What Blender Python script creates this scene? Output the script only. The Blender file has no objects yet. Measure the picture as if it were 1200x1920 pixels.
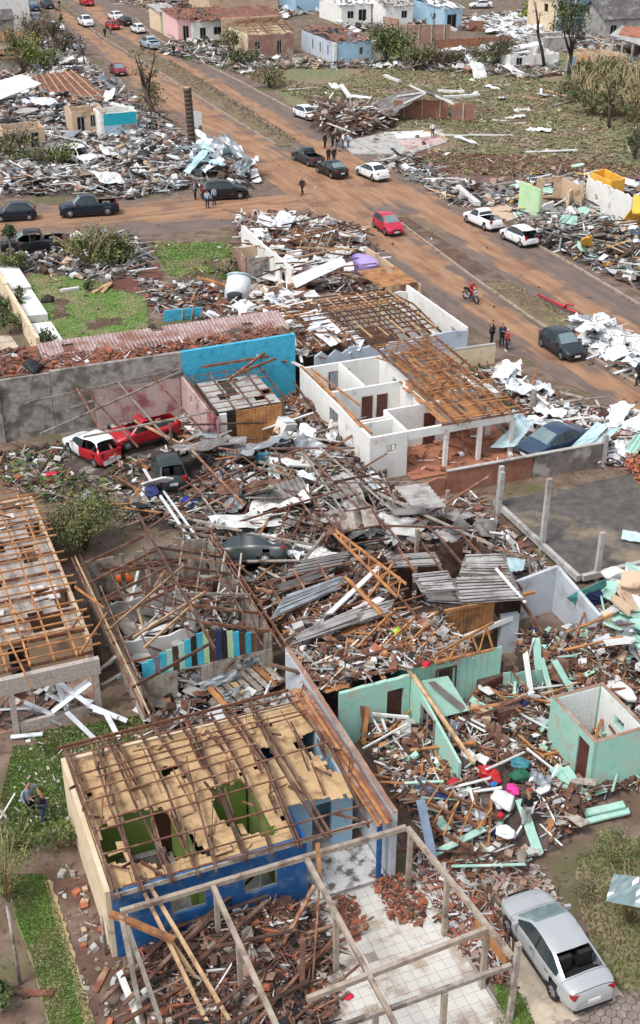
import bpy, bmesh, math, random
import numpy as np
from mathutils import Vector, Matrix, Euler
random.seed(11); RNG = np.random.default_rng(11)
S = bpy.context.scene; COL = S.collection; PI = math.pi; R = math.radians

# ------------------------------------------------------------------ camera, sky, sun, exposure
FOC = 2300.0; PITCH = math.atan(1296 / FOC); CAMH = math.cos(PITCH) / .0283; YAW = R(22)
cam = bpy.data.objects.new('camera', bpy.data.cameras.new('camera')); COL.objects.link(cam)
cam.location = (0, 0, CAMH); cam.rotation_euler = (PI / 2 - PITCH, 0, -YAW)
cam.data.sensor_fit = 'VERTICAL'; cam.data.sensor_height = 36; cam.data.lens = 36 * FOC / 1920
cam.data.clip_start = .5; cam.data.clip_end = 6000
S.camera = cam
SUN_EL, SUN_AZ = R(58), R(250)      # compass azimuth from +Y clockwise
w = bpy.data.worlds.new('World'); S.world = w; w.use_nodes = True
nt = w.node_tree; bg = nt.nodes['Background']
sky = nt.nodes.new('ShaderNodeTexSky'); sky.sky_type = 'NISHITA'; sky.sun_disc = False
sky.sun_elevation = SUN_EL; sky.sun_rotation = SUN_AZ; sky.dust_density = 3; sky.air_density = 1.0
hs = nt.nodes.new('ShaderNodeHueSaturation'); hs.inputs['Saturation'].default_value = .38
nt.links.new(sky.outputs[0], hs.inputs['Color']); nt.links.new(hs.outputs[0], bg.inputs[0])
bg.inputs[1].default_value = .15
sl = bpy.data.lights.new('sun', 'SUN'); sl.energy = 1.45; sl.angle = R(14); sl.color = (1, .985, .96)
so = bpy.data.objects.new('sun', sl); COL.objects.link(so)
so.rotation_euler = Vector((math.sin(SUN_AZ) * math.cos(SUN_EL), math.cos(SUN_AZ) * math.cos(SUN_EL), math.sin(SUN_EL))).to_track_quat('Z', 'Y').to_euler()
S.view_settings.view_transform = 'Standard'; S.view_settings.look = 'None'; S.view_settings.gamma = 1
S.view_settings.exposure = .5
S.cycles.max_bounces = 6; S.cycles.diffuse_bounces = 3

# ------------------------------------------------------------------ helpers
_f = Vector((math.sin(YAW), math.cos(YAW), 0)); _r = Vector((math.cos(YAW), -math.sin(YAW), 0))
def W(px, py, z=0.0):
    """point at height z seen at photo pixel px, py (1200 x 1920)"""
    a = (px - 600) / FOC; b = (py - 960) / FOC; c, s = math.cos(PITCH), math.sin(PITCH)
    d = _r * a + _f * (c - b * s) + Vector((0, 0, -s - b * c))
    return Vector((0, 0, CAMH)) + d * ((z - CAMH) / d.z)
def pxm(v):
    """photo pixels per metre at ground depth v along the view"""
    return FOC / (v * math.cos(PITCH) + CAMH * math.sin(PITCH))
def rnd(a, b): return random.uniform(a, b)

MATS = {}
def M(name, c=None, c2=None, sc=2.5, r=.85, st=None, sa=.0, ssc=.7, metal=0, bump=.0, var=0, obj=False, detail=6, stretch=None):
    if name in MATS: return MATS[name]
    m = bpy.data.materials.new(name); m.use_nodes = True; MATS[name] = m
    n = m.node_tree.nodes; l = m.node_tree.links; b = n['Principled BSDF']
    b.inputs['Roughness'].default_value = r; b.inputs['Metallic'].default_value = metal
    c2 = c2 or tuple(x * .62 for x in c)
    if obj: pos = n.new('ShaderNodeTexCoord').outputs['Object']
    else: pos = n.new('ShaderNodeNewGeometry').outputs['Position']
    if stretch:
        mp = n.new('ShaderNodeMapping'); mp.inputs['Scale'].default_value = stretch; l.new(pos, mp.inputs[0]); pos = mp.outputs[0]
    def noise(s, d=detail):
        t = n.new('ShaderNodeTexNoise'); t.inputs['Scale'].default_value = s; t.inputs['Detail'].default_value = d
        t.inputs['Roughness'].default_value = .65; l.new(pos, t.inputs['Vector']); return t.outputs['Fac']
    def mix(f, a, bb):
        x = n.new('ShaderNodeMix'); x.data_type = 'RGBA'; l.new(f, x.inputs[0])
        for i, q in ((6, a), (7, bb)):
            if isinstance(q, tuple): x.inputs[i].default_value = (*q, 1)
            else: l.new(q, x.inputs[i])
        return x.outputs[2]
    def ramp(f, a, bb):
        x = n.new('ShaderNodeMapRange'); x.inputs[1].default_value = a; x.inputs[2].default_value = bb; l.new(f, x.inputs[0]); return x.outputs[0]
    nf = noise(sc); col = mix(ramp(nf, .36, .64), c2, c)
    if st: col = mix(ramp(noise(ssc), .62 - sa * .35, .70 - sa * .2), col, st)
    if var:
        oi = n.new('ShaderNodeObjectInfo'); h = n.new('ShaderNodeHueSaturation')
        l.new(ramp2(n, l, oi.outputs['Random'], 1 - var, 1 + var), h.inputs['Value']); l.new(col, h.inputs['Color']); col = h.outputs[0]
    l.new(col, b.inputs['Base Color'])
    if bump:
        bp = n.new('ShaderNodeBump'); bp.inputs['Strength'].default_value = bump; bp.inputs['Distance'].default_value = .08
        l.new(nf, bp.inputs['Height']); l.new(bp.outputs[0], b.inputs['Normal'])
    return m
def ramp2(n, l, f, a, b):
    x = n.new('ShaderNodeMapRange'); x.inputs[3].default_value = a; x.inputs[4].default_value = b; l.new(f, x.inputs[0]); return x.outputs[0]

# woods
M('wood_dark', (.13, .065, .045), (.07, .035, .025), 3, st=(.2, .13, .09), sa=.25, ssc=1.3, var=.35)
M('wood_red', (.24, .105, .06), (.13, .05, .03), 3, st=(.3, .19, .12), sa=.3, ssc=1.5, var=.3)
M('wood_orange', (.5, .24, .085), (.32, .13, .05), 3, st=(.2, .1, .06), sa=.3, ssc=1.2, var=.22)
M('wood_pale', (.55, .38, .22), (.38, .23, .12), 3, st=(.25, .17, .1), sa=.3, ssc=1.2, var=.22)
M('wood_grey', (.4, .355, .305), (.24, .2, .17), 4, st=(.13, .1, .08), sa=.35, ssc=1.5, var=.25)
M('ceiling_board', (.62, .43, .23), (.47, .31, .155), 1.8, st=(.33, .19, .1), sa=.3, ssc=2.0)
M('plank_pale', (.5, .46, .39), (.34, .3, .25), 4, st=(.2, .16, .13), sa=.3, ssc=1.6)
M('ceiling_orange', (.48, .23, .09), (.3, .13, .05), 1.6, st=(.14, .07, .04), sa=.35, ssc=1.2)
# masonry and paint
M('plaster_white', (.8, .8, .77), (.72, .71, .67), 1.5, st=(.5, .44, .37), sa=.08, ssc=.9)
M('plaster_cream', (.76, .64, .47), (.62, .48, .31), 1.2, st=(.3, .2, .13), sa=.12, ssc=1.2)
M('plaster_beige', (.62, .47, .33), (.5, .35, .23), .8, st=(.3, .2, .14), sa=.25, ssc=.8)
M('plaster_pink', (.6, .45, .42), (.48, .37, .35), 1.2, st=(.3, .09, .11), sa=.38, ssc=.6)
M('plaster_rose', (.8, .5, .5), (.72, .45, .45), .8)
M('plaster_blue', (.016, .125, .35), (.011, .085, .26), 1.6, st=(.1, .17, .3), sa=.3, ssc=1.8)
M('plaster_sky', (.38, .57, .7), (.3, .48, .62), .8, st=(.5, .5, .5), sa=.12, ssc=.7)
M('plaster_cyan', (.07, .47, .66), (.05, .38, .57), 3.5, st=(.03, .3, .46), sa=.25, ssc=2.2)
M('plaster_teal', (.02, .42, .5), (.015, .32, .4), 1)
M('plaster_mint', (.38, .66, .55), (.3, .56, .46), 1.6, st=(.42, .46, .37), sa=.32, ssc=1.6, var=.1)
M('plaster_green', (.25, .36, .08), (.19, .28, .055), 1.2, st=(.3, .36, .14), sa=.1, ssc=1)
M('plaster_lime', (.52, .74, .44), (.42, .62, .34), .7, st=(.6, .6, .5), sa=.2, ssc=.5)
M('plaster_yellow', (.85, .48, .06), (.72, .36, .05), .6, st=(.6, .45, .25), sa=.2, ssc=.5)
M('plaster_lilac', (.48, .38, .78), (.4, .31, .68), 1)
M('plaster_bluegrey', (.5, .56, .64), (.42, .48, .56), .6, st=(.33, .3, .3), sa=.2, ssc=.5)
M('cement', (.47, .46, .44), (.36, .35, .33), 2, st=(.22, .2, .18), sa=.25, ssc=.9, bump=.2)
M('cement_dark', (.2, .175, .155), (.12, .1, .09), 1.0, st=(.36, .33, .3), sa=.35, ssc=.8, bump=.3)
M('cement_weathered', (.4, .37, .34), (.25, .225, .2), 3.2, st=(.14, .12, .105), sa=.42, ssc=1.1, bump=.5)
M('cement_blue', (.56, .6, .64), (.45, .49, .54), .9, st=(.36, .36, .36), sa=.25, ssc=.8)
M('concrete_frame', (.42, .35, .28), (.3, .24, .19), 3, st=(.18, .13, .1), sa=.25, ssc=1.4)
M('rough_cast', (.5, .45, .41), (.33, .28, .25), 9, st=(.25, .17, .13), sa=.15, ssc=1)
M('brick_wall', (.36, .16, .1), (.24, .1, .065), 2.5, st=(.2, .14, .11), sa=.35, ssc=.6)
M('brick_dusty', (.36, .2, .14), (.24, .15, .12), 1.0, st=(.4, .33, .28), sa=.3, ssc=.5)
M('brick', (.42, .14, .065), (.27, .085, .045), 5, var=.25)
M('roof_tile_red', (.33, .12, .07), (.17, .065, .045), 3, st=(.1, .07, .055), sa=.5, ssc=1.1, bump=.5)
M('roof_tile_orange', (.42, .17, .095), (.3, .12, .07), 1.4, st=(.25, .12, .08), sa=.3, ssc=.5)
M('roof_dark', (.12, .11, .105), (.07, .065, .06), 1.2, st=(.2, .19, .18), sa=.3)
M('fibre_cement', (.42, .4, .385), (.3, .285, .27), 1.5, st=(.17, .155, .145), sa=.35, ssc=.9, var=.15)
M('fibre_dark', (.2, .185, .175), (.12, .11, .1), 1.5, st=(.3, .28, .26), sa=.3, ssc=.9, var=.2)
# sheet goods, plastics, cloth
M('sheet_white', (.72, .72, .7), (.58, .58, .56), 2, st=(.45, .4, .35), sa=.1, ssc=1, var=.1)
M('metal_white', (.78, .82, .86), (.64, .68, .72), 2, r=.45, st=(.4, .42, .45), sa=.15)
M('metal_grey', (.42, .45, .47), (.27, .29, .31), 2, r=.4, metal=.4, st=(.2, .2, .2), sa=.25, var=.2)
M('metal_teal', (.5, .66, .68), (.38, .54, .57), 2, r=.5, var=.12)
M('metal_rusty', (.2, .1, .065), (.12, .06, .045), 4, r=.8, st=(.3, .26, .24), sa=.2)
M('mint_board', (.4, .65, .55), (.31, .53, .44), 2, st=(.62, .66, .58), sa=.2, ssc=1.4, var=.15)
M('teal_board', (.1, .36, .33), (.07, .27, .25), 2, var=.2)
M('cyan_board', (.05, .5, .68), (.04, .38, .54), 2, var=.15)
M('blue_panel', (.2, .27, .36), (.14, .19, .27), 2, var=.15)
M('navy', (.03, .05, .17), (.02, .03, .1), 2, var=.2)
M('black_stuff', (.02, .02, .022), (.012, .012, .013), 3, r=.7, var=.2)
M('opening_dark', (.018, .015, .013), (.01, .008, .008), 2, r=1)  # near-black colour for the shade inside window and door openings
M('door_brown', (.11, .035, .025), (.07, .02, .017), 2.5, r=.6)
M('cloth_red', (.6, .015, .05), (.42, .01, .03), 4, var=.15)
M('cloth_pink', (.75, .05, .28), (.55, .03, .2), 4, var=.15)
M('cloth_white', (.82, .82, .84), (.6, .62, .66), 6, var=.05)
M('cloth_blue', (.02, .04, .32), (.01, .02, .18), 4, var=.2)
M('cloth_teal', (.05, .22, .27), (.03, .14, .18), 4, var=.2)
M('cloth_green', (.02, .13, .07), (.015, .08, .05), 4)
M('cloth_lime', (.45, .8, .05), (.35, .65, .03), 4)
M('cloth_orange', (.75, .16, .03), (.55, .1, .02), 4)
M('cloth_brown', (.13, .075, .055), (.08, .045, .035), 4, var=.2)
M('plastic_red', (.5, .03, .035), (.48, .015, .015), 2, r=.4)
M('plastic_blue', (.05, .22, .55), (.04, .16, .45), 2, r=.4)
# nature
M('soil', (.14, .08, .055), (.085, .048, .034), .9, st=(.2, .15, .115), sa=.3, ssc=.4, bump=.3)
M('soil_red', (.15, .055, .038), (.1, .035, .026), .8, st=(.2, .1, .07), sa=.2, ssc=.6, bump=.3)
M('leaf_mid', (.13, .16, .055), (.09, .115, .035), 5)
M('leaf_dark', (.055, .08, .028), (.035, .055, .018), 5)
M('leaf_light', (.24, .26, .09), (.17, .19, .06), 5)
M('leaf_dry', (.24, .19, .115), (.16, .125, .075), 5)
M('leaf_yellow', (.3, .32, .04), (.2, .22, .03), 5)
M('grass_blade', (.15, .27, .045), (.11, .2, .03), 1.2, st=(.25, .25, .09), sa=.2, ssc=.4)
M('grass_olive', (.21, .205, .09), (.14, .135, .06), 1.1, st=(.27, .2, .13), sa=.4, ssc=.3)
M('field_grass', (.205, .215, .1), (.115, .12, .055), 1.6, st=(.24, .165, .115), sa=.5, ssc=.16, bump=.6, detail=9)
M('rubble_base', (.085, .062, .052), (.045, .034, .03), 2.2, st=(.14, .11, .095), sa=.3, ssc=.8)
M('straw', (.42, .34, .19), (.3, .23, .12), 2)
M('bark', (.11, .075, .055), (.065, .045, .035), 5, bump=.4)
M('bark_grey', (.2, .165, .14), (.13, .105, .09), 5)
M('bark_burnt', (.05, .038, .035), (.03, .024, .022), 5)
# vehicles and people
for nm, c in dict(silver=(.5, .52, .53), white=(.82, .83, .84), red=(.45, .02, .03), crimson=(.5, .025, .06), maroon=(.2, .02, .035), black=(.012, .013, .016), navy=(.009, .018, .032),
                  graphite=(.03, .038, .046), slate=(.04, .07, .12), greengrey=(.03, .042, .042), bluesilver=(.42, .52, .6)).items():
    M('paint_' + nm, c, tuple(x * .93 for x in c), 1.2, r=.28, metal=.25 if nm in ('silver', 'bluesilver') else 0, st=tuple(x * .6 + .4 * d for x, d in zip(c, (.2, .12, .08))), sa=.06, ssc=.8)
M('glass', (.035, .05, .055), (.03, .042, .046), 1, r=.07)
M('glass_pale', (.2, .27, .28), (.15, .21, .22), 1, r=.08)  # paler than glass: sky reflection is put into the base colour
M('tyre', (.02, .02, .02), (.014, .014, .014), 3, r=.9)
M('rim', (.45, .46, .47), (.35, .36, .37), 3, r=.35, metal=.6)
M('trim_black', (.02, .02, .021), (.015, .015, .015), 3, r=.6)
M('lamp_clear', (.42, .44, .46), (.35, .37, .39), 3, r=.15)
M('lamp_red', (.35, .01, .012), (.25, .008, .01), 3, r=.2)
M('plate_white', (.7, .7, .7), (.65, .65, .65), 3)
for nm, c in dict(skin=(.42, .22, .14), hair=(.02, .014, .011), black=(.014, .014, .017), denim=(.06, .1, .2), lightblue=(.35, .5, .68), white=(.78, .78, .78), red=(.5, .03, .03), grey=(.2, .21, .23),
                  navy=(.02, .03, .08), salmon=(.75, .25, .2), bluegrey=(.3, .36, .44), khaki=(.3, .25, .17), speckle=(.5, .48, .47)).items():
    M('person_' + nm, c, tuple(x * .75 for x in c), 9, r=.85)

class MB:
    """collects boxes, beams, walls and sheets; build() links them as ONE mesh object"""
    def __init__(s): s.v = []; s.f = []; s.m = []; s.sm = []
    def add(s, vs, fs, m=0, smooth=False):
        o = len(s.v); s.v += [tuple(v) for v in vs]
        for f in fs: s.f.append([i + o for i in f]); s.m.append(m); s.sm.append(smooth)
    def box(s, c, sz, m=0, rot=None):
        c = Vector(c); h = Vector(sz) / 2
        vs = [Vector((x * h.x, y * h.y, z * h.z)) for x in (-1, 1) for y in (-1, 1) for z in (-1, 1)]
        if rot is not None: vs = [rot @ v for v in vs]
        s.add([c + v for v in vs], [(0, 1, 3, 2), (4, 6, 7, 5), (0, 4, 5, 1), (2, 3, 7, 6), (0, 2, 6, 4), (1, 5, 7, 3)], m)
    def bb(s, a, b, m=0):
        s.box([(a[i] + b[i]) / 2 for i in range(3)], [abs(b[i] - a[i]) for i in range(3)], m)
    def beam(s, a, b, w_, h_, m=0, roll=0):
        a = Vector(a); b = Vector(b); d = b - a
        q = d.to_track_quat('X', 'Z').to_matrix()
        if roll: q = q @ Matrix.Rotation(roll, 3, 'X')
        s.box((a + b) / 2, (d.length, w_, h_), m, q)
    def tube(s, pts, r0, r1=None, n=7, m=0):
        r1 = r0 if r1 is None else r1; P = [Vector(p) for p in pts]; vs = []; fs = []
        for i, p in enumerate(P):
            d = (P[min(i + 1, len(P) - 1)] - P[max(i - 1, 0)]).normalized(); q = d.to_track_quat('Z', 'X').to_matrix()
            r = r0 + (r1 - r0) * i / max(1, len(P) - 1)
            for k in range(n): vs.append(p + q @ Vector((math.cos(2 * PI * k / n) * r, math.sin(2 * PI * k / n) * r, 0)))
        for i in range(len(P) - 1):
            for k in range(n): fs.append((i * n + k, i * n + (k + 1) % n, i * n + n + (k + 1) % n, i * n + n + k))
        fs += [tuple(range(n))[::-1], tuple(range((len(P) - 1) * n, len(P) * n))]
        s.add(vs, fs, m, True)
    def wall(s, a, b, z0, z1, t=.16, m=0, holes=(), cap=None, ragged=0):
        """upright wall from a to b (x, y) with rectangular holes (s0, s1, z0, z1) measured from a; ragged breaks the top edge"""
        a = Vector(a[:2]); b = Vector(b[:2]); L = (b - a).length; d = (b - a) / L; nrm = Vector((-d.y, d.x))
        zt = z1 if not isinstance(z1, tuple) else None
        xs = sorted({0, L, *[x for h in holes for x in h[:2]], *([L * i / max(1, int(L / .45)) for i in range(int(L / .45) + 1)] if (ragged or zt is None) else [])})
        def top(x):
            base = zt if zt is not None else z1[0] + (z1[1] - z1[0]) * x / L
            return base
        def blk(x0, x1, za, zb0, zb1):
            vs = []
            for x, zb in ((x0, zb0), (x1, zb1)):
                for k in (-1, 1):
                    p = a + d * x + nrm * (k * t / 2)
                    vs += [(p.x, p.y, za), (p.x, p.y, zb)]
            s.add(vs, [(0, 1, 3, 2), (4, 6, 7, 5), (0, 4, 5, 1), (2, 3, 7, 6), (0, 2, 6, 4), (1, 5, 7, 3)], m)
        rag = {x: (rnd(-ragged, 0) if ragged else 0) for x in xs}
        for x0, x1 in zip(xs, xs[1:]):
            if x1 - x0 < .002: continue
            cuts = sorted([(h[2], h[3]) for h in holes if h[0] < (x0 + x1) / 2 < h[1]]); z = z0
            for c0, c1 in cuts:
                if c0 > z + .01: blk(x0, x1, z, c0, c0)
                z = c1
            t0, t1 = top(x0) + rag[x0], top(x1) + rag[x1]
            if max(t0, t1) > z: blk(x0, x1, z, max(t0, z), max(t1, z))
    def panel(s, p, t=.03, m=0, nu=1, nv=1, amp=0, wave=0, bend=0, drop=0):
        """thick quad sheet through 4 corners; wave = number of corrugations across p0-p1, amp their height, bend = random crumple"""
        p = [Vector(q) for q in p]; n = ((p[1] - p[0]).cross(p[3] - p[0])).normalized()
        if n.z < 0: n = -n
        if wave: nu = wave * 4
        vs = []; 
        rr = [[rnd(-bend, bend) for _ in range(nv + 1)] for _ in range(nu + 1)]
        for k in (0, 1):
            for i in range(nu + 1):
                for j in range(nv + 1):
                    x, y = i / nu, j / nv
                    q = (p[0] * (1 - x) + p[1] * x) * (1 - y) + (p[3] * (1 - x) + p[2] * x) * y
                    o = amp * math.sin(2 * PI * wave * x) if wave else 0
                    o += rr[i][j] if not wave else rr[i // 8 * 8 if i < nu else nu][j] * .5
                    vs.append(q + n * (o - k * t))
        N = (nu + 1) * (nv + 1); fs = []
        ix = lambda i, j, k: k * N + i * (nv + 1) + j
        for i in range(nu):
            for j in range(nv):
                if drop and random.random() < drop: continue
                fs.append((ix(i, j, 0), ix(i + 1, j, 0), ix(i + 1, j + 1, 0), ix(i, j + 1, 0)))
                fs.append((ix(i, j, 1), ix(i, j + 1, 1), ix(i + 1, j + 1, 1), ix(i + 1, j, 1)))
        for i in range(nu):
            fs.append((ix(i, 0, 0), ix(i, 0, 1), ix(i + 1, 0, 1), ix(i + 1, 0, 0))); fs.append((ix(i, nv, 0), ix(i + 1, nv, 0), ix(i + 1, nv, 1), ix(i, nv, 1)))
        for j in range(nv):
            fs.append((ix(0, j, 0), ix(0, j + 1, 0), ix(0, j + 1, 1), ix(0, j, 1))); fs.append((ix(nu, j, 0), ix(nu, j, 1), ix(nu, j + 1, 1), ix(nu, j + 1, 0)))
        s.add(vs, fs, m)
    def prism(s, poly, z0, z1, m=0):
        n = len(poly); vs = [(p[0], p[1], z0) for p in poly] + [(p[0], p[1], z1) for p in poly]
        s.add(vs, [tuple(range(n))[::-1], tuple(range(n, 2 * n))] + [(i, (i + 1) % n, n + (i + 1) % n, n + i) for i in range(n)], m)
    def build(s, name, mats, parent=None, local=False, loc=None):
        me = bpy.data.meshes.new(name)
        off = Vector((0, 0, 0))
        if parent is not None and not local:
            q = parent
            while q is not None: off += q.location; q = q.parent
        elif loc is not None: off = Vector(loc)
        me.from_pydata([(v[0] - off.x, v[1] - off.y, v[2] - off.z) for v in s.v], [], s.f)
        for q in (mats if isinstance(mats, (list, tuple)) else [mats]): me.materials.append(MATS[q] if isinstance(q, str) else q)
        me.polygons.foreach_set('material_index', s.m); me.polygons.foreach_set('use_smooth', s.sm); me.update()
        o = bpy.data.objects.new(name, me); COL.objects.link(o)
        if parent is not None: o.parent = parent
        elif loc is not None: o.location = loc
        return o

def tag(o, label=None, cat=None, group=None, kind=None):
    for k, v in (('label', label), ('category', cat), ('group', group), ('kind', kind or ('thing' if cat else None))):
        if v: o[k] = v
    return o
def thing(name, label, cat, loc, rz=0, group=None):
    o = bpy.data.objects.new(name, None); COL.objects.link(o); o.location = loc; o.rotation_euler = (0, 0, rz); o.empty_display_size = .3
    return tag(o, label, cat, group)
def one(mb, name, mats, label, cat, group=None):
    xs = [v[0] for v in mb.v]; ys = [v[1] for v in mb.v]; zs = [v[2] for v in mb.v]
    o = mb.build(name, mats, loc=(sum(xs) / len(xs), sum(ys) / len(ys), min(zs)))
    return tag(o, label, cat, group)
def one_part(name, mats, parent, fn, label=None):
    mb = MB(); fn(mb); o = mb.build(name, mats, parent)
    if label: o['label'] = label
    return o

def inpoly(p, poly):
    x, y = p; c = False; n = len(poly)
    for i in range(n):
        x0, y0 = poly[i][:2]; x1, y1 = poly[i - 1][:2]
        if (y0 > y) != (y1 > y) and x < (x1 - x0) * (y - y0) / (y1 - y0) + x0: c = not c
    return c
def poly_px(pts, z=0): return [tuple(W(*q, z)[:2]) for q in pts]
def sample(poly):
    xs = [q[0] for q in poly]; ys = [q[1] for q in poly]
    while 1:
        p = (rnd(min(xs), max(xs)), rnd(min(ys), max(ys)))
        if inpoly(p, poly): return p

def sheet(name, poly, z, mat, jag=0.0, step=1.0, kind='structure'):
    """flat ground sheet with an uneven outline"""
    pts = []
    for i, a in enumerate(poly):
        b = poly[(i + 1) % len(poly)]; a2 = Vector(a[:2]); b2 = Vector(b[:2]); L = (b2 - a2).length; n = max(1, int(L / step)) if jag else 1
        nr = Vector((-(b2 - a2).y, (b2 - a2).x)) / max(L, .01)
        for k in range(n): pts.append(a2.lerp(b2, k / n) + nr * (rnd(-jag, jag) if jag else 0))
    bm = bmesh.new(); vs = [bm.verts.new((p.x, p.y, z)) for p in pts]
    f = bm.faces.new(vs); bmesh.ops.triangulate(bm, faces=[f]); bm.normal_update()
    for f in bm.faces:
        if f.normal.z < 0: f.normal_flip()
    me = bpy.data.meshes.new(name); bm.to_mesh(me); bm.free(); me.materials.append(MATS[mat])
    o = bpy.data.objects.new(name, me); COL.objects.link(o); o['kind'] = kind
    return o
# ------------------------------------------------------------------ ground and roads
def road_mat(nm='road_surface', side=False):
    m = bpy.data.materials.new(nm); m.use_nodes = True; MATS[nm] = m
    n = m.node_tree.nodes; l = m.node_tree.links; b = n['Principled BSDF']; b.inputs['Roughness'].default_value = .85
    g = n.new('ShaderNodeNewGeometry'); tc = g.outputs['Position']
    def noise(sc, stretch=None, d=5):
        v = tc
        if stretch:
            if side: stretch = (stretch[1], stretch[0], 1)
            mp = n.new('ShaderNodeMapping'); mp.inputs['Scale'].default_value = stretch; l.new(tc, mp.inputs[0]); v = mp.outputs[0]
        t = n.new('ShaderNodeTexNoise'); t.inputs['Scale'].default_value = sc; t.inputs['Detail'].default_value = d; l.new(v, t.inputs[0]); return t.outputs['Fac']
    def rampn(f, a, c, o0=0, o1=1):
        x = n.new('ShaderNodeMapRange'); x.inputs[1].default_value = a; x.inputs[2].default_value = c; x.inputs[3].default_value = o0; x.inputs[4].default_value = o1; l.new(f, x.inputs[0]); return x.outputs[0]
    def math_(op, a, bb):
        x = n.new('ShaderNodeMath'); x.operation = op
        for i, q in enumerate((a, bb)):
            if isinstance(q, float): x.inputs[i].default_value = q
            else: l.new(q, x.inputs[i])
        return x.outputs[0]
    def mix(f, a, bb):
        x = n.new('ShaderNodeMix'); x.data_type = 'RGBA'; l.new(f, x.inputs[0])
        for i, q in ((6, a), (7, bb)):
            if isinstance(q, tuple): x.inputs[i].default_value = (*q, 1)
            else: l.new(q, x.inputs[i])
        return x.outputs[2]
    at = n.new('ShaderNodeAttribute'); at.attribute_name = 'mud'
    mud = math_('ADD', at.outputs['Fac'], rampn(noise(1.0, (1.3, .05, 1)), .3, .7, -.24, .24))
    mud = math_('ADD', mud, rampn(noise(.35), .35, .65, -.2, .2)); mud = math_('ADD', mud, rampn(noise(2.4, (1, .03, 1), 3), .45, .6, -.1, .12))
    asph = mix(rampn(noise(1.4, (1, .3, 1)), .35, .65), (.125, .092, .078), (.185, .132, .106))
    clay = mix(rampn(noise(.9, (1.6, .25, 1), 7), .35, .65), (.25, .13, .07), (.37, .212, .122))
    deep = mix(rampn(noise(.3), .55, .7), clay, (.17, .085, .055))
    l.new(mix(rampn(mud, .35, .62), asph, deep), b.inputs['Base Color'])
    bp = n.new('ShaderNodeBump'); bp.inputs['Strength'].default_value = .25; bp.inputs['Distance'].default_value = .1
    l.new(noise(3.0, (1, .25, 1), 6), bp.inputs['Height']); l.new(bp.outputs[0], b.inputs['Normal'])
road_mat(); road_mat('side_street_surface', True)
def ground_mat():
    m = bpy.data.materials.new('ground_earth'); m.use_nodes = True; MATS['ground_earth'] = m
    n = m.node_tree.nodes; l = m.node_tree.links; b = n['Principled BSDF']; b.inputs['Roughness'].default_value = .95
    tc = n.new('ShaderNodeNewGeometry').outputs['Position']
    def noise(sc, d=6):
        t = n.new('ShaderNodeTexNoise'); t.inputs['Scale'].default_value = sc; t.inputs['Detail'].default_value = d; l.new(tc, t.inputs[0]); return t.outputs['Fac']
    def rp(f, a, c):
        x = n.new('ShaderNodeMapRange'); x.inputs[1].default_value = a; x.inputs[2].default_value = c; l.new(f, x.inputs[0]); return x.outputs[0]
    def mix(f, a, bb):
        x = n.new('ShaderNodeMix'); x.data_type = 'RGBA'; l.new(f, x.inputs[0])
        for i, q in ((6, a), (7, bb)):
            if isinstance(q, tuple): x.inputs[i].default_value = (*q, 1)
            else: l.new(q, x.inputs[i])
        return x.outputs[2]
    c = mix(rp(noise(.9), .38, .62), (.13, .08, .055), (.21, .155, .12))
    c = mix(rp(noise(.23), .52, .62), c, (.115, .105, .05))
    c = mix(rp(noise(3.5), .56, .7), c, (.06, .042, .033))
    l.new(c, b.inputs['Base Color'])
    bp = n.new('ShaderNodeBump'); bp.inputs['Strength'].default_value = .4; bp.inputs['Distance'].default_value = .15
    l.new(noise(4), bp.inputs['Height']); l.new(bp.outputs[0], b.inputs['Normal'])
ground_mat()
sheet('ground', [(-1500, -300), (2500, -300), (2500, 3500), (-1500, 3500)], 0, 'ground_earth')

# the avenue: rows of (v, left edge, median left, median right, right edge)
AV = [(36, 41.6, 45.2, 48.4, 52.6), (55, 41.6, 45.1, 48.2, 52.7), (63, 40.6, 44.8, 47.6, 52.8), (71, 40.0, 44.8, 47.1, 53.4), (80, 40.3, 45.2, 47.3, 53.8), (90, 40.7, 45.9, 47.7, 54.0), (100, 40.6, 46.6, 48.2, 54.3),
      (115, 40.6, 46.8, 48.4, 54.8), (128, 40.4, 46.5, 48.2, 54.8), (142, 39.6, 46.4, 48.6, 54.6), (165, 40.3, 46.6, 49.5, 54.7), (185, 41.3, 46.6, 49.6, 54.2), (197, 42.0, 46.7, 48.8, 54.0), (210, 42.5, 46.6, 48.4, 54.6), (245, 44, 48, 49.3, 59), (420, 50, 56, 63, 69)]
def lerp_rows(v):
    for a, b in zip(AV, AV[1:]):
        if a[0] <= v <= b[0]:
            t = (v - a[0]) / (b[0] - a[0]); return [a[i] + (b[i] - a[i]) * t for i in range(1, 5)]
def strip(name, c0, c1, v0, v1, z, mat, mudf, nx=14, jag=.25):
    vs = []; fs = []; mud = []; nv = max(2, int((v1 - v0) / 1.2))
    for j in range(nv + 1):
        v = v0 + (v1 - v0) * j / nv; r = lerp_rows(v); a, b = c0(r), c1(r)
        a += rnd(-jag, jag); b += rnd(-jag, jag)
        for i in range(nx + 1): t = i / nx; vs.append((a + (b - a) * t, v, z)); mud.append(mudf(t, v))
    for j in range(nv):
        for i in range(nx): k = j * (nx + 1) + i; fs.append((k, k + 1, k + nx + 2, k + nx + 1))
    me = bpy.data.meshes.new(name); me.from_pydata(vs, [], fs); me.materials.append(MATS[mat])
    at = me.attributes.new('mud', 'FLOAT', 'POINT'); at.data.foreach_set('value', mud); me.update()
    o = bpy.data.objects.new(name, me); COL.objects.link(o); o['kind'] = 'structure'; return o
def hump(t, c, wd): return math.exp(-((t - c) / wd) ** 2)
def cross(v): return hump(v, 106, 13)
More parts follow.
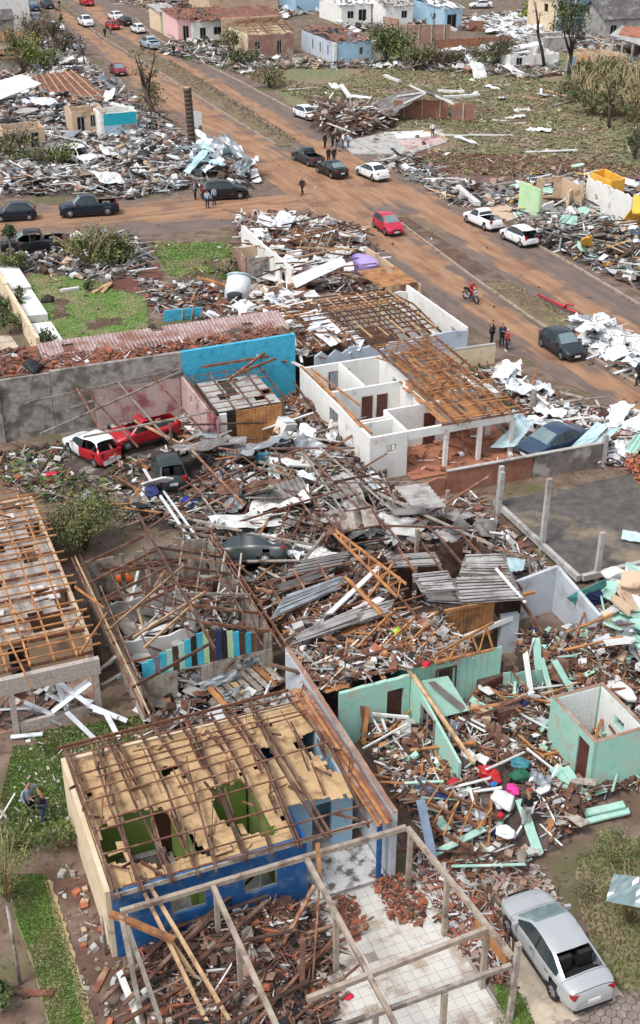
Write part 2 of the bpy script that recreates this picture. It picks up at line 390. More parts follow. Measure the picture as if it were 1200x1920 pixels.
strip('road', lambda r: r[0], lambda r: r[1] + .1, 36, 420, .02, 'road_surface', lambda t, v: .16 + .66 * hump(t, .56, .3) + .5 * cross(v) + .25 * hump(v, 150, 40))
strip('road', lambda r: r[2] - .1, lambda r: r[3], 36, 420, .02, 'road_surface', lambda t, v: .06 + .78 * hump(t, .38, .22) + .45 * cross(v) + .2 * hump(v, 40, 25))
def gridroad(name, p, z, mud, nx=30, ny=10, mat='road_surface'):
    vs = []; fs = []; mu = []
    for j in range(ny + 1):
        for i in range(nx + 1):
            x, y = i / nx, j / ny
            q = [(p[0][k] * (1 - x) + p[1][k] * x) * (1 - y) + (p[3][k] * (1 - x) + p[2][k] * x) * y for k in (0, 1)]
            e = .35 if j in (0, ny) else 0
            vs.append((q[0], q[1] + rnd(-e, e), z)); mu.append(mud(x, y))
    for j in range(ny):
        for i in range(nx): k = j * (nx + 1) + i; fs.append((k, k + 1, k + nx + 2, k + nx + 1))
    me = bpy.data.meshes.new(name); me.from_pydata(vs, [], fs); me.materials.append(MATS[mat])
    at = me.attributes.new('mud', 'FLOAT', 'POINT'); at.data.foreach_set('value', mu); me.update()
    o = bpy.data.objects.new(name, me); COL.objects.link(o); o['kind'] = 'structure'; return o
gridroad('road', [(-30, 104.5), (41, 99.5), (41, 110), (-30, 120)], .012, lambda x, y: .12 + .72 * hump(y, .62, .3), mat='side_street_surface')
gridroad('road', [(45.5, 98.0), (49.4, 98.0), (49.4, 127), (45.5, 127)], .028, lambda x, y: .8 * min(1, 4 * y) if y < .7 else 2.4 * (1 - y) + .1, nx=8, ny=14)
M('road_earth', (.16, .085, .06), (.11, .055, .042), .35, st=(.2, .15, .115), sa=.35, ssc=.5, bump=.3)
sheet('road', [(53.5, 101), (62, 99), (120, 72), (122, 82), (90, 95), (64, 108.5), (54, 116)], .014, 'road_earth', .4, 1.5)
M('median_earth', (.21, .185, .09), (.15, .1, .065), .5, st=(.16, .095, .065), sa=.5, ssc=.35, bump=.4)
# median: grass, with soil at its bare end, and concrete kerbs
strip('median', lambda r: r[1] + .05, lambda r: r[2], 36, 98, .09, 'median_earth', lambda t, v: 0, nx=5, jag=.22)
strip('median', lambda r: r[1] + .05, lambda r: r[2], 127, 400, .09, 'median_earth', lambda t, v: 0, nx=5, jag=.3)
sheet('soil_patch', [(45.2, 79), (47.2, 78), (47.6, 97), (46.3, 97.5)], .106, 'soil', .15, .7)
def kerb(side, v0, v1, ofs=0):
    mb = MB(); n = int((v1 - v0) / 4)
    for k in range(n):
        a = v0 + (v1 - v0) * k / n; b = v0 + (v1 - v0) * (k + 1) / n
        mb.beam((lerp_rows(a)[side] + ofs, a, .075), (lerp_rows(b)[side] + ofs, b - .05, .075), .16, .15)
    o = mb.build('kerb', 'concrete_frame', loc=(0, 0, 0)); o['kind'] = 'structure'
kerb(1, 38, 97); kerb(1, 128, 230); kerb(3, 118, 230, .2); kerb(3, 60, 92, .2)
# fields and lawns
sheet('grass_field', [(55.3, 120), (66, 112), (82, 100), (118, 84), (135, 110), (118, 160), (96, 182), (60, 178), (56, 150)], .02, 'field_grass', .8, 2)
sheet('soil_patch', [(56.5, 113), (60, 109.5), (72, 104), (80, 101), (74, 110), (66, 116), (58, 121)], .026, 'soil_red', .7, 1.2)
M('lawn_green', (.135, .235, .045), (.11, .175, .04), 1.4, st=(.25, .22, .11), sa=.45, ssc=.3)
sheet('lawn', poly_px([(20, 520), (150, 505), (270, 555), (300, 640), (120, 660), (40, 560)]), .02, 'lawn_green', .55, .45)
sheet('lawn', poly_px([(275, 455), (440, 455), (470, 500), (430, 525), (320, 520)]), .02, 'lawn_green', .6, .45)
sheet('soil_patch', poly_px([(185, 510), (300, 495), (310, 545), (240, 550), (200, 540)]), .026, 'soil_red', .2, .6)
sheet('lawn', poly_px([(880, 690), (940, 690), (1000, 745), (990, 785), (900, 745)]), .02, 'lawn_green', .2, .6)
sheet('lawn', poly_px([(15, 1640), (85, 1640), (120, 1740), (150, 1840), (180, 1930), (95, 1930), (60, 1800), (30, 1720)]), .02, 'lawn_green', .06, .3)
sheet('lawn', poly_px([(25, 1400), (110, 1395), (135, 1480), (140, 1560), (40, 1600), (15, 1500)]), .016, 'lawn_green', .1, .4)
sheet('lawn', poly_px([(50, 1375), (220, 1350), (330, 1330), (230, 1400), (90, 1420)]), .02, 'lawn_green', .1, .4)
sheet('lawn', poly_px([(1080, 1610), (1230, 1560), (1230, 1900), (1150, 1850), (1090, 1720)]), .016, 'grass_olive', .1, .4)
sheet('lawn', poly_px([(930, 1840), (985, 1870), (1010, 1940), (930, 1940)]), .02, 'lawn_green', .06, .3)
sheet('stone_edging', poly_px([(82, 1650), (96, 1650), (125, 1740), (165, 1880), (180, 1940), (162, 1940), (118, 1770)]), .03, 'straw', .05, .15)
sheet('soil_patch', poly_px([(96, 1650), (160, 1640), (230, 1800), (250, 1950), (180, 1950), (130, 1750)]), .014, 'soil', .05, .3)
# paths and floors at ground level
M('driveway_concrete', (.55, .46, .36), (.44, .36, .27), 2.2, st=(.3, .23, .17), sa=.25, ssc=1.5)
M('paving_hex', (.26, .21, .18), (.18, .145, .125), 3, st=(.35, .3, .26), sa=.2, ssc=2)
sheet('driveway', poly_px([(945, 1805), (985, 1770), (1090, 1760), (1170, 1870), (1060, 1925), (1010, 1935)]), .03, 'driveway_concrete')
mb = MB()
for i in range(26):
    for j in range(12):
        hx, hy = 15.2 + i * .272 , 17.0 + j * .314 + (i % 2) * .157
        q = (hx, hy)
        if inpoly(q, poly_px([(1020, 1945), (1080, 1905), (1175, 1865), (1230, 1850), (1230, 1990), (1020, 1990)])):
            mb.prism([(hx + .165 * math.cos(k * PI / 3), hy + .165 * math.sin(k * PI / 3)) for k in range(6)], .0, .035 + rnd(0, .006))
mb.build('paving', 'paving_hex', loc=(0, 0, 0))['kind'] = 'structure'
sheet('red_path', poly_px([(890, 1640), (965, 1600), (1035, 1680), (1060, 1730), (985, 1770), (950, 1710)]), .026, 'brick_dusty', .05, .4)
M('asphalt_lot', (.12, .107, .098), (.065, .057, .052), 1.6, st=(.25, .195, .13), sa=.22, ssc=.3, bump=.2)

# ------------------------------------------------------------------ rubble: mounds and broken bits nobody could count
MOUNDS = []
CLEAR = []          # (x, y, radius): wrecked cars that stand free of the loose pieces
def free(x, y): return all((x - a) ** 2 + (y - c) ** 2 > r * r for a, c, r in CLEAR)
def hz(x, y):
    h = 0
    for (u, v, r, k) in MOUNDS:
        d = ((x - u) ** 2 + (y - v) ** 2) / (r * r)
        if d < 1: h = max(h, k * (1 - d) ** 1.3)
    return h
def bits(name, label, poly, n, s=(.12, .5), mats=(('wood_dark', 1),), zr=.25, group=None, mound='rubble_base', cell=.5, stick=.58, mkind='stuff', zf=None):
    """one rubble mesh over a polygon: an uneven heap surface and n broken sticks, plates and lumps lying on it"""
    xs = [q[0] for q in poly]; ys = [q[1] for q in poly]; V = []; F = []; MI = []
    if mound:
        nx = max(2, int((max(xs) - min(xs)) / cell)); ny = max(2, int((max(ys) - min(ys)) / cell)); idx = {}
        for i in range(nx + 1):
            for j in range(ny + 1):
                x = min(xs) + (max(xs) - min(xs)) * i / nx + rnd(-.2, .2) * cell; y = min(ys) + (max(ys) - min(ys)) * j / ny + rnd(-.2, .2) * cell
                ins = inpoly((x, y), poly); idx[i, j] = len(V)
                V.append((x, y, (hz(x, y) + rnd(.01, .1)) if ins else -.06))
        for i in range(nx):
            for j in range(ny):
                q = [idx[i, j], idx[i + 1, j], idx[i + 1, j + 1], idx[i, j + 1]]
                if any(V[k][2] > 0 for k in q): F.append(q); MI.append(0)
    wts = np.array([m[1] for m in mats], float); wts /= wts.sum(); pick = RNG.choice(len(mats), n, p=wts)
    B = np.array([(x, y, z) for x in (-.5, .5) for y in (-.5, .5) for z in (-.5, .5)])
    FQ = np.array([(0, 1, 3, 2), (4, 6, 7, 5), (0, 4, 5, 1), (2, 3, 7, 6), (1, 5, 7, 3), (0, 2, 6, 4)])
    nb = len(V); allv = []; allf = []
    for k in range(n):
        x, y = sample(poly)
        if not free(x, y): x, y = sample(poly)
        if not free(x, y): continue
        L = s[0] + (s[1] - s[0]) * random.random() ** 2; t = random.random()
        if t < stick: sz = (L * rnd(1.4, 3.4), max(.025, L * rnd(.08, .2)), max(.015, L * rnd(.05, .1))); tl = .35
        elif t < stick + .33 * (1 - stick) / .5: sz = (L, L * rnd(.4, .95), L * rnd(.02, .06)); tl = .5
        else: sz = (L * .7, L * rnd(.35, .6), L * rnd(.25, .45)); tl = .5
        e = Euler((rnd(-tl, tl), rnd(-tl, tl), rnd(0, 2 * PI))).to_matrix(); Bz = B * np.array(sz)
        Bz = Bz * (1 + .25 * (RNG.random((8, 1)) - .5))
        zb = zf(x, y) if zf else hz(x, y)
        allv.append(Bz @ np.array(e).T + np.array([x, y, zb + sz[2] * .5 + random.random() ** 1.6 * zr + .02])); allf.append(FQ + nb + 8 * len(allf))
    me = bpy.data.meshes.new(name)
    if n:
        V = V + [tuple(q) for q in np.concatenate(allv)]; F = F + np.concatenate(allf).tolist(); MI = MI + np.repeat(pick[:len(allf)] + 1, 6).tolist()
    me.from_pydata(V, [], F); me.materials.append(MATS[mound or 'soil'])
    for q, _ in mats: me.materials.append(MATS[q])
    me.polygons.foreach_set('material_index', MI); me.update()
    o = bpy.data.objects.new(name, me); COL.objects.link(o)
    return tag(o, label, 'rubble', group, mkind)

# ------------------------------------------------------------------ single planks, boards and sheets lying about (shared meshes, one object each)
PROTO = {}
def proto(shape, mat, k):
    key = (shape, mat, k)
    if key in PROTO: return PROTO[key]
    mb = MB()
    if shape == 'plank':                                     # unit long board with splintered ends and a slight warp
        n = 5; vs = []; w0 = rnd(-.4, .4)
        for i in range(n + 1):
            x = -.5 + i / n; e = rnd(-.03, .03)
            for y in (-.5, .5):
                xx = x + (rnd(-.05, .02) if i == 0 else rnd(-.02, .05) if i == n else 0); bw = w0 * (x * x * 4 - .5) * .6
                vs += [(xx, y + e, -.5 + bw), (xx, y + e, .5 + bw)]
        fs = []
        for i in range(n):
            a = i * 4; b = a + 4; fs += [(a, b, b + 1, a + 1), (a + 2, a + 3, b + 3, b + 2), (a + 1, b + 1, b + 3, a + 3), (a, a + 2, b + 2, b)]
        fs += [(0, 1, 3, 2), (n * 4, n * 4 + 2, n * 4 + 3, n * 4 + 1)]; mb.add(vs, fs)
    elif shape == 'board':                                   # unit broken sheet: irregular outline
        m = 9; pts = []
        for i in range(m):
            a = 2 * PI * i / m + rnd(-.2, .2); c, s_ = math.cos(a), math.sin(a); q = .5 / max(abs(c), abs(s_)) * rnd(.72, 1.02); pts.append((c * q, s_ * q))
        mb.prism(pts, -.5, .5)
    elif shape == 'crumple':                                 # bent thin sheet
        mb.panel([(-.5, -.5, 0), (.5, -.5, 0), (.5, .5, 0), (-.5, .5, 0)], .02, 0, 7, 5, bend=.13)
    elif shape == 'corrugated':
        mb.panel([(-.5, -.5, 0), (.5, -.5, 0), (.5, .5, 0), (-.5, .5, 0)], .02, 0, 1, 4, amp=.03, wave=7, bend=.03)
    elif shape == 'tile':
        vs = []; fs = []
        for i in range(7):
            a = PI * i / 6
            for x in (-.5, .5): vs.append((x, -math.cos(a) * .5, math.sin(a) * .5 - .25))
        for i in range(6): fs.append((2 * i, 2 * i + 1, 2 * i + 3, 2 * i + 2))
        mb.add(vs, fs)
    elif shape == 'cloth':
        bm = bmesh.new(); bmesh.ops.create_icosphere(bm, subdivisions=3, radius=.5)
        for v in bm.verts: v.co *= 1 + .5 * (noise_v(v.co * 3.1 + Vector((k * 7, 0, 0))) - .1); v.co.z = max(v.co.z * .8, -.25)
        mb.add([v.co.copy() for v in bm.verts], [[v.index for v in f.verts] for f in bm.faces], 0, True); bm.free()
    elif shape == 'block':
        vs = [Vector((x, y, z)) * .5 * rnd(.8, 1.05) for x in (-1, 1) for y in (-1, 1) for z in (-1, 1)]
        mb.add(vs, [(0, 1, 3, 2), (4, 6, 7, 5), (0, 4, 5, 1), (2, 3, 7, 6), (0, 2, 6, 4), (1, 5, 7, 3)])
    me = bpy.data.meshes.new('debris_' + shape); me.from_pydata([tuple(v) for v in mb.v], [], mb.f); me.materials.append(MATS[mat])
    me.polygons.foreach_set('use_smooth', mb.sm); me.update(); PROTO[key] = me; return me
def noise_v(p):
    from mathutils import noise
    return noise.noise(p)
def lay(name, cat, label, shape, mat, loc, size, rot, group=None, k=0):
    o = bpy.data.objects.new(name, proto(shape, mat, k)); COL.objects.link(o)
    o.location = loc; o.scale = size; o.rotation_euler = rot; return tag(o, label, cat, group)
KIND = {'plank': ('splintered_plank', 'plank'), 'board': ('broken_board', 'board'), 'crumple': ('crumpled_sheet', 'metal sheet'), 'corrugated': ('corrugated_sheet', 'roof sheet'), 'tile': ('roof_tile', 'roof tile'),
        'cloth': ('cloth_bundle', 'clothing'), 'block': ('rubble_block', 'block')}
COLNAME = {'wood_dark': 'dark brown', 'wood_red': 'reddish brown', 'wood_orange': 'orange brown', 'wood_pale': 'pale yellowish', 'wood_grey': 'weathered grey', 'sheet_white': 'white', 'metal_white': 'bluish white', 'metal_grey': 'grey metal',
           'metal_teal': 'pale teal', 'mint_board': 'mint green', 'fibre_cement': 'grey fibre cement', 'fibre_dark': 'dark grey fibre cement', 'blue_panel': 'slate blue', 'teal_board': 'dark teal', 'cyan_board': 'bright cyan',
           'brick': 'red brick', 'cement': 'grey cement', 'cement_dark': 'dark cement', 'black_stuff': 'black', 'cloth_red': 'crimson', 'cloth_white': 'white', 'cloth_blue': 'royal blue', 'cloth_teal': 'teal', 'cloth_pink': 'magenta',
           'cloth_green': 'dark green', 'cloth_orange': 'orange', 'cloth_brown': 'brown', 'navy': 'navy blue', 'plaster_white': 'white', 'plaster_beige': 'beige', 'metal_rusty': 'rusty', 'cloth_lime': 'lime green', 'roof_tile_red': 'red clay',
           'roof_tile_orange': 'orange clay', 'plastic_red': 'red', 'ceiling_board': 'cream', 'plaster_mint': 'mint green', 'cement_blue': 'pale grey', 'plaster_cyan': 'bright cyan', 'brick_dusty': 'dusty red', 'plaster_pink': 'pink', 'ceiling_orange': 'orange brown'}
def scatter(shape, n, poly, where, mats, L=(1, 2.5), Wd=(.08, .2), T=(.02, .05), tilt=.2, zr=.4, yaw=None, zf=None, name=None, cat=None):
    nm, ct = KIND[shape]; nm = name or nm; ct = cat or ct
    for i in range(n):
        m = random.choice(mats); x, y = sample(poly)
        for _ in range(6):
            if not free(x, y): x, y = sample(poly)
        z = (zf(x, y) if zf else hz(x, y)) + .06 + random.random() * zr
        l_ = rnd(*L); wd = rnd(*Wd); tt = rnd(*T)
        ya = rnd(0, 2 * PI) if yaw is None else R(yaw[0] + rnd(-yaw[1], yaw[1]))
        tl = rnd(-tilt, tilt); z += abs(math.sin(tl)) * l_ * .3
        lab = f"{COLNAME[m]} {nm.replace('_', ' ')} lying {where}"
        lay(nm, ct, lab, shape, m, (x, y, z), (l_, wd, tt if shape not in ('crumple', 'corrugated', 'cloth', 'tile', 'block') else (min(l_, wd) * rnd(.6, 1) if shape in ('cloth', 'block') else (wd * .6 if shape == 'tile' else rnd(.8, 1.6)))),
            (rnd(-tilt, tilt), tl, ya), f"{COLNAME[m]} {nm.replace('_', ' ')}s {where}", random.randrange(4))
def stick(px, name='fallen_beam', cat='beam', label='', mat='wood_red', w_=.1, h_=.08, z=(.1, .1), group=None, roll=0, shape='plank'):
    """one plank from photo pixel a at height z0 to pixel b at height z1"""
    a = W(px[0], px[1], z[0]); b = W(px[2], px[3], z[1]); d = b - a
    q = d.to_track_quat('X', 'Z') @ Euler((roll, 0, 0)).to_quaternion()
    o = lay(name, cat, label, shape, mat, (a + b) / 2, (d.length, w_, h_), q.to_euler(), group, random.randrange(4)); return o

# ------------------------------------------------------------------ plants
def leaf_cloud(mb, c, rad, n, size, nm, clump=9, flat=.4, seed=0):
    """n leaf-sized faces gathered in clumps through an ellipsoid"""
    cl = []
    for k in range(clump):
        a = rnd(0, 2 * PI); e = rnd(-.5, 1); q = rnd(.35, .9)
        cl.append((Vector((math.cos(a) * math.cos(e) * rad[0] * q, math.sin(a) * math.cos(e) * rad[1] * q, math.sin(e) * rad[2] * q)), rnd(.25, .5), random.randrange(nm)))
    for i in range(n):
        b, cr, m = random.choice(cl)
        p = Vector(c) + b + Vector((random.gauss(0, .5) * rad[0] * cr, random.gauss(0, .5) * rad[1] * cr, random.gauss(0, .5) * rad[2] * cr))
        if p.z < .03: p.z = rnd(.03, .2)
        s_ = size * rnd(.5, 1.3); q = Euler((rnd(-1.2, 1.2), rnd(-1.2, 1.2), rnd(0, 6.3))).to_matrix()
        m2 = m if random.random() < .75 else random.randrange(nm)
        mb.add([p + q @ Vector(t) for t in ((-s_, 0, 0), (0, -s_ * flat, 0), (s_, 0, 0), (0, s_ * flat, 0))], [(0, 1, 2, 3)], m2)
def shrub(name, label, cat, loc, rad, n, size, mats, stems=7, stem_mat='bark_grey', clump=12, group=None, lean=(0, 0), bare=0, zc=None):
    t = thing(name, label, cat, loc, group=group); loc = Vector(loc); mb = MB()
    c = loc + Vector((lean[0], lean[1], zc if zc is not None else rad[2] * .95))
    leaf_cloud(mb, c, rad, n, size, len(mats), clump)
    mb.build('foliage', list(mats), t)
    mb = MB()
    for k in range(stems):
        a = rnd(0, 2 * PI); e = Vector((math.cos(a) * rad[0] * rnd(.3, .95), math.sin(a) * rad[1] * rnd(.3, .95), rad[2] * rnd(.2, .9 + bare))) + c - loc
        mid = e * .45 + Vector((rnd(-.1, .1), rnd(-.1, .1), e.z * .12)); mb.tube([loc, loc + mid, loc + e], max(.02, rad[0] * .028), rad[0] * .006, 5)
    mb.build('stem', stem_mat, t); return t
def bare_tree(name, label, loc, h, limbs, mat='bark_burnt', r=.2, lean=(0, 0), leaves=0, leafm='leaf_dry'):
    t = thing(name, label, 'tree', loc); loc = Vector(loc); top = loc + Vector((lean[0], lean[1], h * .55)); mb = MB()
    mb.tube([loc - Vector((0, 0, .1)), loc.lerp(top, .5) + Vector((rnd(-.1, .1), rnd(-.1, .1), 0)), top], r, r * .65, 8); mb.build('trunk', mat, t)
    tips = []
    for k in range(limbs):
        mb = MB(); a = rnd(0, 2 * PI); s0 = loc.lerp(top, rnd(.7, 1)); e = top + Vector((math.cos(a) * h * rnd(.1, .3), math.sin(a) * h * rnd(.1, .3), h * rnd(.15, .45)))
        m_ = s0.lerp(e, .5) + Vector((rnd(-.2, .2), rnd(-.2, .2), rnd(-.1, .2))); mb.tube([s0, m_, e], r * .5, r * .15, 6); tips += [m_, e]
        for q in range(3):
            b0 = s0.lerp(e, rnd(.4, .9)); mb.tube([b0, b0 + Vector((rnd(-1, 1), rnd(-1, 1), rnd(.1, .9))) * h * .1], r * .18, r * .06, 5)
        mb.build('limb', mat, t)
    if leaves:
        mb = MB()
        for q in tips: leaf_cloud(mb, q, (h * .12, h * .12, h * .1), leaves, h * .018, 2, 4)
        mb.build('crown', [leafm, 'leaf_dark'], t)
    return t
def tufts(name, label, poly, n, h, mats, wd=.03, avoid=None, spread=.5):
    V = []; F = []; MI = []
    for k in range(n):
        x, y = sample(poly)
        if avoid and avoid(x, y): continue
        m = random.randrange(len(mats))
        for q in range(3):
            a = rnd(0, 2 * PI); hh = h * rnd(.5, 1.2); dx, dy = math.cos(a), math.sin(a); o = len(V); b = rnd(0, spread)
            V += [(x - dy * wd, y + dx * wd, .02), (x + dy * wd, y - dx * wd, .02), (x + dx * hh * b, y + dy * hh * b, .02 + hh)]; F.append((o, o + 1, o + 2)); MI.append(m)
    me = bpy.data.meshes.new(name); me.from_pydata(V, [], F)
    for q in mats: me.materials.append(MATS[q])
    me.polygons.foreach_set('material_index', MI); me.update(); o = bpy.data.objects.new(name, me); COL.objects.link(o)
    return tag(o, label, 'grass', None, 'stuff')
# ------------------------------------------------------------------ vehicles
PROF = {
 'sedan': [(0, .5), (.012, .66), (.1, .83), (.23, .96), (.4, 1.38), (.48, 1.46), (.58, 1.48), (.7, 1.41), (.85, 1.09), (.96, 1.05), (.99, .88), (1, .6)],
 'hatch': [(0, .5), (.015, .68), (.12, .84), (.25, .97), (.41, 1.42), (.5, 1.49), (.62, 1.5), (.82, 1.42), (.95, 1.02), (.98, .86), (1, .55)],
 'suv': [(0, .6), (.015, .85), (.1, 1.0), (.25, 1.1), (.38, 1.55), (.5, 1.65), (.65, 1.66), (.87, 1.58), (.96, 1.15), (.985, .95), (1, .6)],
 'pickup': [(0, .65), (.012, .92), (.08, 1.06), (.23, 1.13), (.34, 1.66), (.42, 1.75), (.5, 1.76), (.6, 1.7), (.64, 1.14), (.98, 1.12), (1, .75)],
 'smallpickup': [(0, .5), (.012, .7), (.1, .86), (.25, .97), (.39, 1.45), (.46, 1.52), (.53, 1.5), (.575, 1.02), (.98, 1.0), (1, .6)]}
DIMS = {'sedan': (4.45, 1.74, .31), 'hatch': (3.9, 1.66, .29), 'suv': (4.4, 1.82, .35), 'pickup': (5.25, 1.86, .39), 'smallpickup': (4.5, 1.68, .31)}
WIND = {'sedan': (.235, .42, .69, .855, .29, .8, .54), 'hatch': (.25, .43, .83, .95, .31, .9, .56), 'suv': (.25, .4, .875, .96, .3, .9, .55), 'pickup': (.23, .355, .6, .64, .28, .61, .45), 'smallpickup': (.25, .41, .535, .575, .3, .55, .6)}
AX = {'sedan': (.19, .79), 'hatch': (.2, .83), 'suv': (.19, .81), 'pickup': (.17, .8), 'smallpickup': (.19, .8)}
def pw(pts, t):
    for a, b in zip(pts, pts[1:]):
        if a[0] <= t <= b[0]: return a[1] + (b[1] - a[1]) * (t - a[0]) / (b[0] - a[0])
    return pts[-1][1]
def car(name, label, cat, kind, loc, deg, paint, wreck=0, glass='glass', no_glass=(), tilt=(0, 0), group=None, paint2=None, scale=1, open_hatch=False, fine=False, z=0):
    """deg = heading of the bonnet in the ground plane; parts: body, windows, wheels (> rim), lamps, mirrors, plates"""
    L, Wd, rw = DIMS[kind]; L *= scale; prof = PROF[kind]; ws0, ws1, rw0, rw1, sw0, sw1, bp = WIND[kind]; ax = AX[kind]
    t = thing(name, label, cat, (loc[0], loc[1], z), R(deg), group); t.rotation_euler = (tilt[0], tilt[1], R(deg))
    rs = random.Random(sum(map(ord, label))); ph = [rs.uniform(0, 6) for _ in range(6)]
    ts = sorted({0, .004, .012, .025, *[i / 54 for i in range(55)], ws0, ws1, rw0, rw1, bp - .012, bp + .012, sw0, sw1, .975, .99, 1})
    ts = [a for i, a in enumerate(ts) if i == 0 or a - ts[i - 1] > .0035]
    K = 12
    def smooth_top(x): return (pw(prof, max(0, x - .012)) + pw(prof, x) * 2 + pw(prof, min(1, x + .012))) / 4
    def ring(x):
        zt = smooth_top(x); belt = min(.93 + .06 * x if kind in ('sedan', 'hatch', 'smallpickup') else 1.08 + .04 * x, zt - .05)
        e = abs(2 * x - 1); wv = Wd / 2 * (1 - .12 * e ** 3 - .16 * e ** 14); zb = .2 + .1 * max(0, e - .75) * 3
        cab = max(0, min(1, (zt - belt) / .42)); wr = wv * (.94 - .19 * cab)
        pts = [(0, zb), (.85 * wv, zb), (.965 * wv, zb + .09), (wv, zb + .26), (wv, max(zb + .3, belt - .2)), (.985 * wv, belt - .06), (.955 * wv, belt), ((.955 * wv + wr) / 2, (belt + zt - .06) / 2), (wr, max(belt + .01, zt - .06)), (wr * .87, zt - .012), (wr * .45, zt + .01), (0, zt + .016)]
        X = L / 2 - x * L
        def dent(px_, py_, pz_):
            if not wreck: return (px_, py_, pz_)
            k = wreck * .75 * (.4 + pz_ * .6); return (px_ + k * .06 * math.sin(5 * py_ + ph[0] + pz_ * 4), py_ + k * .08 * math.sin(3.1 * px_ + ph[1]) , pz_ - k * .12 * max(0, math.sin(2.3 * px_ + 1.9 * py_ + ph[2])) * (pz_ > .7))
        return [dent(X, y, z_) for y, z_ in pts] + [dent(X, -y, z_) for y, z_ in pts[-2:0:-1]]
    rings = [ring(x) for x in ts]
    N = len(rings[0]); body = MB(); gl = {'windshield': MB(), 'rear_window': MB(), 'front_side_window': MB(), 'rear_side_window': MB()}
    body.v = [v for r in rings for v in r]
    gm = {k: {} for k in gl}
    def gface(k, q):
        g = gl[k]; ids = []
        for i in q:
            if i not in gm[k]: gm[k][i] = len(g.v); g.v.append(body.v[i])
            ids.append(gm[k][i])
        g.f.append(ids); g.m.append(0); g.sm.append(True)
    for i in range(len(ts) - 1):
        xm = (ts[i] + ts[i + 1]) / 2; X = L / 2 - xm * L
        for j in range(N):
            q = [i * N + j, i * N + (j + 1) % N, (i + 1) * N + (j + 1) % N, (i + 1) * N + j]; s_ = j if j < K - 1 else N - 1 - j
            zc = sum(body.v[k][2] for k in q) / 4; yc = abs(sum(body.v[k][1] for k in q) / 4)
            if 1 <= s_ <= 4 and any((X - (L / 2 - a * L)) ** 2 + (zc - rw) ** 2 < (rw + .045) ** 2 for a in ax) and yc > Wd * .36: continue
            if s_ in (6, 7) and sw0 < xm < sw1 and abs(xm - bp) > .0115 and smooth_top(xm) - min(.95, smooth_top(xm)) > .16:
                gface('front_side_window' if xm < bp else 'rear_side_window', q); continue
            if s_ in (9, 10) and ws0 + .008 < xm < ws1 - .004: gface('windshield', q); continue
            if s_ in (9, 10) and rw0 + .008 < xm < rw1 - .008: gface('rear_window', q); continue
            if open_hatch and s_ >= 8 and xm > rw0 + .01 and xm < .985 and kind == 'hatch': continue
            if kind in ('pickup', 'smallpickup') and s_ >= 9 and rw1 + .02 < xm < .965: continue
            if s_ in (6, 7) and sw0 - .015 < xm < sw1 + .015 and smooth_top(xm) > 1.2: body.f.append(q[::-1]); body.m.append(1); body.sm.append(True); continue
            lo = zc < .36 and kind in ('suv', 'pickup') or zc < .27
            body.f.append(q[::-1]); body.m.append(1 if lo else (2 if paint2 and xm > .5 and zc < 1.25 else 0)); body.sm.append(True)
    body.f.append(list(range(N))); body.m.append(0); body.sm.append(False); body.f.append(list(range((len(ts) - 1) * N, len(ts) * N))[::-1]); body.m.append(0); body.sm.append(False)
    body.build('body', ['paint_' + paint, 'trim_black', 'paint_' + (paint2 or paint)], t, True)
    for k, g in gl.items():
        if not g.f or k in no_glass: continue
        if 'side' in k:
            for sg in (1, -1):
                h = MB(); keep = {}
                for f in g.f:
                    if sum(g.v[i][1] for i in f) * sg > 0:
                        ids = []
                        for i in f:
                            if i not in keep: keep[i] = len(h.v); h.v.append(g.v[i])
                            ids.append(keep[i])
                        h.f.append(ids[::-1]); h.m.append(0); h.sm.append(True)
                if h.f: h.build(k, glass if glass == 'glass' else 'glass', t, True)
        else:
            g.f = [f[::-1] for f in g.f]; g.build(k, glass, t, True)
    mb = MB(); zi = .93 if kind in ('sedan', 'hatch', 'smallpickup') else 1.02
    mb.bb((-L / 2 + .2, -Wd / 2 + .2, .22), (L / 2 - .2, Wd / 2 - .2, .62)); mb.build('underbody', 'trim_black', t, True)
    mb = MB(); xi0, xi1 = L / 2 - (ws0 + .1) * L, L / 2 - (rw1 if 'pick' not in kind else rw0) * L
    for yy in (-.36, .36):                                                      # seats seen through the openings
        for xx in (xi0 - .75, xi0 - 1.5):
            if xx > xi1 + .1: mb.box((xx, yy, .75), (.5, .5, .22)); mb.box((xx - .25, yy, 1.0), (.14, .48, .55))
    if mb.v: mb.build('seat', 'trim_black', t, True)
    if 'pick' in kind:
        mb = MB(); xa, xb = L / 2 - (rw1 + .01) * L, -L / 2 + .05; mb.bb((xb, -Wd * .4, .6), (xa, Wd * .4, .68)); mb.build('load_bed', 'trim_black', t, True)
    if open_hatch:
        mb = MB(); mb.panel([(-L / 2 + .6, -.6, 1.42), (-L / 2 + .6, .6, 1.42), (-L / 2 - .1, .58, 1.62), (-L / 2 - .1, -.58, 1.62)], .05); mb.build('tailgate', 'paint_' + paint, t, True)
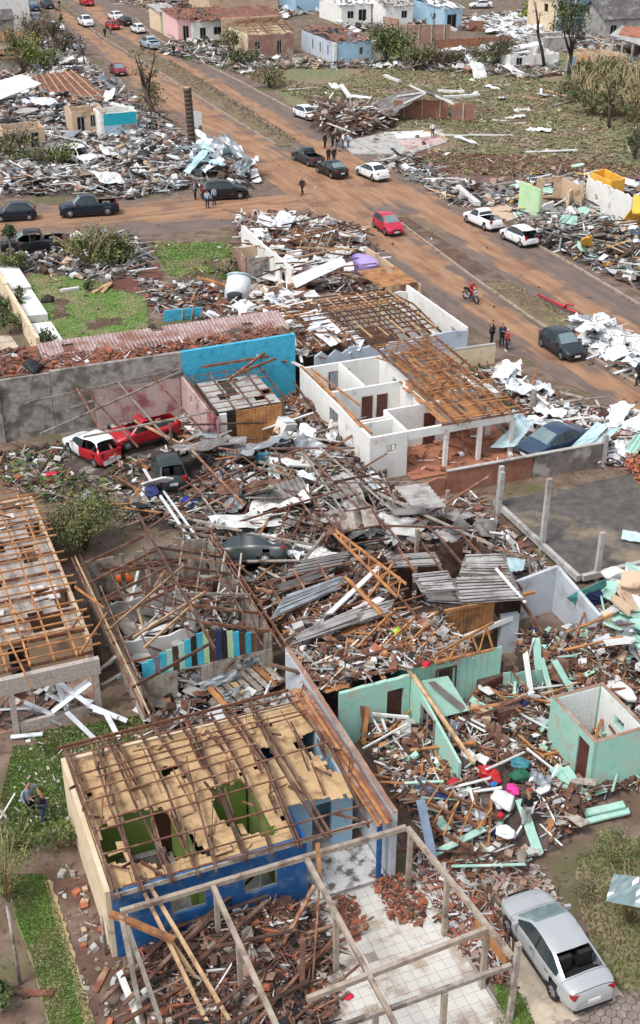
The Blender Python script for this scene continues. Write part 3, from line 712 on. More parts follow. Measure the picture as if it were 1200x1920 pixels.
    for a in ax:
        for sg in (1, -1):
            xw = L / 2 - a * L; yw = sg * (Wd / 2 - .1); mb = MB(); n = 20
            for r0, r1, y0, y1 in ((rw, rw, -.1, .1),):
                vs = []; prf = [(rw * .62, -.09), (rw * .93, -.1), (rw, -.06), (rw, .06), (rw * .93, .1), (rw * .62, .09)]
                for k in range(n):
                    for (r_, y_) in prf: vs.append((xw + math.cos(2 * PI * k / n) * r_, yw + y_, rw + math.sin(2 * PI * k / n) * r_))
                fs = [(k * 6 + q, ((k + 1) % n) * 6 + q, ((k + 1) % n) * 6 + q + 1, k * 6 + q + 1) for k in range(n) for q in range(5)]
                mb.add(vs, fs, 0, True)
            tw = mb.build('wheel', 'tyre', t, True)
            mb = MB(); yo = yw + sg * .07
            mb.tube([(xw, yw - .06, rw), (xw, yw + .06, rw)], rw * .62, n=18)
            for k in range(7): mb.beam((xw, yo, rw), (xw + math.cos(k * 2 * PI / 7) * rw * .6, yo, rw + math.sin(k * 2 * PI / 7) * rw * .6), .06, .03)
            mb.build('rim', 'rim', tw, True)
    e = Wd / 2
    for sg in (1, -1):
        hl = .66 if kind in ('sedan', 'hatch', 'smallpickup') else .84
        mb = MB(); mb.box((L / 2 - .24, sg * e * .66, hl - .03), (.2, e * .3, .11), 0, Matrix.Rotation(-sg * .35, 3, 'Z')); mb.build('headlight', 'lamp_clear', t, True)
        mb = MB(); mb.box((-L / 2 + .15, sg * e * .7, hl + .2 if kind not in ('pickup',) else .92), (.2, e * .26, .15 if kind == 'sedan' else .26), 0, Matrix.Rotation(sg * .3, 3, 'Z')); mb.build('tail_light', 'lamp_red', t, True)
        mb = MB(); xm_ = L / 2 - (ws0 + .075) * L; zm = (.99 if kind in ('sedan', 'hatch', 'smallpickup') else 1.16)
        if not (wreck > .8): mb.box((xm_, sg * (e + .07), zm), (.1, .2, .13), 0, Matrix.Rotation(sg * .2, 3, 'Z')); mb.build('mirror', 'paint_' + paint, t, True)
    mb = MB(); mb.box((L / 2 - .0, 0, .42), (.05, .42, .13)); mb.build('front_plate', 'plate_white', t, True)
    mb = MB(); mb.box((-L / 2 + .01, 0, .62 if kind != 'pickup' else .55), (.05, .42, .13)); mb.build('rear_plate', 'plate_white', t, True)
    mb = MB(); mb.box((L / 2 + .005, 0, .6 if kind in ('sedan', 'hatch', 'smallpickup') else .78), (.04, e * .9, .1)); mb.build('grille', 'trim_black', t, True)
    mb = MB(); Nn = len(rings[0])
    def ribbon(x, j0, j1, wd=.0016):
        for js in (range(j0, j1 + 1), [(Nn - q) % Nn for q in range(j0, j1 + 1)]):
            A, B = ring(max(0, x - wd)), ring(min(1, x + wd)); c0 = Vector((A[0][0], 0, .7)); vs = []
            for q in js:
                for P_ in (A[q], B[q]): p_ = Vector(P_); d_ = Vector((0, p_.y, p_.z - .7)); vs.append(p_ + d_.normalized() * .006)
            mb.add(vs, [(2 * k, 2 * k + 1, 2 * k + 3, 2 * k + 2) for k in range(len(vs) // 2 - 1)])
    ribbon(ws0 - .012, 4, 11); ribbon(.035, 6, 11); ribbon(bp, 2, 6); ribbon(ws0 + .075, 2, 6)
    if 'pick' not in kind: ribbon(rw1 + .008, 6, 11); ribbon(.972, 6, 11); ribbon(sw1 - .03, 4, 6)
    for sg in (1, -1):
        for xx in (bp - .035, sw1 - .1): mb.box((L / 2 - xx * L, sg * e * .995, .8), (.17, .03, .03))
    mb.build('door_seam', 'trim_black', t, True)
    mb = MB()
    for sg in (1, -1): mb.box((0, sg * (e - .015), .25), (L * .5, .05, .09))
    mb.box((-L / 2 + .03, 0, .33), (.08, e * 1.5, .12)); mb.box((L / 2 - .03, 0, .3), (.08, e * 1.5, .12)); mb.build('lower_trim', 'trim_black', t, True)
    return t

# ------------------------------------------------------------------ people
def person(label, loc, deg, pose='stand', top='black', legs='denim', hair='hair', h=1.72, group=None, z=0, cap=None, shoes='black', phase=1):
    k = h / 1.72; s = phase
    J = dict(pel=(0, 0, .93), sp=(0, 0, 1.1), ch=(0, 0, 1.3), nk=(.01, 0, 1.46), hd=(.03, 0, 1.57), ht=(.02, 0, 1.67), ns=(.115, 0, 1.56))
    for q, y in (('l', 1), ('r', -1)):
        J['sh' + q] = (0, .17 * y, 1.39); J['el' + q] = (-.02, .23 * y, 1.12); J['wr' + q] = (.06, .24 * y, .87); J['hp' + q] = (0, .09 * y, .88); J['kn' + q] = (.02, .1 * y, .48); J['an' + q] = (0, .11 * y, .08); J['to' + q] = (.17, .13 * y, .03)
    if pose == 'walk':
        J.update(knl=(.2 * s, .09, .5), anl=(.22 * s, .1, .1), tol=(.38 * s if s > 0 else -.08, .11, .05), knr=(-.1 * s + .05, -.09, .48), anr=(-.33 * s, -.1, .16), tor=(-.33 * s + .17, -.11, .04), ell=(-.15 * s, .23, 1.13), wrl=(-.12 * s, .25, .9), elr=(.1 * s, -.23, 1.13), wrr=(.24 * s, -.22, .93))
    if pose == 'point': J.update(elr=(.2, -.22, 1.28), wrr=(.45, -.2, 1.36))
    if pose == 'hip': J.update(ell=(-.12, .34, 1.14), wrl=(.04, .2, 1.0), elr=(-.12, -.34, 1.14), wrr=(.04, -.2, 1.0))
    if pose == 'head': J.update(ell=(.18, .32, 1.38), wrl=(.12, .12, 1.6), elr=(-.06, -.26, 1.12), wrr=(.1, -.24, .92))
    if pose == 'bend':
        J.update(sp=(.12, 0, 1.02), ch=(.34, 0, 1.1), nk=(.5, 0, 1.1), hd=(.6, 0, 1.06), ht=(.7, 0, 1.05), ns=(.62, 0, .96), shl=(.42, .17, 1.08), shr=(.42, -.17, 1.08), ell=(.45, .2, .8), elr=(.45, -.2, .8), wrl=(.52, .16, .56), wrr=(.52, -.16, .56), pel=(-.08, 0, .92), hpl=(-.06, .09, .88), hpr=(-.06, -.09, .88))
    if pose == 'ride':
        J.update(pel=(-.1, 0, .88), sp=(-.06, 0, 1.05), ch=(.02, 0, 1.24), nk=(.08, 0, 1.4), hd=(.11, 0, 1.5), ht=(.1, 0, 1.61), ns=(.2, 0, 1.49), shl=(.04, .17, 1.33), shr=(.04, -.17, 1.33), ell=(.2, .3, 1.12), elr=(.2, -.3, 1.12), wrl=(.44, .32, 1.06), wrr=(.44, -.32, 1.06),
                 hpl=(-.06, .1, .86), hpr=(-.06, -.1, .86), knl=(.32, .2, .74), knr=(.32, -.2, .74), anl=(.08, .19, .36), anr=(.08, -.19, .36), tol=(.26, .2, .3), tor=(.26, -.2, .3))
    if pose == 'phone': J.update(ell=(.02, .24, 1.12), wrl=(.26, .1, 1.2), elr=(.02, -.24, 1.12), wrr=(.26, -.1, 1.2))
    t = thing('person', label, 'person', (loc[0], loc[1], z), R(deg), group)
    def skin(name, nodes, edges, mat, root):
        names = list(nodes); me = bpy.data.meshes.new(name); me.from_pydata([tuple(c * k for c in nodes[n][0]) for n in names], [(names.index(a), names.index(b)) for a, b in edges], [])
        o = bpy.data.objects.new(name, me); COL.objects.link(o); md = o.modifiers.new('skin', 'SKIN'); md.use_smooth_shade = True
        for i, n in enumerate(names):
            r_ = nodes[n][1]; sv = me.skin_vertices[0].data[i]; sv.radius = (r_ * k, r_ * k) if not isinstance(r_, tuple) else (r_[0] * k, r_[1] * k); sv.use_root = n == root
        sb = o.modifiers.new('sub', 'SUBSURF'); sb.levels = 1; sb.render_levels = 1
        dg = bpy.context.evaluated_depsgraph_get(); m2 = bpy.data.meshes.new_from_object(o.evaluated_get(dg)); bpy.data.objects.remove(o)
        m2.materials.clear(); m2.materials.append(MATS[mat]); m2.name = name; o = bpy.data.objects.new(name, m2); COL.objects.link(o); o.parent = t; return o
    nd = {n: (J[n], r_) for n, r_ in dict(pel=.13, sp=.115, ch=.135, nk=.052, hd=.095, ht=.07, ns=.018).items()}; ed = [('pel', 'sp'), ('sp', 'ch'), ('ch', 'nk'), ('nk', 'hd'), ('hd', 'ht'), ('hd', 'ns')]
    for q in 'lr':
        for n, r_ in dict(sh=.055, el=.04, wr=.026, hp=.085, kn=.055, an=.038, to=.03).items(): nd[n + q] = (J[n + q], r_)
        ed += [('ch', 'sh' + q), ('sh' + q, 'el' + q), ('el' + q, 'wr' + q), ('pel', 'hp' + q), ('hp' + q, 'kn' + q), ('kn' + q, 'an' + q), ('an' + q, 'to' + q)]
        w_ = Vector(J['wr' + q]); d = (w_ - Vector(J['el' + q])).normalized(); sd = Vector((0, 1, 0)).cross(d).normalized(); pm = w_ + d * .06; nd['pm' + q] = (tuple(pm), .026); ed.append(('wr' + q, 'pm' + q))
        for i, (ln, of) in enumerate(((.07, -.028), (.085, -.009), (.08, .01), (.062, .027))):
            a = pm + d * .03 + sd * of; b = a + d * ln + Vector((0, -.02 if q == 'l' else .02, 0)); nd[f'f{i}{q}'] = (tuple(a), .009); nd[f'g{i}{q}'] = (tuple(b), .008); ed += [('pm' + q, f'f{i}{q}'), (f'f{i}{q}', f'g{i}{q}')]
        a = w_ + d * .03 + sd * .04; nd['th' + q] = (tuple(a + d * .035), .009); ed.append(('pm' + q, 'th' + q))
    skin('body', nd, ed, 'person_skin', 'pel')
    P_ = {n: (J[n], r_) for n, r_ in dict(pel=.145, sp=.14, ch=.155).items()}; P_['nk'] = (tuple(Vector(J['nk']).lerp(Vector(J['ch']), .35)), .075); e2 = [('pel', 'sp'), ('sp', 'ch'), ('ch', 'nk')]
    for q in 'lr':
        P_['sh' + q] = (J['sh' + q], .072); P_['el' + q] = (J['el' + q], .056); P_['wr' + q] = (tuple(Vector(J['wr' + q]).lerp(Vector(J['el' + q]), .1)), .042); e2 += [('ch', 'sh' + q), ('sh' + q, 'el' + q), ('el' + q, 'wr' + q)]
    skin('shirt', P_, e2, 'person_' + top, 'sp')
    P_ = {'pel': (J['pel'], .15)}; e2 = []
    for q in 'lr':
        P_['hp' + q] = (J['hp' + q], .105); P_['kn' + q] = (J['kn' + q], .075); P_['an' + q] = (J['an' + q], .06); e2 += [('pel', 'hp' + q), ('hp' + q, 'kn' + q), ('kn' + q, 'an' + q)]
    skin('trousers', P_, e2, 'person_' + legs, 'pel')
    for q in 'lr':
        a, b = Vector(J['an' + q]), Vector(J['to' + q]); skin('shoe', {'a': (tuple(a - (b - a) * .25 + Vector((0, 0, -.02))), .048), 'b': (tuple(a.lerp(b, .5) + Vector((0, 0, -.01))), .048), 'c': (tuple(b), .034)}, [('a', 'b'), ('b', 'c')], 'person_' + shoes, 'b')
    a, b = Vector(J['hd']), Vector(J['ht']); u = (b - a).normalized(); bk = -Vector((1, 0, 0)) if pose != 'bend' else Vector((0, 0, 1))
    skin('hair', {'a': (tuple(a + u * .03 + bk * .035), .085), 'b': (tuple(b + u * .005 + bk * .012), .085)}, [('a', 'b')], 'person_' + (cap or hair), 'a')
    return t
# ------------------------------------------------------------------ near buildings
def ray(px, py):
    a = (px - 600) / FOC; b = (py - 960) / FOC; c, s = math.cos(PITCH), math.sin(PITCH)
    return _r * a + _f * (c - b * s) + Vector((0, 0, -s - b * c))
def Wv(px, py, v): d = ray(px, py); return Vector((0, 0, CAMH)) + d * (v / d.y)
def Wu(px, py, u): d = ray(px, py); return Vector((0, 0, CAMH)) + d * (u / d.x)
def wl(root, mat, a, b, z0, z1, holes=(), t=.16, name='wall', ragged=0, label=None):
    mb = MB(); mb.wall(a, b, z0, z1, t, 0, holes, ragged=ragged); o = mb.build(name, mat, root)
    if label: o['label'] = label
    return o
def timber(root, name, a, b, w_, h_, mat, roll=0):
    mb = MB(); mb.beam(a, b, w_, h_, 0, roll); return mb.build(name, mat, root)
def slab(root, name, mat, a, b, z0, z1):
    mb = MB(); mb.bb((a[0], a[1], z0), (b[0], b[1], z1)); return mb.build(name, mat, root)
def frame(root, a, b, z0, z1, mat='wood_dark', t=.06, bars=1, name='window'):
    """window frame with mullions between two ground points"""
    mb = MB(); a = Vector((*a[:2], 0)); b = Vector((*b[:2], 0)); up = Vector((0, 0, 1))
    mb.beam(a + up * (z0 + .03), b + up * (z0 + .03), t, t); mb.beam(a + up * (z1 - .03), b + up * (z1 - .03), t, t)
    for k in range(bars + 2):
        p = a.lerp(b, k / (bars + 1)); d = (b - a).normalized() * (t / 2) * (1 if k == 0 else -1 if k == bars + 1 else 0); mb.beam(p + d + up * (z0 + .06), p + d + up * (z1 - .06), t * .9, t * .9)
    return mb.build(name, mat, root)
def skin_roof(root, f, u0, u1, v0, v1, raft, batt, mr, mb_, rw=(.07, .15), bw=(.04, .045), jit=.05, miss=.1, along='v', double=False, short=.25):
    """open roof timbers over z = f(u, v): rafters along one axis, battens across"""
    nr, nb = raft, batt
    for i in range(nr):
        k = i / (nr - 1)
        for dd in ((-.06, .06) if double else (0,)):
            if along == 'v':
                u = u0 + (u1 - u0) * k + dd; n = 2; vm = (v0 + v1) / 2; q = [(u + rnd(-jit, jit), v0, f(u, v0)), (u + rnd(-jit, jit), vm, f(u, vm)), (u + rnd(-jit, jit), v1, f(u, v1))]
            else:
                v = v0 + (v1 - v0) * k + dd; um = (u0 + u1) / 2; q = [(u0, v + rnd(-jit, jit), f(u0, v)), (um, v + rnd(-jit, jit), f(um, v)), (u1, v + rnd(-jit, jit), f(u1, v))]
            if random.random() < miss * .4: continue
            m_ = MB(); m_.beam(q[0], q[1], rw[0], rw[1]); m_.beam(q[1], q[2], rw[0], rw[1]); m_.build('rafter', mr, root)
    for i in range(nb):
        k = (i + .5) / nb
        a0, a1 = 0, 1
        if random.random() < miss: continue
        if random.random() < short: a0 = rnd(0, .4)
        if random.random() < short: a1 = rnd(.55, 1)
        s1, s2 = rnd(-jit, jit), rnd(-jit, jit); up = rw[1] / 2 + bw[1] / 2 + .004
        if along == 'v':
            v = v0 + (v1 - v0) * k; a, b = u0 + (u1 - u0) * a0, u0 + (u1 - u0) * a1; timber(root, 'batten', (a, v + s1, f(a, v) + up), (b, v + s2, f(b, v) + up), bw[0], bw[1], mb_)
        else:
            u = u0 + (u1 - u0) * k; a, b = v0 + (v1 - v0) * a0, v0 + (v1 - v0) * a1; timber(root, 'batten', (u + s1, a, f(u, a) + up), (u + s2, b, f(u, b) + up), bw[0], bw[1], mb_)
def boards(root, name, mat, u0, u1, v0, v1, z, holes_px=(), bw=.24, seg=.34, miss=.03, along='v', f=None, t=.02, gap=.006, jz=.012):
    """ceiling or roof boarding with pieces torn out where photo polygons say"""
    mb = MB(); hs = [poly_px(h, z) for h in holes_px]
    nu = int(abs(u1 - u0) / bw); 
    for i in range(nu):
        a, b = u0 + (u1 - u0) * i / nu + gap, u0 + (u1 - u0) * (i + 1) / nu - gap; v = v0 - rnd(0, seg * .3) if gap < .004 else v0; v = max(v, v0)
        while v < v1 - .02:
            e = min(v1, v + seg * rnd(.7, 1.3)); c = ((a + b) / 2, (v + e) / 2)
            if not any(inpoly(c, h) for h in hs) and random.random() > miss:
                d = rnd(-jz, jz); zz = f((a + b) / 2, v) if f else z; z2 = f((a + b) / 2, e) if f else z
                mb.panel([(a, v, zz + d), (b, v, zz + d), (b, e - gap / 2, z2 + d), (a, e - gap / 2, z2 + d)], t)
            v = e
    return mb.build(name, mat, root)

# --- the yellow and blue house in the foreground
H1 = thing('house', 'roofless yellow and blue house with cream ceiling boards under a lattice of dark rafters', 'house', (8.3, 30, 0))
M('porch_stained', (.72, .71, .69), (.6, .59, .57), 2.5, st=(.12, .1, .09), sa=.42, ssc=2.2)
slab(H1, 'floor', 'cement', (4.1, 27.0), (12.7, 33.2), 0, .08)
wl(H1, 'plaster_cream', (4.0, 26.9), (4.0, 33.4), 0, 2.82, label='cream yellow side wall')
wl(H1, 'plaster_white', (12.72, 28.9), (12.72, 33.4), 0, 2.8); wl(H1, 'plaster_sky', (10.42, 28.8), (12.8, 28.8), .05, 2.7, [(.9, 1.6, .05, 2.1)]); wl(H1, 'plaster_blue', (10.3, 27.0), (10.3, 28.9), 0, 2.7); slab(H1, 'porch_floor', 'porch_stained', (10.4, 26.7), (13.2, 28.7), .0, .085); wl(H1, 'plaster_cream', (4.1, 33.32), (12.64, 33.32), 0, 2.8)
w1a, w1b = Wv(320, 1712, 26.9), Wv(388, 1712, 26.9); w2a, w2b = Wv(455, 1662, 26.9), Wv(520, 1662, 26.9)
wl(H1, 'plaster_blue', (4.09, 26.9), (10.38, 26.9), 0, 2.72, [(w1a.x - 4.09, w1b.x - 4.09, 1.1, 2.0), (w2a.x - 4.09, w2b.x - 4.09, 1.05, 1.85), ], label='bright blue front wall')
frame(H1, (w1a.x, 26.9), (w1b.x, 26.9), 1.1, 2.0, 'metal_grey'); frame(H1, (w2a.x, 26.9), (w2b.x, 26.9), 1.05, 1.85, 'metal_grey')
for a, b, m in (((4.1, 30.3), (9.5, 30.3), 'plaster_green'), ((9.66, 27.0), (9.66, 30.4), 'plaster_green'), ((9.76, 30.3), (12.6, 30.3), 'plaster_sky'), ((8.2, 30.4), (8.2, 33.2), 'plaster_blue'), ((6.9, 27.0), (6.9, 30.2), 'plaster_green')):
    wl(H1, m, a, b, .08, 2.68, [(2.15, 2.95, .08, 2.2)] if a == (4.1, 30.3) else ())
slab(H1, 'room_lining', 'plaster_sky', (9.75, 27.05), (9.79, 30.2), .1, 2.6); slab(H1, 'room_lining', 'plaster_sky', (12.58, 28.95), (12.62, 33.2), .1, 2.6); slab(H1, 'room_lining', 'plaster_blue', (8.3, 33.2), (12.5, 33.23), .1, 2.6)
slab(H1, 'door', 'door_brown', (6.3, 30.19), (7.0, 30.215), .1, 2.15)
boards(H1, 'ceiling', 'ceiling_board', 4.1, 12.62, 26.98, 33.2, 2.74, [
    [(182, 1552), (250, 1520), (300, 1515), (330, 1540), (392, 1600), (330, 1618), (200, 1618)], [(392, 1480), (455, 1460), (480, 1500), (520, 1562), (450, 1570), (410, 1530)],
    [(535, 1508), (600, 1500), (665, 1490), (698, 1540), (560, 1590)], [(545, 1395), (610, 1360), (660, 1440), (630, 1450), (600, 1420)], [(475, 1405), (505, 1398), (512, 1420), (482, 1428)], [(290, 1625), (300, 1622), (303, 1655), (290, 1650)], [(300, 1445), (330, 1430), (340, 1440), (310, 1455)], [(590, 1338), (612, 1330), (625, 1350), (600, 1360)]], bw=.14, seg=.22, miss=.006, gap=.0015, jz=.002)
for k in range(9): u = 4.95 + k * .86; slab(H1, 'ceiling_seam', 'wood_red', (u, 27.0), (u + .025, 27.0 + rnd(.4, 1.2)), 2.744, 2.755); slab(H1, 'ceiling_seam', 'wood_red', (u, 30.5), (u + .025, 33.1), 2.744, 2.755)
for k in range(16):
    u, v = rnd(4.4, 12), rnd(27, 33); a = rnd(0, 6.3); l_ = rnd(.3, .8)
    mb = MB(); mb.box((u, v, 2.8 + rnd(0, .08)), (l_, rnd(.15, .4), .015), 0, Euler((rnd(-.2, .2), rnd(-.2, .2), a)).to_matrix()); mb.build('torn_board', 'ceiling_board', H1)
F1 = lambda u, v: 2.96 + .34 * (1 - abs(v - 30.4) / 3.6) + .03 * math.sin(u * 2.3 + v)
skin_roof(H1, F1, 4.15, 12.5, 26.4, 33.6, 11, 15, 'wood_dark', 'wood_red', rw=(.06, .14), bw=(.045, .045), jit=.19, miss=.2, double=True, short=.45)
for i in range(64):                                                          # struts, ties and loose ends among the trusses
    u = 4.3 + 8.2 * (i % 11) / 10 + rnd(-.2, .2); v = rnd(26.8, 33); dv = rnd(.5, 1.6) * random.choice((-1, 1)); du = rnd(-.5, .5)
    timber(H1, 'strut', (u, v, 2.82), (u + du, min(33.4, max(26.5, v + dv)), 3.2 + rnd(-.1, .35)), rnd(.03, .06), rnd(.05, .1), random.choice(('wood_dark', 'wood_red')))
for k, (o, zz) in enumerate(((0, 3.0), (.16, 3.05), (.34, 2.98), (.5, 3.08))):
    a = W(566 + k * 8, 1296, 3.0); timber(H1, 'gable_board', (12.45 + o, 33.7, zz + .05), (12.5 + o + rnd(-.1, .15), 26.2, zz), .14, .05, 'wood_red' if k % 2 else 'wood_orange')
timber(H1, 'eave_board', (4.1, 26.62, 2.86), (12.5, 26.62, 2.86), .05, .16, 'wood_grey'); timber(H1, 'eave_board', (3.9, 33.75, 3.0), (12.4, 33.8, 3.0), .05, .12, 'wood_red')
t = thing('sofa', 'grey purple sofa in the green room under the torn ceiling', 'sofa', (5.6, 29.3, .08))
one_part('seat', 'cloth_brown', t, lambda mb: mb.bb((4.9, 28.9, .1), (6.5, 29.7, .5))); one_part('backrest', 'cement_dark', t, lambda mb: mb.bb((4.9, 29.72, .1), (6.5, 29.95, .95)))
for x in (4.78, 6.62): one_part('armrest', 'cement_dark', t, lambda mb: mb.bb((x - .1, 28.9, .1), (x + .1, 29.95, .65)))
t = thing('stove', 'white kitchen stove seen through the hole in the ceiling boards', 'stove', (8.7, 29.7, .08))
one_part('body', 'sheet_white', t, lambda mb: mb.bb((8.4, 29.4, .1), (9.0, 29.98, .95))); one_part('cooktop', 'metal_grey', t, lambda mb: [mb.tube([(8.4 + a, 29.4 + b, .952), (8.4 + a, 29.4 + b, .975)], .09) for a in (.17, .43) for b in (.16, .42)])
t = thing('refrigerator', 'tall white refrigerator beside the stove in the green kitchen', 'refrigerator', (8.0, 29.8, .08))
one_part('cabinet', 'sheet_white', t, lambda mb: mb.bb((7.7, 29.4, .1), (8.25, 30.1, 1.75))); one_part('door', 'metal_white', t, lambda mb: [mb.bb((7.7, 29.34, .14), (8.25, 29.39, 1.2)), mb.bb((7.7, 29.34, 1.24), (8.25, 29.39, 1.73))])

# --- the bare carport frame in front of it
CP = thing('carport_frame', 'bare beams and posts of a roofless carport over white floor tiles', 'carport', (9.5, 23.3, 0))
zb = 2.6
for a, b in (((4.2, 26.2), (13.55, 26.2)), ((13.6, 26.12), (14.15, 20.4)), ((7.05, 26.1), (7.15, 19.2)), ((10.1, 26.1), (10.1, 19.2)), ((8.2, 21.25), (13.95, 21.55))):
    timber(CP, 'beam', (*a, zb + rnd(-.01, .01)), (*b, zb + rnd(-.01, .01)), .14, .17, 'concrete_frame')
timber(CP, 'beam', (5.5, 20.3, 2.28), (14.1, 20.35, 2.32), .12, .15, 'wood_grey')
for u, v, z in ((13.62, 26.0, 2.5), (13.85, 23.8, 2.5), (10.0, 20.6, 2.2), (10.1, 23.7, 2.5), (7.1, 23.8, 2.5), (7.1, 26.05, 2.5), (14.0, 21.6, 2.5), (14.22, 20.3, 3.2), (12.0, 20.32, 2.2), (4.35, 26.1, 2.5), (4.6, 22.5, 2.0)):
    timber(CP, 'post', (u, v, 0), (u + rnd(-.03, .03), v, z), .15, .15, 'concrete_frame' if u < 14.1 else 'wood_grey')
o = timber(CP, 'post', (12.9, 26.75, 0), (12.9, 26.75, 2.5), .14, .14, 'plaster_blue'); o['label'] = 'blue painted post'
o = timber(CP, 'broken_panel', (14.05, 22.3, 2.15), (14.2, 20.7, 2.25), .1, .75, 'ceiling_orange'); o['label'] = 'splintered orange board'
M('tile_white', (.64, .62, .57), (.54, .51, .46), .7, st=(.4, .32, .25), sa=.33, ssc=1.1, r=.5)
M('tile_joint', (.35, .31, .27), (.27, .24, .21), 2)
one_part('floor_slab', 'tile_joint', CP, lambda mb: mb.bb((7.9, 19.0, .0), (14.2, 26.65, .04)))
def tiles(mb, u0, u1, v0, v1, s, z, gap=.012):
    for i in range(int((u1 - u0) / s)):
        for j in range(int((v1 - v0) / s)):
            if random.random() > .02: mb.box((u0 + (i + .5) * s, v0 + (j + .5) * s, z + rnd(-.002, .003)), (s - gap, s - gap, .02))
one_part('floor_tiles', 'tile_white', CP, lambda mb: tiles(mb, 7.95, 14.2, 19.0, 26.6, .36, .05))
mb = MB(); mb.bb((13.35, 26.7, 0), (15.6, 27.6, .03)); mb.bb((12.85, 26.7, 0), (13.15, 30, .03))

# --- boundary wall behind the blue house
G1 = thing('boundary_wall', 'tall pale grey wall running back between blue house and mint house', 'wall', (13.35, 31, 0))
wl(G1, 'cement_blue', (13.35, 26.6), (13.35, 36.4), 0, 2.95, t=.2); one_part('coping', 'brick_dusty', G1, lambda mb: mb.panel([(13.26, 26.6, 2.985), (13.45, 26.6, 2.985), (13.45, 36.4, 2.985), (13.26, 36.4, 2.985)], .03, 0, 2, 40, bend=.02))

# --- mint house
MH = thing('mint_house', 'wrecked mint green timber house without roof, its rooms full of debris', 'house', (17.5, 33, 0))
wl(MH, 'plaster_mint', (14.3, 33.5), (17.2, 33.5), 0, 2.6, [(1.95, 2.65, 0, 2.1)], ragged=.06)
wl(MH, 'plaster_mint', (17.28, 33.6), (17.28, 29.4), 0, (2.58, 1.5), [(1.1, 2.3, .5, 2.0)], t=.1)
timber(MH, 'top_plate', (17.2, 33.7, 2.7), (17.12, 28.2, 2.5), .1, .1, 'wood_pale')
def plankwall(root, a, b, z0, z1, mat, w_=.19, miss=0, name='plank_wall', holes=(), var=.06, t=.04, lean=0):
    mb = MB(); a = Vector(a); b = Vector(b); L = (b - a).length; n = int(L / w_); d = (b - a) / L; nr = Vector((-d.y, d.x))
    for k in range(n):
        if random.random() < miss: continue
        s0 = k * L / n; c = a + d * (s0 + L / n / 2); top = (z1 if not callable(z1) else z1(s0 / L)) + rnd(-var, var); ang = math.atan2(d.y, d.x)
        zs = [(z0, top)]
        for h in holes:
            if h[0] < s0 + L / n / 2 < h[1]: zs = [(z0, h[2]), (h[3], top)]
        for za, zc in zs:
            if zc - za > .05: mb.box((c.x + nr.x * rnd(0, .006), c.y + nr.y * rnd(0, .006), (za + zc) / 2), (L / n - .012, t, zc - za), 0, Matrix.Rotation(ang, 3, 'Z') @ Matrix.Rotation(rnd(-lean, lean), 3, 'Y'))
    return mb.build(name, mat, root)
plankwall(MH, (17.4, 33.85), (21.4, 33.85), 0, 2.55, 'plaster_mint', .3, holes=[(1.1, 2.0, 1.1, 2.2)], var=.03)
plankwall(MH, (21.45, 33.7), (23.2, 33.4), 0, 1.25, 'plaster_mint', .3, var=.1, lean=.06)
frame(MH, (18.5, 33.8), (19.4, 33.8), 1.1, 2.2, 'wood_dark', bars=2); frame(MH, (17.22, 32.5), (17.2, 31.3), .5, 2.0, 'wood_grey', bars=1)
slab(MH, 'door', 'door_brown', (16.3, 33.62), (16.95, 33.66), .05, 2.05)
wl(MH, 'cement_dark', (14.3, 36.3), (17.3, 36.3), 0, 2.5); wl(MH, 'teal_board', (17.3, 33.95), (17.3, 36.2), 0, 2.5, t=.08)
boards(MH, 'ceiling', 'ceiling_orange', 13.6, 19.2, 33.6, 36.3, 2.62, [[(700, 1222), (755, 1205), (775, 1245), (728, 1262)], [(645, 1262), (700, 1245), (722, 1275), (650, 1300)]], bw=.2, seg=1.3, miss=.25)
slab(MH, 'floor', 'soil', (14.3, 27.5), (23, 36.3), 0, .03)
mb = MB(); mb.panel([W(790, 1277, 2.3), W(840, 1268, 2.5), W(880, 1332, 1.2), W(828, 1345, 1.0)], .06); o = one(mb, 'fallen_wall_panel', 'mint_board', 'large mint green wall panel with grey stripe leaning on long beam', 'panel')
mb = MB(); mb.panel([W(802, 1282, 2.34) + Vector((0, 0, .05)), W(814, 1279, 2.38) + Vector((0, 0, .05)), W(872, 1326, 1.36) + Vector((0, 0, .05)), W(862, 1334, 1.26) + Vector((0, 0, .05))], .02); q = mb.build('stripe', 'cement_dark', o)
# --- mint bathroom cubicle
BC = thing('bathroom_cubicle', 'small roofless mint green bathroom cubicle lined with white tiles', 'bathroom', (22.7, 29.1, 0))
M('wall_tile', (.82, .82, .8), (.74, .74, .71), .9, st=(.6, .56, .48), sa=.15, ssc=1)
u0, u1, v0, v1, hh = 21.68, 23.78, 27.62, 30.5, 2.42
wl(BC, 'plaster_mint', (u0, v0), (u0, v1), 0, hh, [(.25, .95, .06, 2.1)], t=.14); wl(BC, 'plaster_mint', (u0 + .08, v0 + .07), (u1 - .08, v0 + .07), 0, hh, t=.14)
wl(BC, 'plaster_mint', (u1, v0), (u1, v1), 0, hh, [(1.1, 1.6, 1.5, 1.95)], t=.14); wl(BC, 'plaster_mint', (u0 + .08, v1 - .07), (u1 - .08, v1 - .07), 0, hh, t=.14)
slab(BC, 'door', 'door_brown', (u0 - .03, v0 + .27), (u0 - .005, v0 + .93), .06, 2.06)
def tl(mb):
    for z in range(11):
        for k in range(13): mb.box((u1 - .085, v0 + .22 + k * .2, .3 + z * .2), (.02, .19, .19)) if not (5 <= k <= 7 and 6 <= z <= 7) else None
        for k in range(9): mb.box((u0 + .22 + k * .2, v1 - .155, .3 + z * .2), (.19, .02, .19))
one_part('wall_tiles', 'wall_tile', BC, tl); slab(BC, 'floor', 'wall_tile', (u0 + .07, v0 + .14), (u1 - .07, v1 - .14), 0, .1)
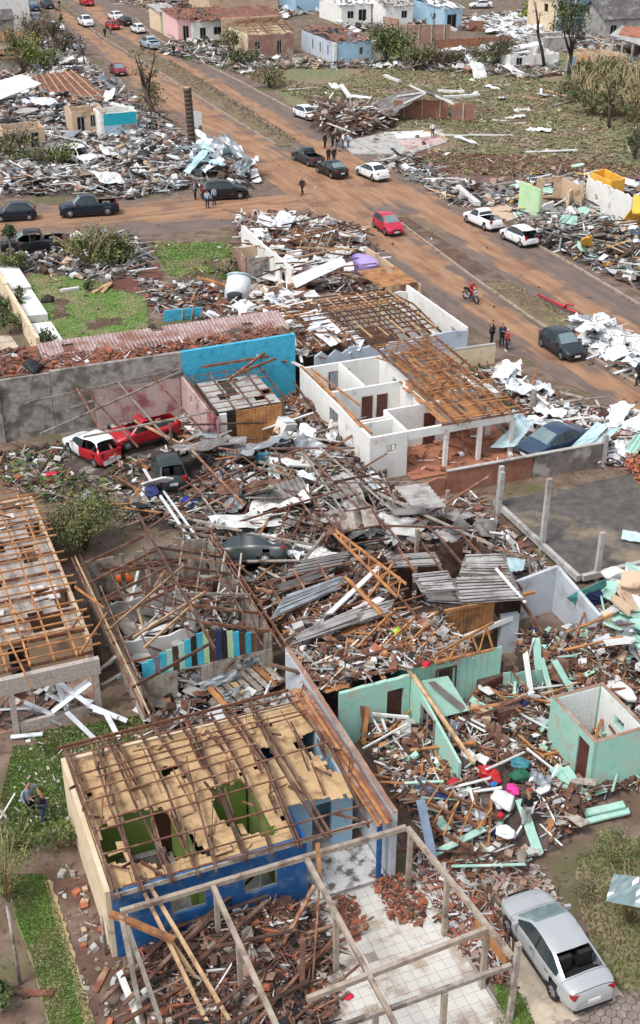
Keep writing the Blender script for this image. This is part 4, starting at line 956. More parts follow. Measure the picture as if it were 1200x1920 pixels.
frame(BC, (u1, v0 + 1.1), (u1, v0 + 1.6), 1.5, 1.95, 'metal_grey', bars=1)
one_part('wall_rim', 'brick_dusty', BC, lambda mb: [mb.bb((u0 - .07, v0, hh), (u0 + .07, v1, hh + .02)), mb.bb((u1 - .07, v0, hh), (u1 + .07, v1, hh + .02)), mb.bb((u0 + .08, v0, hh), (u1 - .08, v0 + .14, hh + .018)), mb.bb((u0 + .08, v1 - .14, hh), (u1 - .08, v1, hh + .018))])

# --- timber house under grey corrugated sheets
TH = thing('timber_house', 'brown plank house whose grey corrugated roof is half torn off', 'house', (20, 38.5, 0))
plankwall(TH, (18.2, 36.75), (22.6, 36.62), 1.0, 2.75, 'wood_orange', .17, var=.03); plankwall(TH, (14.2, 36.9), (17.6, 36.8), .3, 2.3, 'wood_orange', .17, var=.1)
plankwall(TH, (24.0, 36.8), (24.2, 41), .2, 2.8, 'wood_dark', .2); plankwall(TH, (14.2, 41.2), (24.2, 41.2), 0, 2.9, 'wood_dark', .22, miss=.25)
timber(TH, 'lintel', (19.4, 36.5, .95), (23.4, 36.4, 1.75), .1, .22, 'plaster_white')
wl(TH, 'cement_blue', (22.9, 36.55), (23.7, 36.45), 0, 1.9, t=.25, name='pillar')
timber(TH, 'fascia', (18.0, 36.5, 2.86), (24.3, 36.3, 2.86), .1, .14, 'wood_orange'); timber(TH, 'fascia', (13.6, 36.6, 2.35), (17.9, 36.8, 2.75), .1, .2, 'wood_orange')
timber(TH, 'gable_board', W(935, 1062, 3.2), W(1018, 1190, 1.6), .07, .2, 'wood_red'); timber(TH, 'gable_board', W(930, 1066, 3.3), W(985, 1130, 2.9), .1, .08, 'plaster_white')
FT = lambda u, v: 2.95 + .18 * (v - 36.5) / 4
def corr(root, name, mat, pts, wave, amp=.035, bend=.0, label=None):
    mb = MB(); mb.panel(pts, .015, 0, 1, 3, amp=amp, wave=wave, bend=bend)
    o = mb.build(name, mat, root) if root else one(mb, name, mat, label, 'roof sheet', 'fallen corrugated sheets'); return o
def slats(root, name, mat, P, n=9):
    mb = MB()
    for k in range(n):
        a, b = (k + .15) / n, (k + .78) / n; q = [P[0].lerp(P[1], a), P[0].lerp(P[1], b), P[3].lerp(P[2], b), P[3].lerp(P[2], a)]
        e = rnd(0, .12); q = [q[0].lerp(q[3], e), q[1].lerp(q[2], e), q[2].lerp(q[1], rnd(0, .2)), q[3].lerp(q[0], rnd(0, .1))]; mb.panel([v + Vector((0, 0, rnd(-.03, .05))) for v in q], .03, 0, 1, 2, bend=.01)
    mb.panel([v - Vector((0, 0, .07)) for v in P], .01, 1); return mb.build(name, [mat, 'fibre_dark' if mat != 'fibre_dark' else 'black_stuff'], root)  # dark sheet below the slats stands for shade in the corrugation troughs
for i, (px, m) in enumerate((([(862, 1130), (985, 1122), (962, 1078), (845, 1082)], 'fibre_cement'), ([(800, 1128), (866, 1132), (850, 1106), (790, 1108)], 'fibre_dark'), ([(790, 1108), (858, 1104), (840, 1068), (772, 1076)], 'fibre_cement'),
                             ([(735, 1062), (830, 1058), (815, 1032), (722, 1040)], 'fibre_cement'), ([(860, 1076), (962, 1076), (940, 1036), (872, 1040)], 'fibre_cement'))):
    P = [W(x, y, 3.05 + .04 * (i % 3)) for x, y in px]; slats(TH, 'roof_sheet', m, [P[0], P[3], P[2], P[1]], 8)
for i in range(9):
    u = 14.4 + i * 1.15; timber(TH, 'rafter', (u, 36.5, 2.75 if u > 18 else 2.3), (u + rnd(-.3, .3), 41.2, 3.2), .06, .13, random.choice(('wood_red', 'wood_dark')))
for i in range(7): timber(TH, 'batten', (13.8, 36.9 + i * .65, 2.5 + i * .1), (19.5 + rnd(-1, 1), 37 + i * .65, 2.95 + i * .05), .05, .05, 'wood_red')
for i, px in enumerate(([(520, 1085), (560, 1052), (672, 1030), (640, 1062)], [(505, 1160), (530, 1118), (650, 1075), (640, 1100)], [(540, 1210), (560, 1185), (690, 1130), (672, 1165)], [(505, 1120), (515, 1098), (640, 1050), (625, 1072)], [(615, 1185), (620, 1160), (740, 1120), (730, 1150)])):
    P = [W(x, y, 2.95 + .1 * (i % 3)) for x, y in px]; slats(TH, 'slipped_roof_sheet', ('fibre_dark', 'metal_grey', 'fibre_cement', 'fibre_dark', 'fibre_cement', 'fibre_dark')[i], P)
def truss(name, label, pa, pb, h, z, mat='wood_orange', n=6, group=None, roll=0, up=None):
    t = thing(name, label, 'roof truss', ((pa + pb) / 2), group=group); d = pb - pa; up = (up or Vector((0, 0, 1))) * h
    A = MB(); A.beam(pa, pb, .07, .1); A.build('bottom_chord', mat, t); A = MB(); A.beam(pa + up * .25, pb + up, .07, .1); A.build('top_chord', mat, t)
    for i in range(n):
        a = pa + d * (i / n); b = pa + d * ((i + .5) / n) + up * (.25 + .75 * (i + .5) / n); c = pa + d * ((i + 1) / n)
        for q in ((a, b), (b, c)):
            A = MB(); A.beam(*q, .05, .07); A.build('web', mat, t)
    return t
truss('roof_truss', 'orange timber truss sagging across the corrugated roof, longest of the fallen trusses', W(625, 1000, 3.2), W(745, 1120, 3.3), .75, 0, n=7, up=Vector((.7, .4, .45)))
truss('roof_truss', 'orange timber truss tipped beside the long one above red flag', W(652, 1085, 3.1), W(735, 1165, 3.0), .7, 0, n=5, up=Vector((-.6, .2, .5)))
truss('roof_truss', 'orange truss pieces standing on the mint house ceiling by corrugated roof', W(815, 1242, 2.8), W(925, 1218, 2.7), 1.15, 0, n=4, up=Vector((.1, .3, .9)))

# --- grey L shaped wall and the dark concrete lot with posts
GL = thing('garden_wall', 'pale grey cement wall corner beside the grey corrugated roof', 'wall', (26, 37, 0))
wl(GL, 'cement_blue', (24.5, 38.45), (26.8, 38.45), 0, (2.0, 2.35)); wl(GL, 'cement_blue', (26.75, 38.36), (26.75, 35.0), 0, (2.35, 1.9)); wl(GL, 'plaster_cream', (26.9, 35.05), (27.3, 35.05), 0, 1.9, t=.3, name='end_pier')
LT = thing('concrete_lot', 'dark stained concrete slab with tall bare grey posts and edge beams', 'concrete slab', (34, 45, 0))
one_part('slab', 'asphalt_lot', LT, lambda mb: mb.bb((29.0, 39.9, 0), (44, 47.6, .42)))
timber(LT, 'edge_beam', (28.9, 47.6, .4), (28.9, 39.75, .4), .22, .3, 'cement'); timber(LT, 'edge_beam', (29.1, 39.75, .4), (44, 39.75, .4), .22, .3, 'cement')
for u, v, z in ((28.9, 47.3, 2.6), (28.72, 46.9, 2.5), (28.9, 43.0, 4.0), (29.9, 39.8, 2.6)): timber(LT, 'post', (u, v, 0), (u + .04, v, z), .2, .22, 'cement')
sheet('soil_patch', [(20, 41.5), (28.8, 40), (28.8, 49), (18, 50), (14, 46)], .022, 'soil', .3, .8)

# --- left house: battens over grey ceiling, concrete porch
LH = thing('house', 'house at the left edge with bare orange battens over white and grey ceiling boards', 'house', (2.5, 46, 0))
wl(LH, 'plaster_beige', (6.45, 40.2), (6.45, 53), 0, 2.6); wl(LH, 'plaster_beige', (-6, 41.6), (6.35, 41.6), 0, 2.5, [(9.4, 10.2, 0, 2.1), (7.2, 8.3, 1, 2)]); wl(LH, 'plaster_beige', (-6, 52.9), (6.3, 52.9), 0, 2.6)
for v in (44.5, 48.5): wl(LH, 'plaster_beige', (-6, v), (6.3, v), 0, 2.4)
wl(LH, 'rough_cast', (-3, 38.9), (6.5, 38.9), 1.95, 2.65, name='porch_beam', t=.25)
for u in (3.05, 6.3): timber(LH, 'porch_post', (u, 38.9, 0), (u, 38.9, 1.94), .22, .22, 'rough_cast')
wl(LH, 'rough_cast', (3.2, 38.9), (5.9, 38.95), 0, .45, name='porch_rail'); slab(LH, 'floor', 'brick_dusty', (-4, 39), (6.4, 41.5), 0, .06)
boards(LH, 'ceiling', 'rough_cast', -3.5, 6.35, 41.7, 52.8, 2.5, [], bw=.6, seg=1.2, miss=.2); 
for k in range(46):
    u, v = rnd(-2.5, 6.1), rnd(41.7, 52.4); mb = MB(); mb.box((u, v, 2.57 + rnd(0, .05)), (rnd(.3, .9), rnd(.2, .5), .04), 0, Euler((rnd(-.06, .06), rnd(-.06, .06), rnd(-.3, .3))).to_matrix()); mb.build('insulation_sheet', 'sheet_white', LH)
FL = lambda u, v: 2.85 + .5 * (1 - abs(v - 46) / 7.5) + .03 * math.sin(3 * u + v)
skin_roof(LH, FL, 6.7, -3.5, 39.0, 53.4, 12, 24, 'wood_orange', 'wood_orange', rw=(.07, .12), bw=(.05, .06), jit=.07, miss=.06, along='v', short=.15)
for k in range(26):
    u, v = rnd(-3, 6), rnd(39.5, 52.5); timber(LH, 'loose_batten', (u, v, 2.75), (u + rnd(-1.2, 1.2), v + rnd(-1.5, 1.5), 2.9 + rnd(0, .35)), .05, .07, random.choice(('wood_orange', 'wood_red', 'wood_dark')))
for i in range(9):
    v = 39.3 + i * 1.6; timber(LH, 'ceiling_joist', (-3.5, v, 2.68), (6.4, v, 2.68), .06, .14, 'wood_red')
for px in ((5, 1178, 60, 1290), (140, 1100, 195, 1140), (10, 1130, 60, 1180), (150, 1225, 200, 1150)):
    timber(LH, 'strut', W(px[0], px[1], 3.2), W(px[2], px[3], 3.0), .06, .09, 'wood_orange')
# --- plank house with coloured gable
PH = thing('plank_house', 'weathered grey plank house reduced to rafters, gable boards striped blue, green and brown', 'house', (10.4, 42, 0))
plankwall(PH, (7.75, 37.4), (7.55, 46.5), 0, 2.35, 'plank_pale', .22, var=.02); plankwall(PH, (13.4, 38.3), (13.3, 46.5), 0, 2.3, 'wood_grey', .22, miss=.15); plankwall(PH, (7.6, 46.6), (13.2, 46.6), 0, 2.3, 'wood_grey', .22, miss=.2)
plankwall(PH, (7.9, 38.35), (13.4, 38.35), 0, 1.58, 'plank_pale', .24, holes=[(1.6, 2.5, 0, 1.6), (4.0, 4.9, .6, 1.4)], var=.02)
mats = ['cyan_board', 'cyan_board', 'blue_panel', 'cyan_board', 'mint_board', 'wood_dark', 'mint_board', 'cyan_board', 'black_stuff', 'cyan_board', 'plaster_lime', 'wood_dark', 'navy', 'black_stuff', 'plaster_lime', 'cyan_board', 'wood_dark', 'cyan_board', 'wood_dark', 'wood_dark']
for i, m in enumerate(mats):
    u = 8.15 + i * .25; k = 1 - abs(u - 10.7) / 2.9; mb = MB(); mb.box((u, 38.36, 1.62 + (.55 + 1.05 * k) / 2), (.23, .045, .55 + 1.05 * k)); mb.build('gable_board', m, PH)
for v, m in ((41.0, 'plaster_white'), (44.0, 'cement')): wl(PH, m, (7.9, v), (10.8, v), 0, 1.7, t=.08, name='inner_wall', ragged=.3)
wl(PH, 'cement', (11.0, 41.1), (11.0, 43.9), 0, 1.9, t=.08, name='inner_wall')
slab(PH, 'floor', 'wood_grey', (7.8, 38.5), (13.2, 46.5), 0, .1)
for i in range(7):
    v = 37.0 + i * 1.55; s = rnd(-.3, .3)
    for a, b in (((7.3, v, 2.3), (10.5 + s, v + s, 3.5)), ((13.6, v + s, 2.2), (10.5 + s, v + s, 3.5))):
        if random.random() > .2: timber(PH, 'rafter', a, (b[0], b[1], b[2] - rnd(0, .5)), .06, .12, random.choice(('wood_dark', 'wood_red', 'wood_grey')))
    if i % 3 == 1: timber(PH, 'tie_beam', (7.4, v, 2.36), (13.5, v + s, 2.32), .06, .11, 'wood_red')
for i in range(4):
    k = (i + .3) / 4
    for sg in (-1, 1):
        if random.random() > .3: a = 10.5 + sg * 3.1 * (1 - k); z = 2.38 + 1.2 * k; timber(PH, 'batten', (a + rnd(-.15, .15), 36.8 + rnd(0, 1), z), (a + rnd(-.15, .15), 47 - rnd(0, 3), z), .05, .05, random.choice(('wood_red', 'wood_dark')))
for k, (du, dz) in enumerate(((-.35, 0), (-.2, .05), (.0, .08))): timber(PH, 'eave_board', (7.5 + du, 47.0, 2.35 + dz), (7.7 + du, 35.2, 2.25 + dz), .05, .14, ('wood_red', 'wood_pale', 'wood_dark')[k])
timber(PH, 'ridge_beam', (10.5, 36.6, 3.5), (10.4, 47.6, 3.6), .08, .16, 'wood_dark'); timber(PH, 'eave_board', (13.75, 36, 2.2), (13.6, 47.5, 2.3), .05, .14, 'wood_red')
for px in ((205, 1180, 345, 1060), (250, 1195, 385, 1110), (270, 1215, 365, 1130)): timber(PH, 'loose_rafter', W(px[0], px[1], 2.8), W(px[2], px[3], 3.4), .06, .1, 'wood_pale')
# plank fence between the two
FE = thing('plank_fence', 'dark narrow gap fence of weathered boards between left house and plank house', 'fence', (6.95, 42, 0))
plankwall(FE, (6.95, 41.5), (6.85, 47), 0, 1.3, 'wood_grey', .2, miss=.25, var=.12, name='fence_boards')
for v in (41.6, 44, 46.5): timber(FE, 'fence_post', (7.0, v, 0), (7.0, v, 1.5), .1, .1, 'wood_dark')

# --- white house
WH = thing('white_house', 'white house without most of its roof, open rooms and a porch with four columns', 'house', (28.4, 57.5, 0))
z1 = 2.6; P = 'plaster_white'
def ws(h): return h
wl(WH, P, (24.2, 52.7), (24.2, 62.9), 0, z1, [(2.2, 3.2, 0, 2.0), (4.3, 5.6, .7, 2.1)]); wl(WH, P, (24.3, 62.85), (32.6, 62.85), 0, z1, [(1.6, 3.0, .9, 2.1)])
wl(WH, P, (24.3, 52.75), (26.3, 52.75), 0, z1, [(.8, 1.35, 1.55, 2.0)]); wl(WH, P, (26.35, 52.75), (32.75, 52.75), 2.12, z1, name='porch_beam', t=.2)
wl(WH, P, (26.3, 52.85), (26.3, 55.5), 0, z1); wl(WH, P, (24.3, 54.5), (26.2, 54.5), 0, z1); wl(WH, P, (24.3, 55.4), (26.2, 55.4), 0, 2.3); wl(WH, P, (26.25, 55.6), (30.4, 55.6), 0, z1, [(2.4, 3.15, 0, 2.05)])
wl(WH, P, (24.3, 58.95), (28.8, 58.95), 0, z1, [(2.0, 2.75, 0, 2.05), (2.95, 3.7, 0, 2.05)]); wl(WH, P, (26.6, 59.05), (26.6, 62.75), 0, z1); wl(WH, P, (29.3, 58.8), (29.3, 62.75), 0, z1, [(1.2, 2.0, 0, 2.05)]); wl(WH, P, (28.85, 55.7), (28.85, 58.85), 0, z1, [(1.0, 1.6, .9, 1.9)])
wl(WH, P, (32.55, 56.5), (32.55, 62.75), 0, z1, [(2, 3.2, .9, 2)]); wl(WH, P, (30.4, 56.6), (32.45, 56.6), 0, z1, [(.7, 1.5, 0, 2.05)])
for u, v in ((28.65, 52.75), (30.7, 52.75), (32.7, 52.75), (32.65, 55.2)): timber(WH, 'porch_column', (u, v, .1), (u, v, 2.11), .22, .22, P)
for u0, v in ((28.7, 55.5), (26.35, 58.86), (27.3, 58.86)): slab(WH, 'door', 'door_brown', (u0, v - .04), (u0 + .68, v - .015), .08, 2.02)
frame(WH, (24.2, 58.35), (24.2, 57.05), .7, 2.1, 'metal_grey', .07, 2); frame(WH, (25.1, 52.75), (25.65, 52.75), 1.55, 2.0, 'metal_grey', .05, 1); frame(WH, (25.95, 62.8), (27.25, 62.8), .9, 2.1, 'wood_dark', .07, 1); slab(WH, 'door', 'plaster_white', (24.18, 55.0), (24.22, 55.9), .05, 2.0)
slab(WH, 'floor', 'cement', (24.3, 55.6), (32.5, 62.7), 0, .06); slab(WH, 'porch_floor', 'roof_tile_orange', (26.3, 51.9), (33.6, 56.5), 0, .1)
FW = lambda u, v: 2.72 + .55 * max(0, 1 - abs(v - 60.5) / 8.5) + .12 * max(0, 1 - abs(u - 31) / 2.5)
boards(WH, 'ceiling', 'ceiling_orange', 29.4, 32.9, 52.9, 62.9, 2.66, [[(735, 690), (770, 700), (760, 715)]], bw=.2, seg=1.0, miss=.3)
boards(WH, 'ceiling', 'ceiling_orange', 28.4, 29.4, 52.9, 58.8, 2.66, [], bw=.2, seg=.8, miss=.35)
skin_roof(WH, FW, 29.0, 33.1, 52.2, 63.3, 7, 26, 'wood_red', 'wood_orange', rw=(.08, .14), bw=(.05, .05), jit=.12, miss=.15, short=.35)
for i in range(30):
    u, v = rnd(29, 32.8), rnd(53, 62.8); timber(WH, 'strut', (u, v, 2.75), (u + rnd(-.9, .9), v + rnd(-1.2, 1.2), 2.95 + rnd(0, .4)), .06, .08, random.choice(('wood_dark', 'wood_red', 'wood_orange')))
for a, b in (((24.2, 62.9, 2.7), (24.35, 53.0, 2.68)), ((24.45, 61.5, 2.75), (24.15, 54, 2.7)), ((24.7, 62.5, 2.6), (25.2, 56.5, 2.7))): timber(WH, 'wall_plate', a, b, .1, .09, 'wood_orange')
timber(WH, 'eave_board', (28.2, 52.5, 2.72), (33.3, 52.45, 2.68), .06, .12, 'wood_red')
FB = thing('boundary_wall', 'low stained brick and cement boundary wall in front of white house', 'wall', (31, 49.9, 0))
wl(FB, 'brick_wall', (23.2, 50.1), (27.2, 49.95), 0, 1.15, ragged=.25, t=.18); wl(FB, 'brick_wall', (27.25, 49.95), (32.4, 49.95), 0, 1.35, t=.18); wl(FB, 'cement_dark', (32.45, 49.9), (36.6, 49.6), 0, 1.42, t=.2)
one_part('coping', 'cement', FB, lambda mb: mb.beam((27.3, 49.95, 1.38), (36.5, 49.65, 1.46), .22, .06)); timber(FB, 'pier', (36.7, 49.6, 0), (36.7, 49.6, 1.9), .25, .25, 'cement')
# --- big grey wall with blue painted end, pink lean-to, plank shed
zt = 3.9; ue = Wv(552, 632, 65).x; um = Wv(338, 665, 65).x
BW = thing('boundary_wall', 'high weathered grey wall whose right end is painted bright blue', 'wall', (11, 65, 0))
wl(BW, 'cement_weathered', (-14, 65), (9.8, 65), 0, 3.75, [(20.2, 20.5, 2.0, 2.4)], t=.22); wl(BW, 'cement_weathered', (9.83, 65), (um, 65), 0, 3.85, t=.26); wl(BW, 'plaster_cyan', (um + .01, 65), (ue, 65), 0, (3.85, 3.95), t=.24, label='bright blue painted wall section')
slab(BW, 'paint_patch', 'plaster_pink', (12.2, 64.84), (17.3, 64.865), .0, 2.3)
for k in range(9): timber(BW, 'pilaster', (-12 + k * 2.7, 64.86, 0), (-12 + k * 2.7, 64.86, 3.7), .25, .06, 'cement_weathered') if k not in (8,) else None
SH = thing('lean_to', 'roofless pink walled carport lean-to against the high grey wall', 'carport', (15, 62, 0))
wl(SH, 'plaster_pink', (17.45, 58.6), (17.45, 64.85), 0, 2.4, [(2.8, 3.2, 1.5, 1.95), (4.0, 4.4, 1.5, 1.95)]); slab(SH, 'floor', 'cement_dark', (10, 58.5), (17.3, 64.8), 0, .05)
for a, b in (((8.3, 60.5, 2.2), (17.4, 64.7, 2.75)), ((8.0, 64.6, 2.3), (17.4, 64.75, 2.9)), ((10.4, 59.5, 2.1), (17.4, 59.2, 2.5)), ((12.2, 58.4, .3), (11.2, 64.6, 2.7)), ((13.2, 59, 1.2), (11.6, 64.6, 2.7)), ((14.8, 58.6, 1.5), (13.6, 64.5, 2.7)), ((16.6, 58.2, 2.0), (15.6, 64.6, 2.8)), ((17.5, 58.3, 2.5), (17.5, 64.9, 2.55))):
    timber(SH, 'rafter', a, b, .08, .1, random.choice(('wood_red', 'wood_grey', 'wood_grey')))
timber(SH, 'post', (14.9, 58.4, 0), (14.9, 58.4, 2.6), .1, .1, 'metal_rusty'); timber(SH, 'post', (17.6, 58.4, 0), (17.6, 58.4, 2.5), .16, .16, 'plaster_pink')
SD = thing('plank_shed', 'brown upright plank shed with bare grey roof boards below bright blue wall', 'shed', (19.9, 61, 0))
plankwall(SD, (18.9, 59.2), (21.6, 59.2), 0, 2.3, 'wood_orange', .22, var=.03); plankwall(SD, (21.65, 59.3), (21.65, 63.6), 0, 2.3, 'wood_red', .22); wl(SD, 'plaster_white', (17.9, 59.1), (18.3, 59.1), 0, 2.3); wl(SD, 'cement_weathered', (17.8, 63.6), (21.6, 63.6), 0, 2.3)
boards(SD, 'ceiling', 'cement', 17.9, 21.6, 59.3, 63.5, 2.36, [], bw=.55, seg=.8, miss=.12); 
skin_roof(SD, lambda u, v: 2.48 + .05 * (v - 59), 17.7, 21.9, 58.9, 64.0, 5, 7, 'wood_dark', 'wood_red', rw=(.07, .1), jit=.08, miss=.05, short=.2)
for a, b in (((18.5, 64.3, 3.0), (22.8, 64.6, 2.9)), ((19.5, 62.5, 2.7), (22.5, 64.5, 3.2)), ((20.3, 63, 2.8), (23, 63.9, 3.0))): timber(SD, 'loose_rafter', a, b, .1, .14, 'wood_red')
# ------------------------------------------------------------------ buildings further back
# long low building behind the high wall, tile pattern sheets on its ridge
M('metal_tile_pink', (.46, .39, .38), (.3, .17, .15), 5, st=(.24, .12, .09), sa=.3, ssc=.5)
RB = thing('outbuilding', 'long low building behind high wall with pinkish tile sheets and red rubble', 'building', (8, 67, 0))
wl(RB, 'plaster_beige', (-14, 69.3), (24.4, 69.6), 0, 3.3); wl(RB, 'plaster_beige', (24.4, 65.3), (24.4, 69.5), 0, 3.5)
def mt(mb):
    for i in range(22):
        u = 9.8 + i * .68
        for j in range(5):
            if random.random() < .07: continue
            z = 4.32 - .1 * j; v = 68.2 - .42 * j
            mb.panel([(u, v, z + rnd(0, .02)), (u + .66, v, z + rnd(0, .02)), (u + .66, v - .44, z - .1), (u, v - .44, z - .1)], .02, 0, amp=.03, wave=3)
one_part('ridge_sheets', 'metal_tile_pink', RB, mt)
one_part('roof_deck', 'roof_tile_red', RB, lambda mb: (mb.panel([(-14, 65.3, 3.7), (24.3, 65.3, 3.75), (24.3, 68.2, 4.2), (-14, 68.2, 4.15)], .08, 0, 60, 6, bend=.05), mb.panel([(-14, 68.21, 4.15), (24.3, 68.21, 4.2), (24.3, 69.5, 3.6), (-14, 69.5, 3.6)], .08, 0, 40, 4, bend=.04)))
ZR = lambda x, y: 3.72 + .17 * (y - 65.3)
# pool yard at the left edge
PY = thing('yard_wall', 'white painted wall strip running along the lawn at the left edge', 'wall', (11.8, 86, 0))
wl(PY, 'plaster_cream', (11.1, 76.5), (10.9, 91), 0, 1.5, [(2.2, 2.5, .7, 1.1), (5.2, 5.5, .7, 1.1)], t=.25); one_part('top', 'plaster_white', PY, lambda mb: [mb.panel([(11.5, v, .55), (13.0, v, .5), (12.9, v + 5.6, .52), (11.45, v + 5.6, .56)], .5) for v in (76.2, 83.4, 89.6)])
sheet('paving', poly_px([(0, 630), (20, 630), (50, 672), (0, 690)]), .03, 'driveway_concrete')
M('pool_water', (.05, .55, .65), (.04, .5, .6), 2, r=.1)
sheet('pool_water', poly_px([(0, 668), (9, 676), (4, 688), (0, 690)]), .05, 'pool_water')
# house with the pale batten roof by the road
BH = thing('house', 'roofless roadside house with pale rafters over brown trusses and blue grey front wall', 'house', (30, 69, 0))
wl(BH, 'plaster_bluegrey', (25.9, 65.0), (34.2, 65.0), 0, 2.55, ragged=.5); wl(BH, 'plaster_bluegrey', (34.25, 65.0), (36.4, 65.0), 0, 2.6, ragged=.15); slab(BH, 'pillar', 'brick_dusty', (33.2, 64.8), (33.6, 64.95), 0, 2.7)
wl(BH, 'plaster_white', (36.45, 65.1), (36.45, 74), 0, 2.6, [(1, 2, .9, 2)]); wl(BH, 'plaster_white', (24.6, 73.8), (36.3, 73.8), 0, 2.4, ragged=.3); wl(BH, 'plaster_white', (34.4, 65.2), (34.4, 73.6), 0, 2.3); wl(BH, 'plaster_beige', (29.5, 65.1), (29.5, 73.6), 0, 2.2)
FBH = lambda u, v: 2.7 + .45 * (1 - abs(v - 69.3) / 5) + .03 * math.sin(u * 3)
for i in range(15):
    u = 24.3 + i * .74
    for a, b in (((u, 65.2, 2.5), (u, 73.4, 2.5)), ((u, 65.2, 2.52), (u, 69.3, 3.0)), ((u, 69.3, 3.0), (u, 73.4, 2.55))): timber(BH, 'truss_chord', a, b, .05, .11, 'wood_red')
    for v in (66.5, 68.2, 70, 71.8): timber(BH, 'truss_web', (u, v, 2.5), (u, v + rnd(-.5, .5), 2.55 + .4 * (1 - abs(v - 69.3) / 4)), .05, .08, random.choice(('wood_red', 'wood_dark')))
for i in range(13):
    v = 65.4 + i * .66; timber(BH, 'batten', (24.4 + rnd(0, 1.5), v, FBH(30, v) - .02), (34.6 - rnd(0, .6), v, FBH(30, v) - .02), .07, .08, random.choice(('wood_red', 'wood_orange', 'wood_dark')))
for i in range(9): u = 25.3 + i * 1.12; timber(BH, 'rafter', (u, 65.1, FBH(u, 65.1) + .12), (u - rnd(0, .1), 73.3 - rnd(0, 1.5), FBH(u, 73) + .15), .08, .09, 'wood_pale')
slab(BH, 'floor', 'soil', (24.5, 65.1), (36.3, 73.7), 0, .05)
# ruins of the same plot up to the side street
RA = thing('ruined_house', 'gutted house at the street corner with white wall tops, lilac room and brick stubs', 'house', (33, 82, 0))
wl(RA, 'plaster_white', (30.4, 80.5), (30.6, 92.5), 0, 2.6, [(1.5, 2.6, .9, 2)], ragged=.2); wl(RA, 'brick_wall', (30.3, 74.2), (30.35, 80.4), 0, 2.3, [(1, 2, 0, 2)], ragged=.6)
wl(RA, 'plaster_beige', (28.6, 88.5), (30.4, 88.5), 0, 2.2, ragged=.3); wl(RA, 'brick_dusty', (28.6, 85.6), (28.6, 88.4), 0, 2.2, ragged=.3); wl(RA, 'cement_weathered', (28.65, 85.5), (30.3, 85.5), 0, 2.0); wl(RA, 'plaster_beige', (27.3, 76.8), (27.3, 79.5), 0, 2.2, ragged=.2); wl(RA, 'plaster_cream', (27.4, 79.6), (30.2, 79.6), 0, 2.0, [(.8, 1.5, .8, 1.7)], ragged=.3)
wl(RA, 'plaster_white', (30.7, 92.4), (36.5, 92.2), 0, .8, ragged=.4); wl(RA, 'plaster_beige', (37.75, 74.5), (37.75, 84), 0, 2.3, t=.12)
def curve_bath(mb):
    pts = [(36.5 + .8 * math.cos(a) * 1.0, 81.4 + 1.6 * math.sin(a)) for a in [k * 2 * PI / 20 for k in range(20)]]
    n = 20; vs = [(x, y, 2.2) for x, y in pts] + [(36.5 + (x - 36.5) * .75, 81.4 + (y - 81.4) * .75, 1.0) for x, y in pts]
    mb.add(vs, [(i, (i + 1) % n, n + (i + 1) % n, n + i) for i in range(n)] + [tuple(range(n, 2 * n))], 0, True)
one_part('basin', 'plaster_lilac', RA, curve_bath); boards(RA, 'ceiling', 'ceiling_orange', 34.6, 37.6, 74.6, 78.6, 2.45, [], bw=.5, seg=1.0, miss=.08)
slab(RA, 'floor', 'brick_dusty', (28.5, 74.3), (37.5, 92), 0, .04)
SW = thing('boundary_wall', 'short stained cream boundary wall at the roadside beside white house', 'wall', (37, 65, 0)); a, b = W(835, 693), W(926, 680); wl(SW, 'plaster_cream', (a.x, a.y), (b.x, b.y), 0, 1.3, t=.2); one_part('coping', 'cement', SW, lambda mb: mb.beam((a.x, a.y, 1.33), (b.x, b.y, 1.33), .24, .06))
SW = thing('boundary_wall', 'low bright cyan wall fragment standing at the back edge of lawn', 'wall', W(340, 600)); a, b = W(308, 603), W(380, 596); wl(SW, 'plaster_cyan', (a.x, a.y), (b.x, b.y), 0, .8, t=.12)
for k in range(3): p = a.lerp(b, .45 + k * .25); timber(SW, 'prop', (p.x, p.y - .1, .0), (p.x + .1, p.y - .3, .9), .1, .1, 'wood_grey')

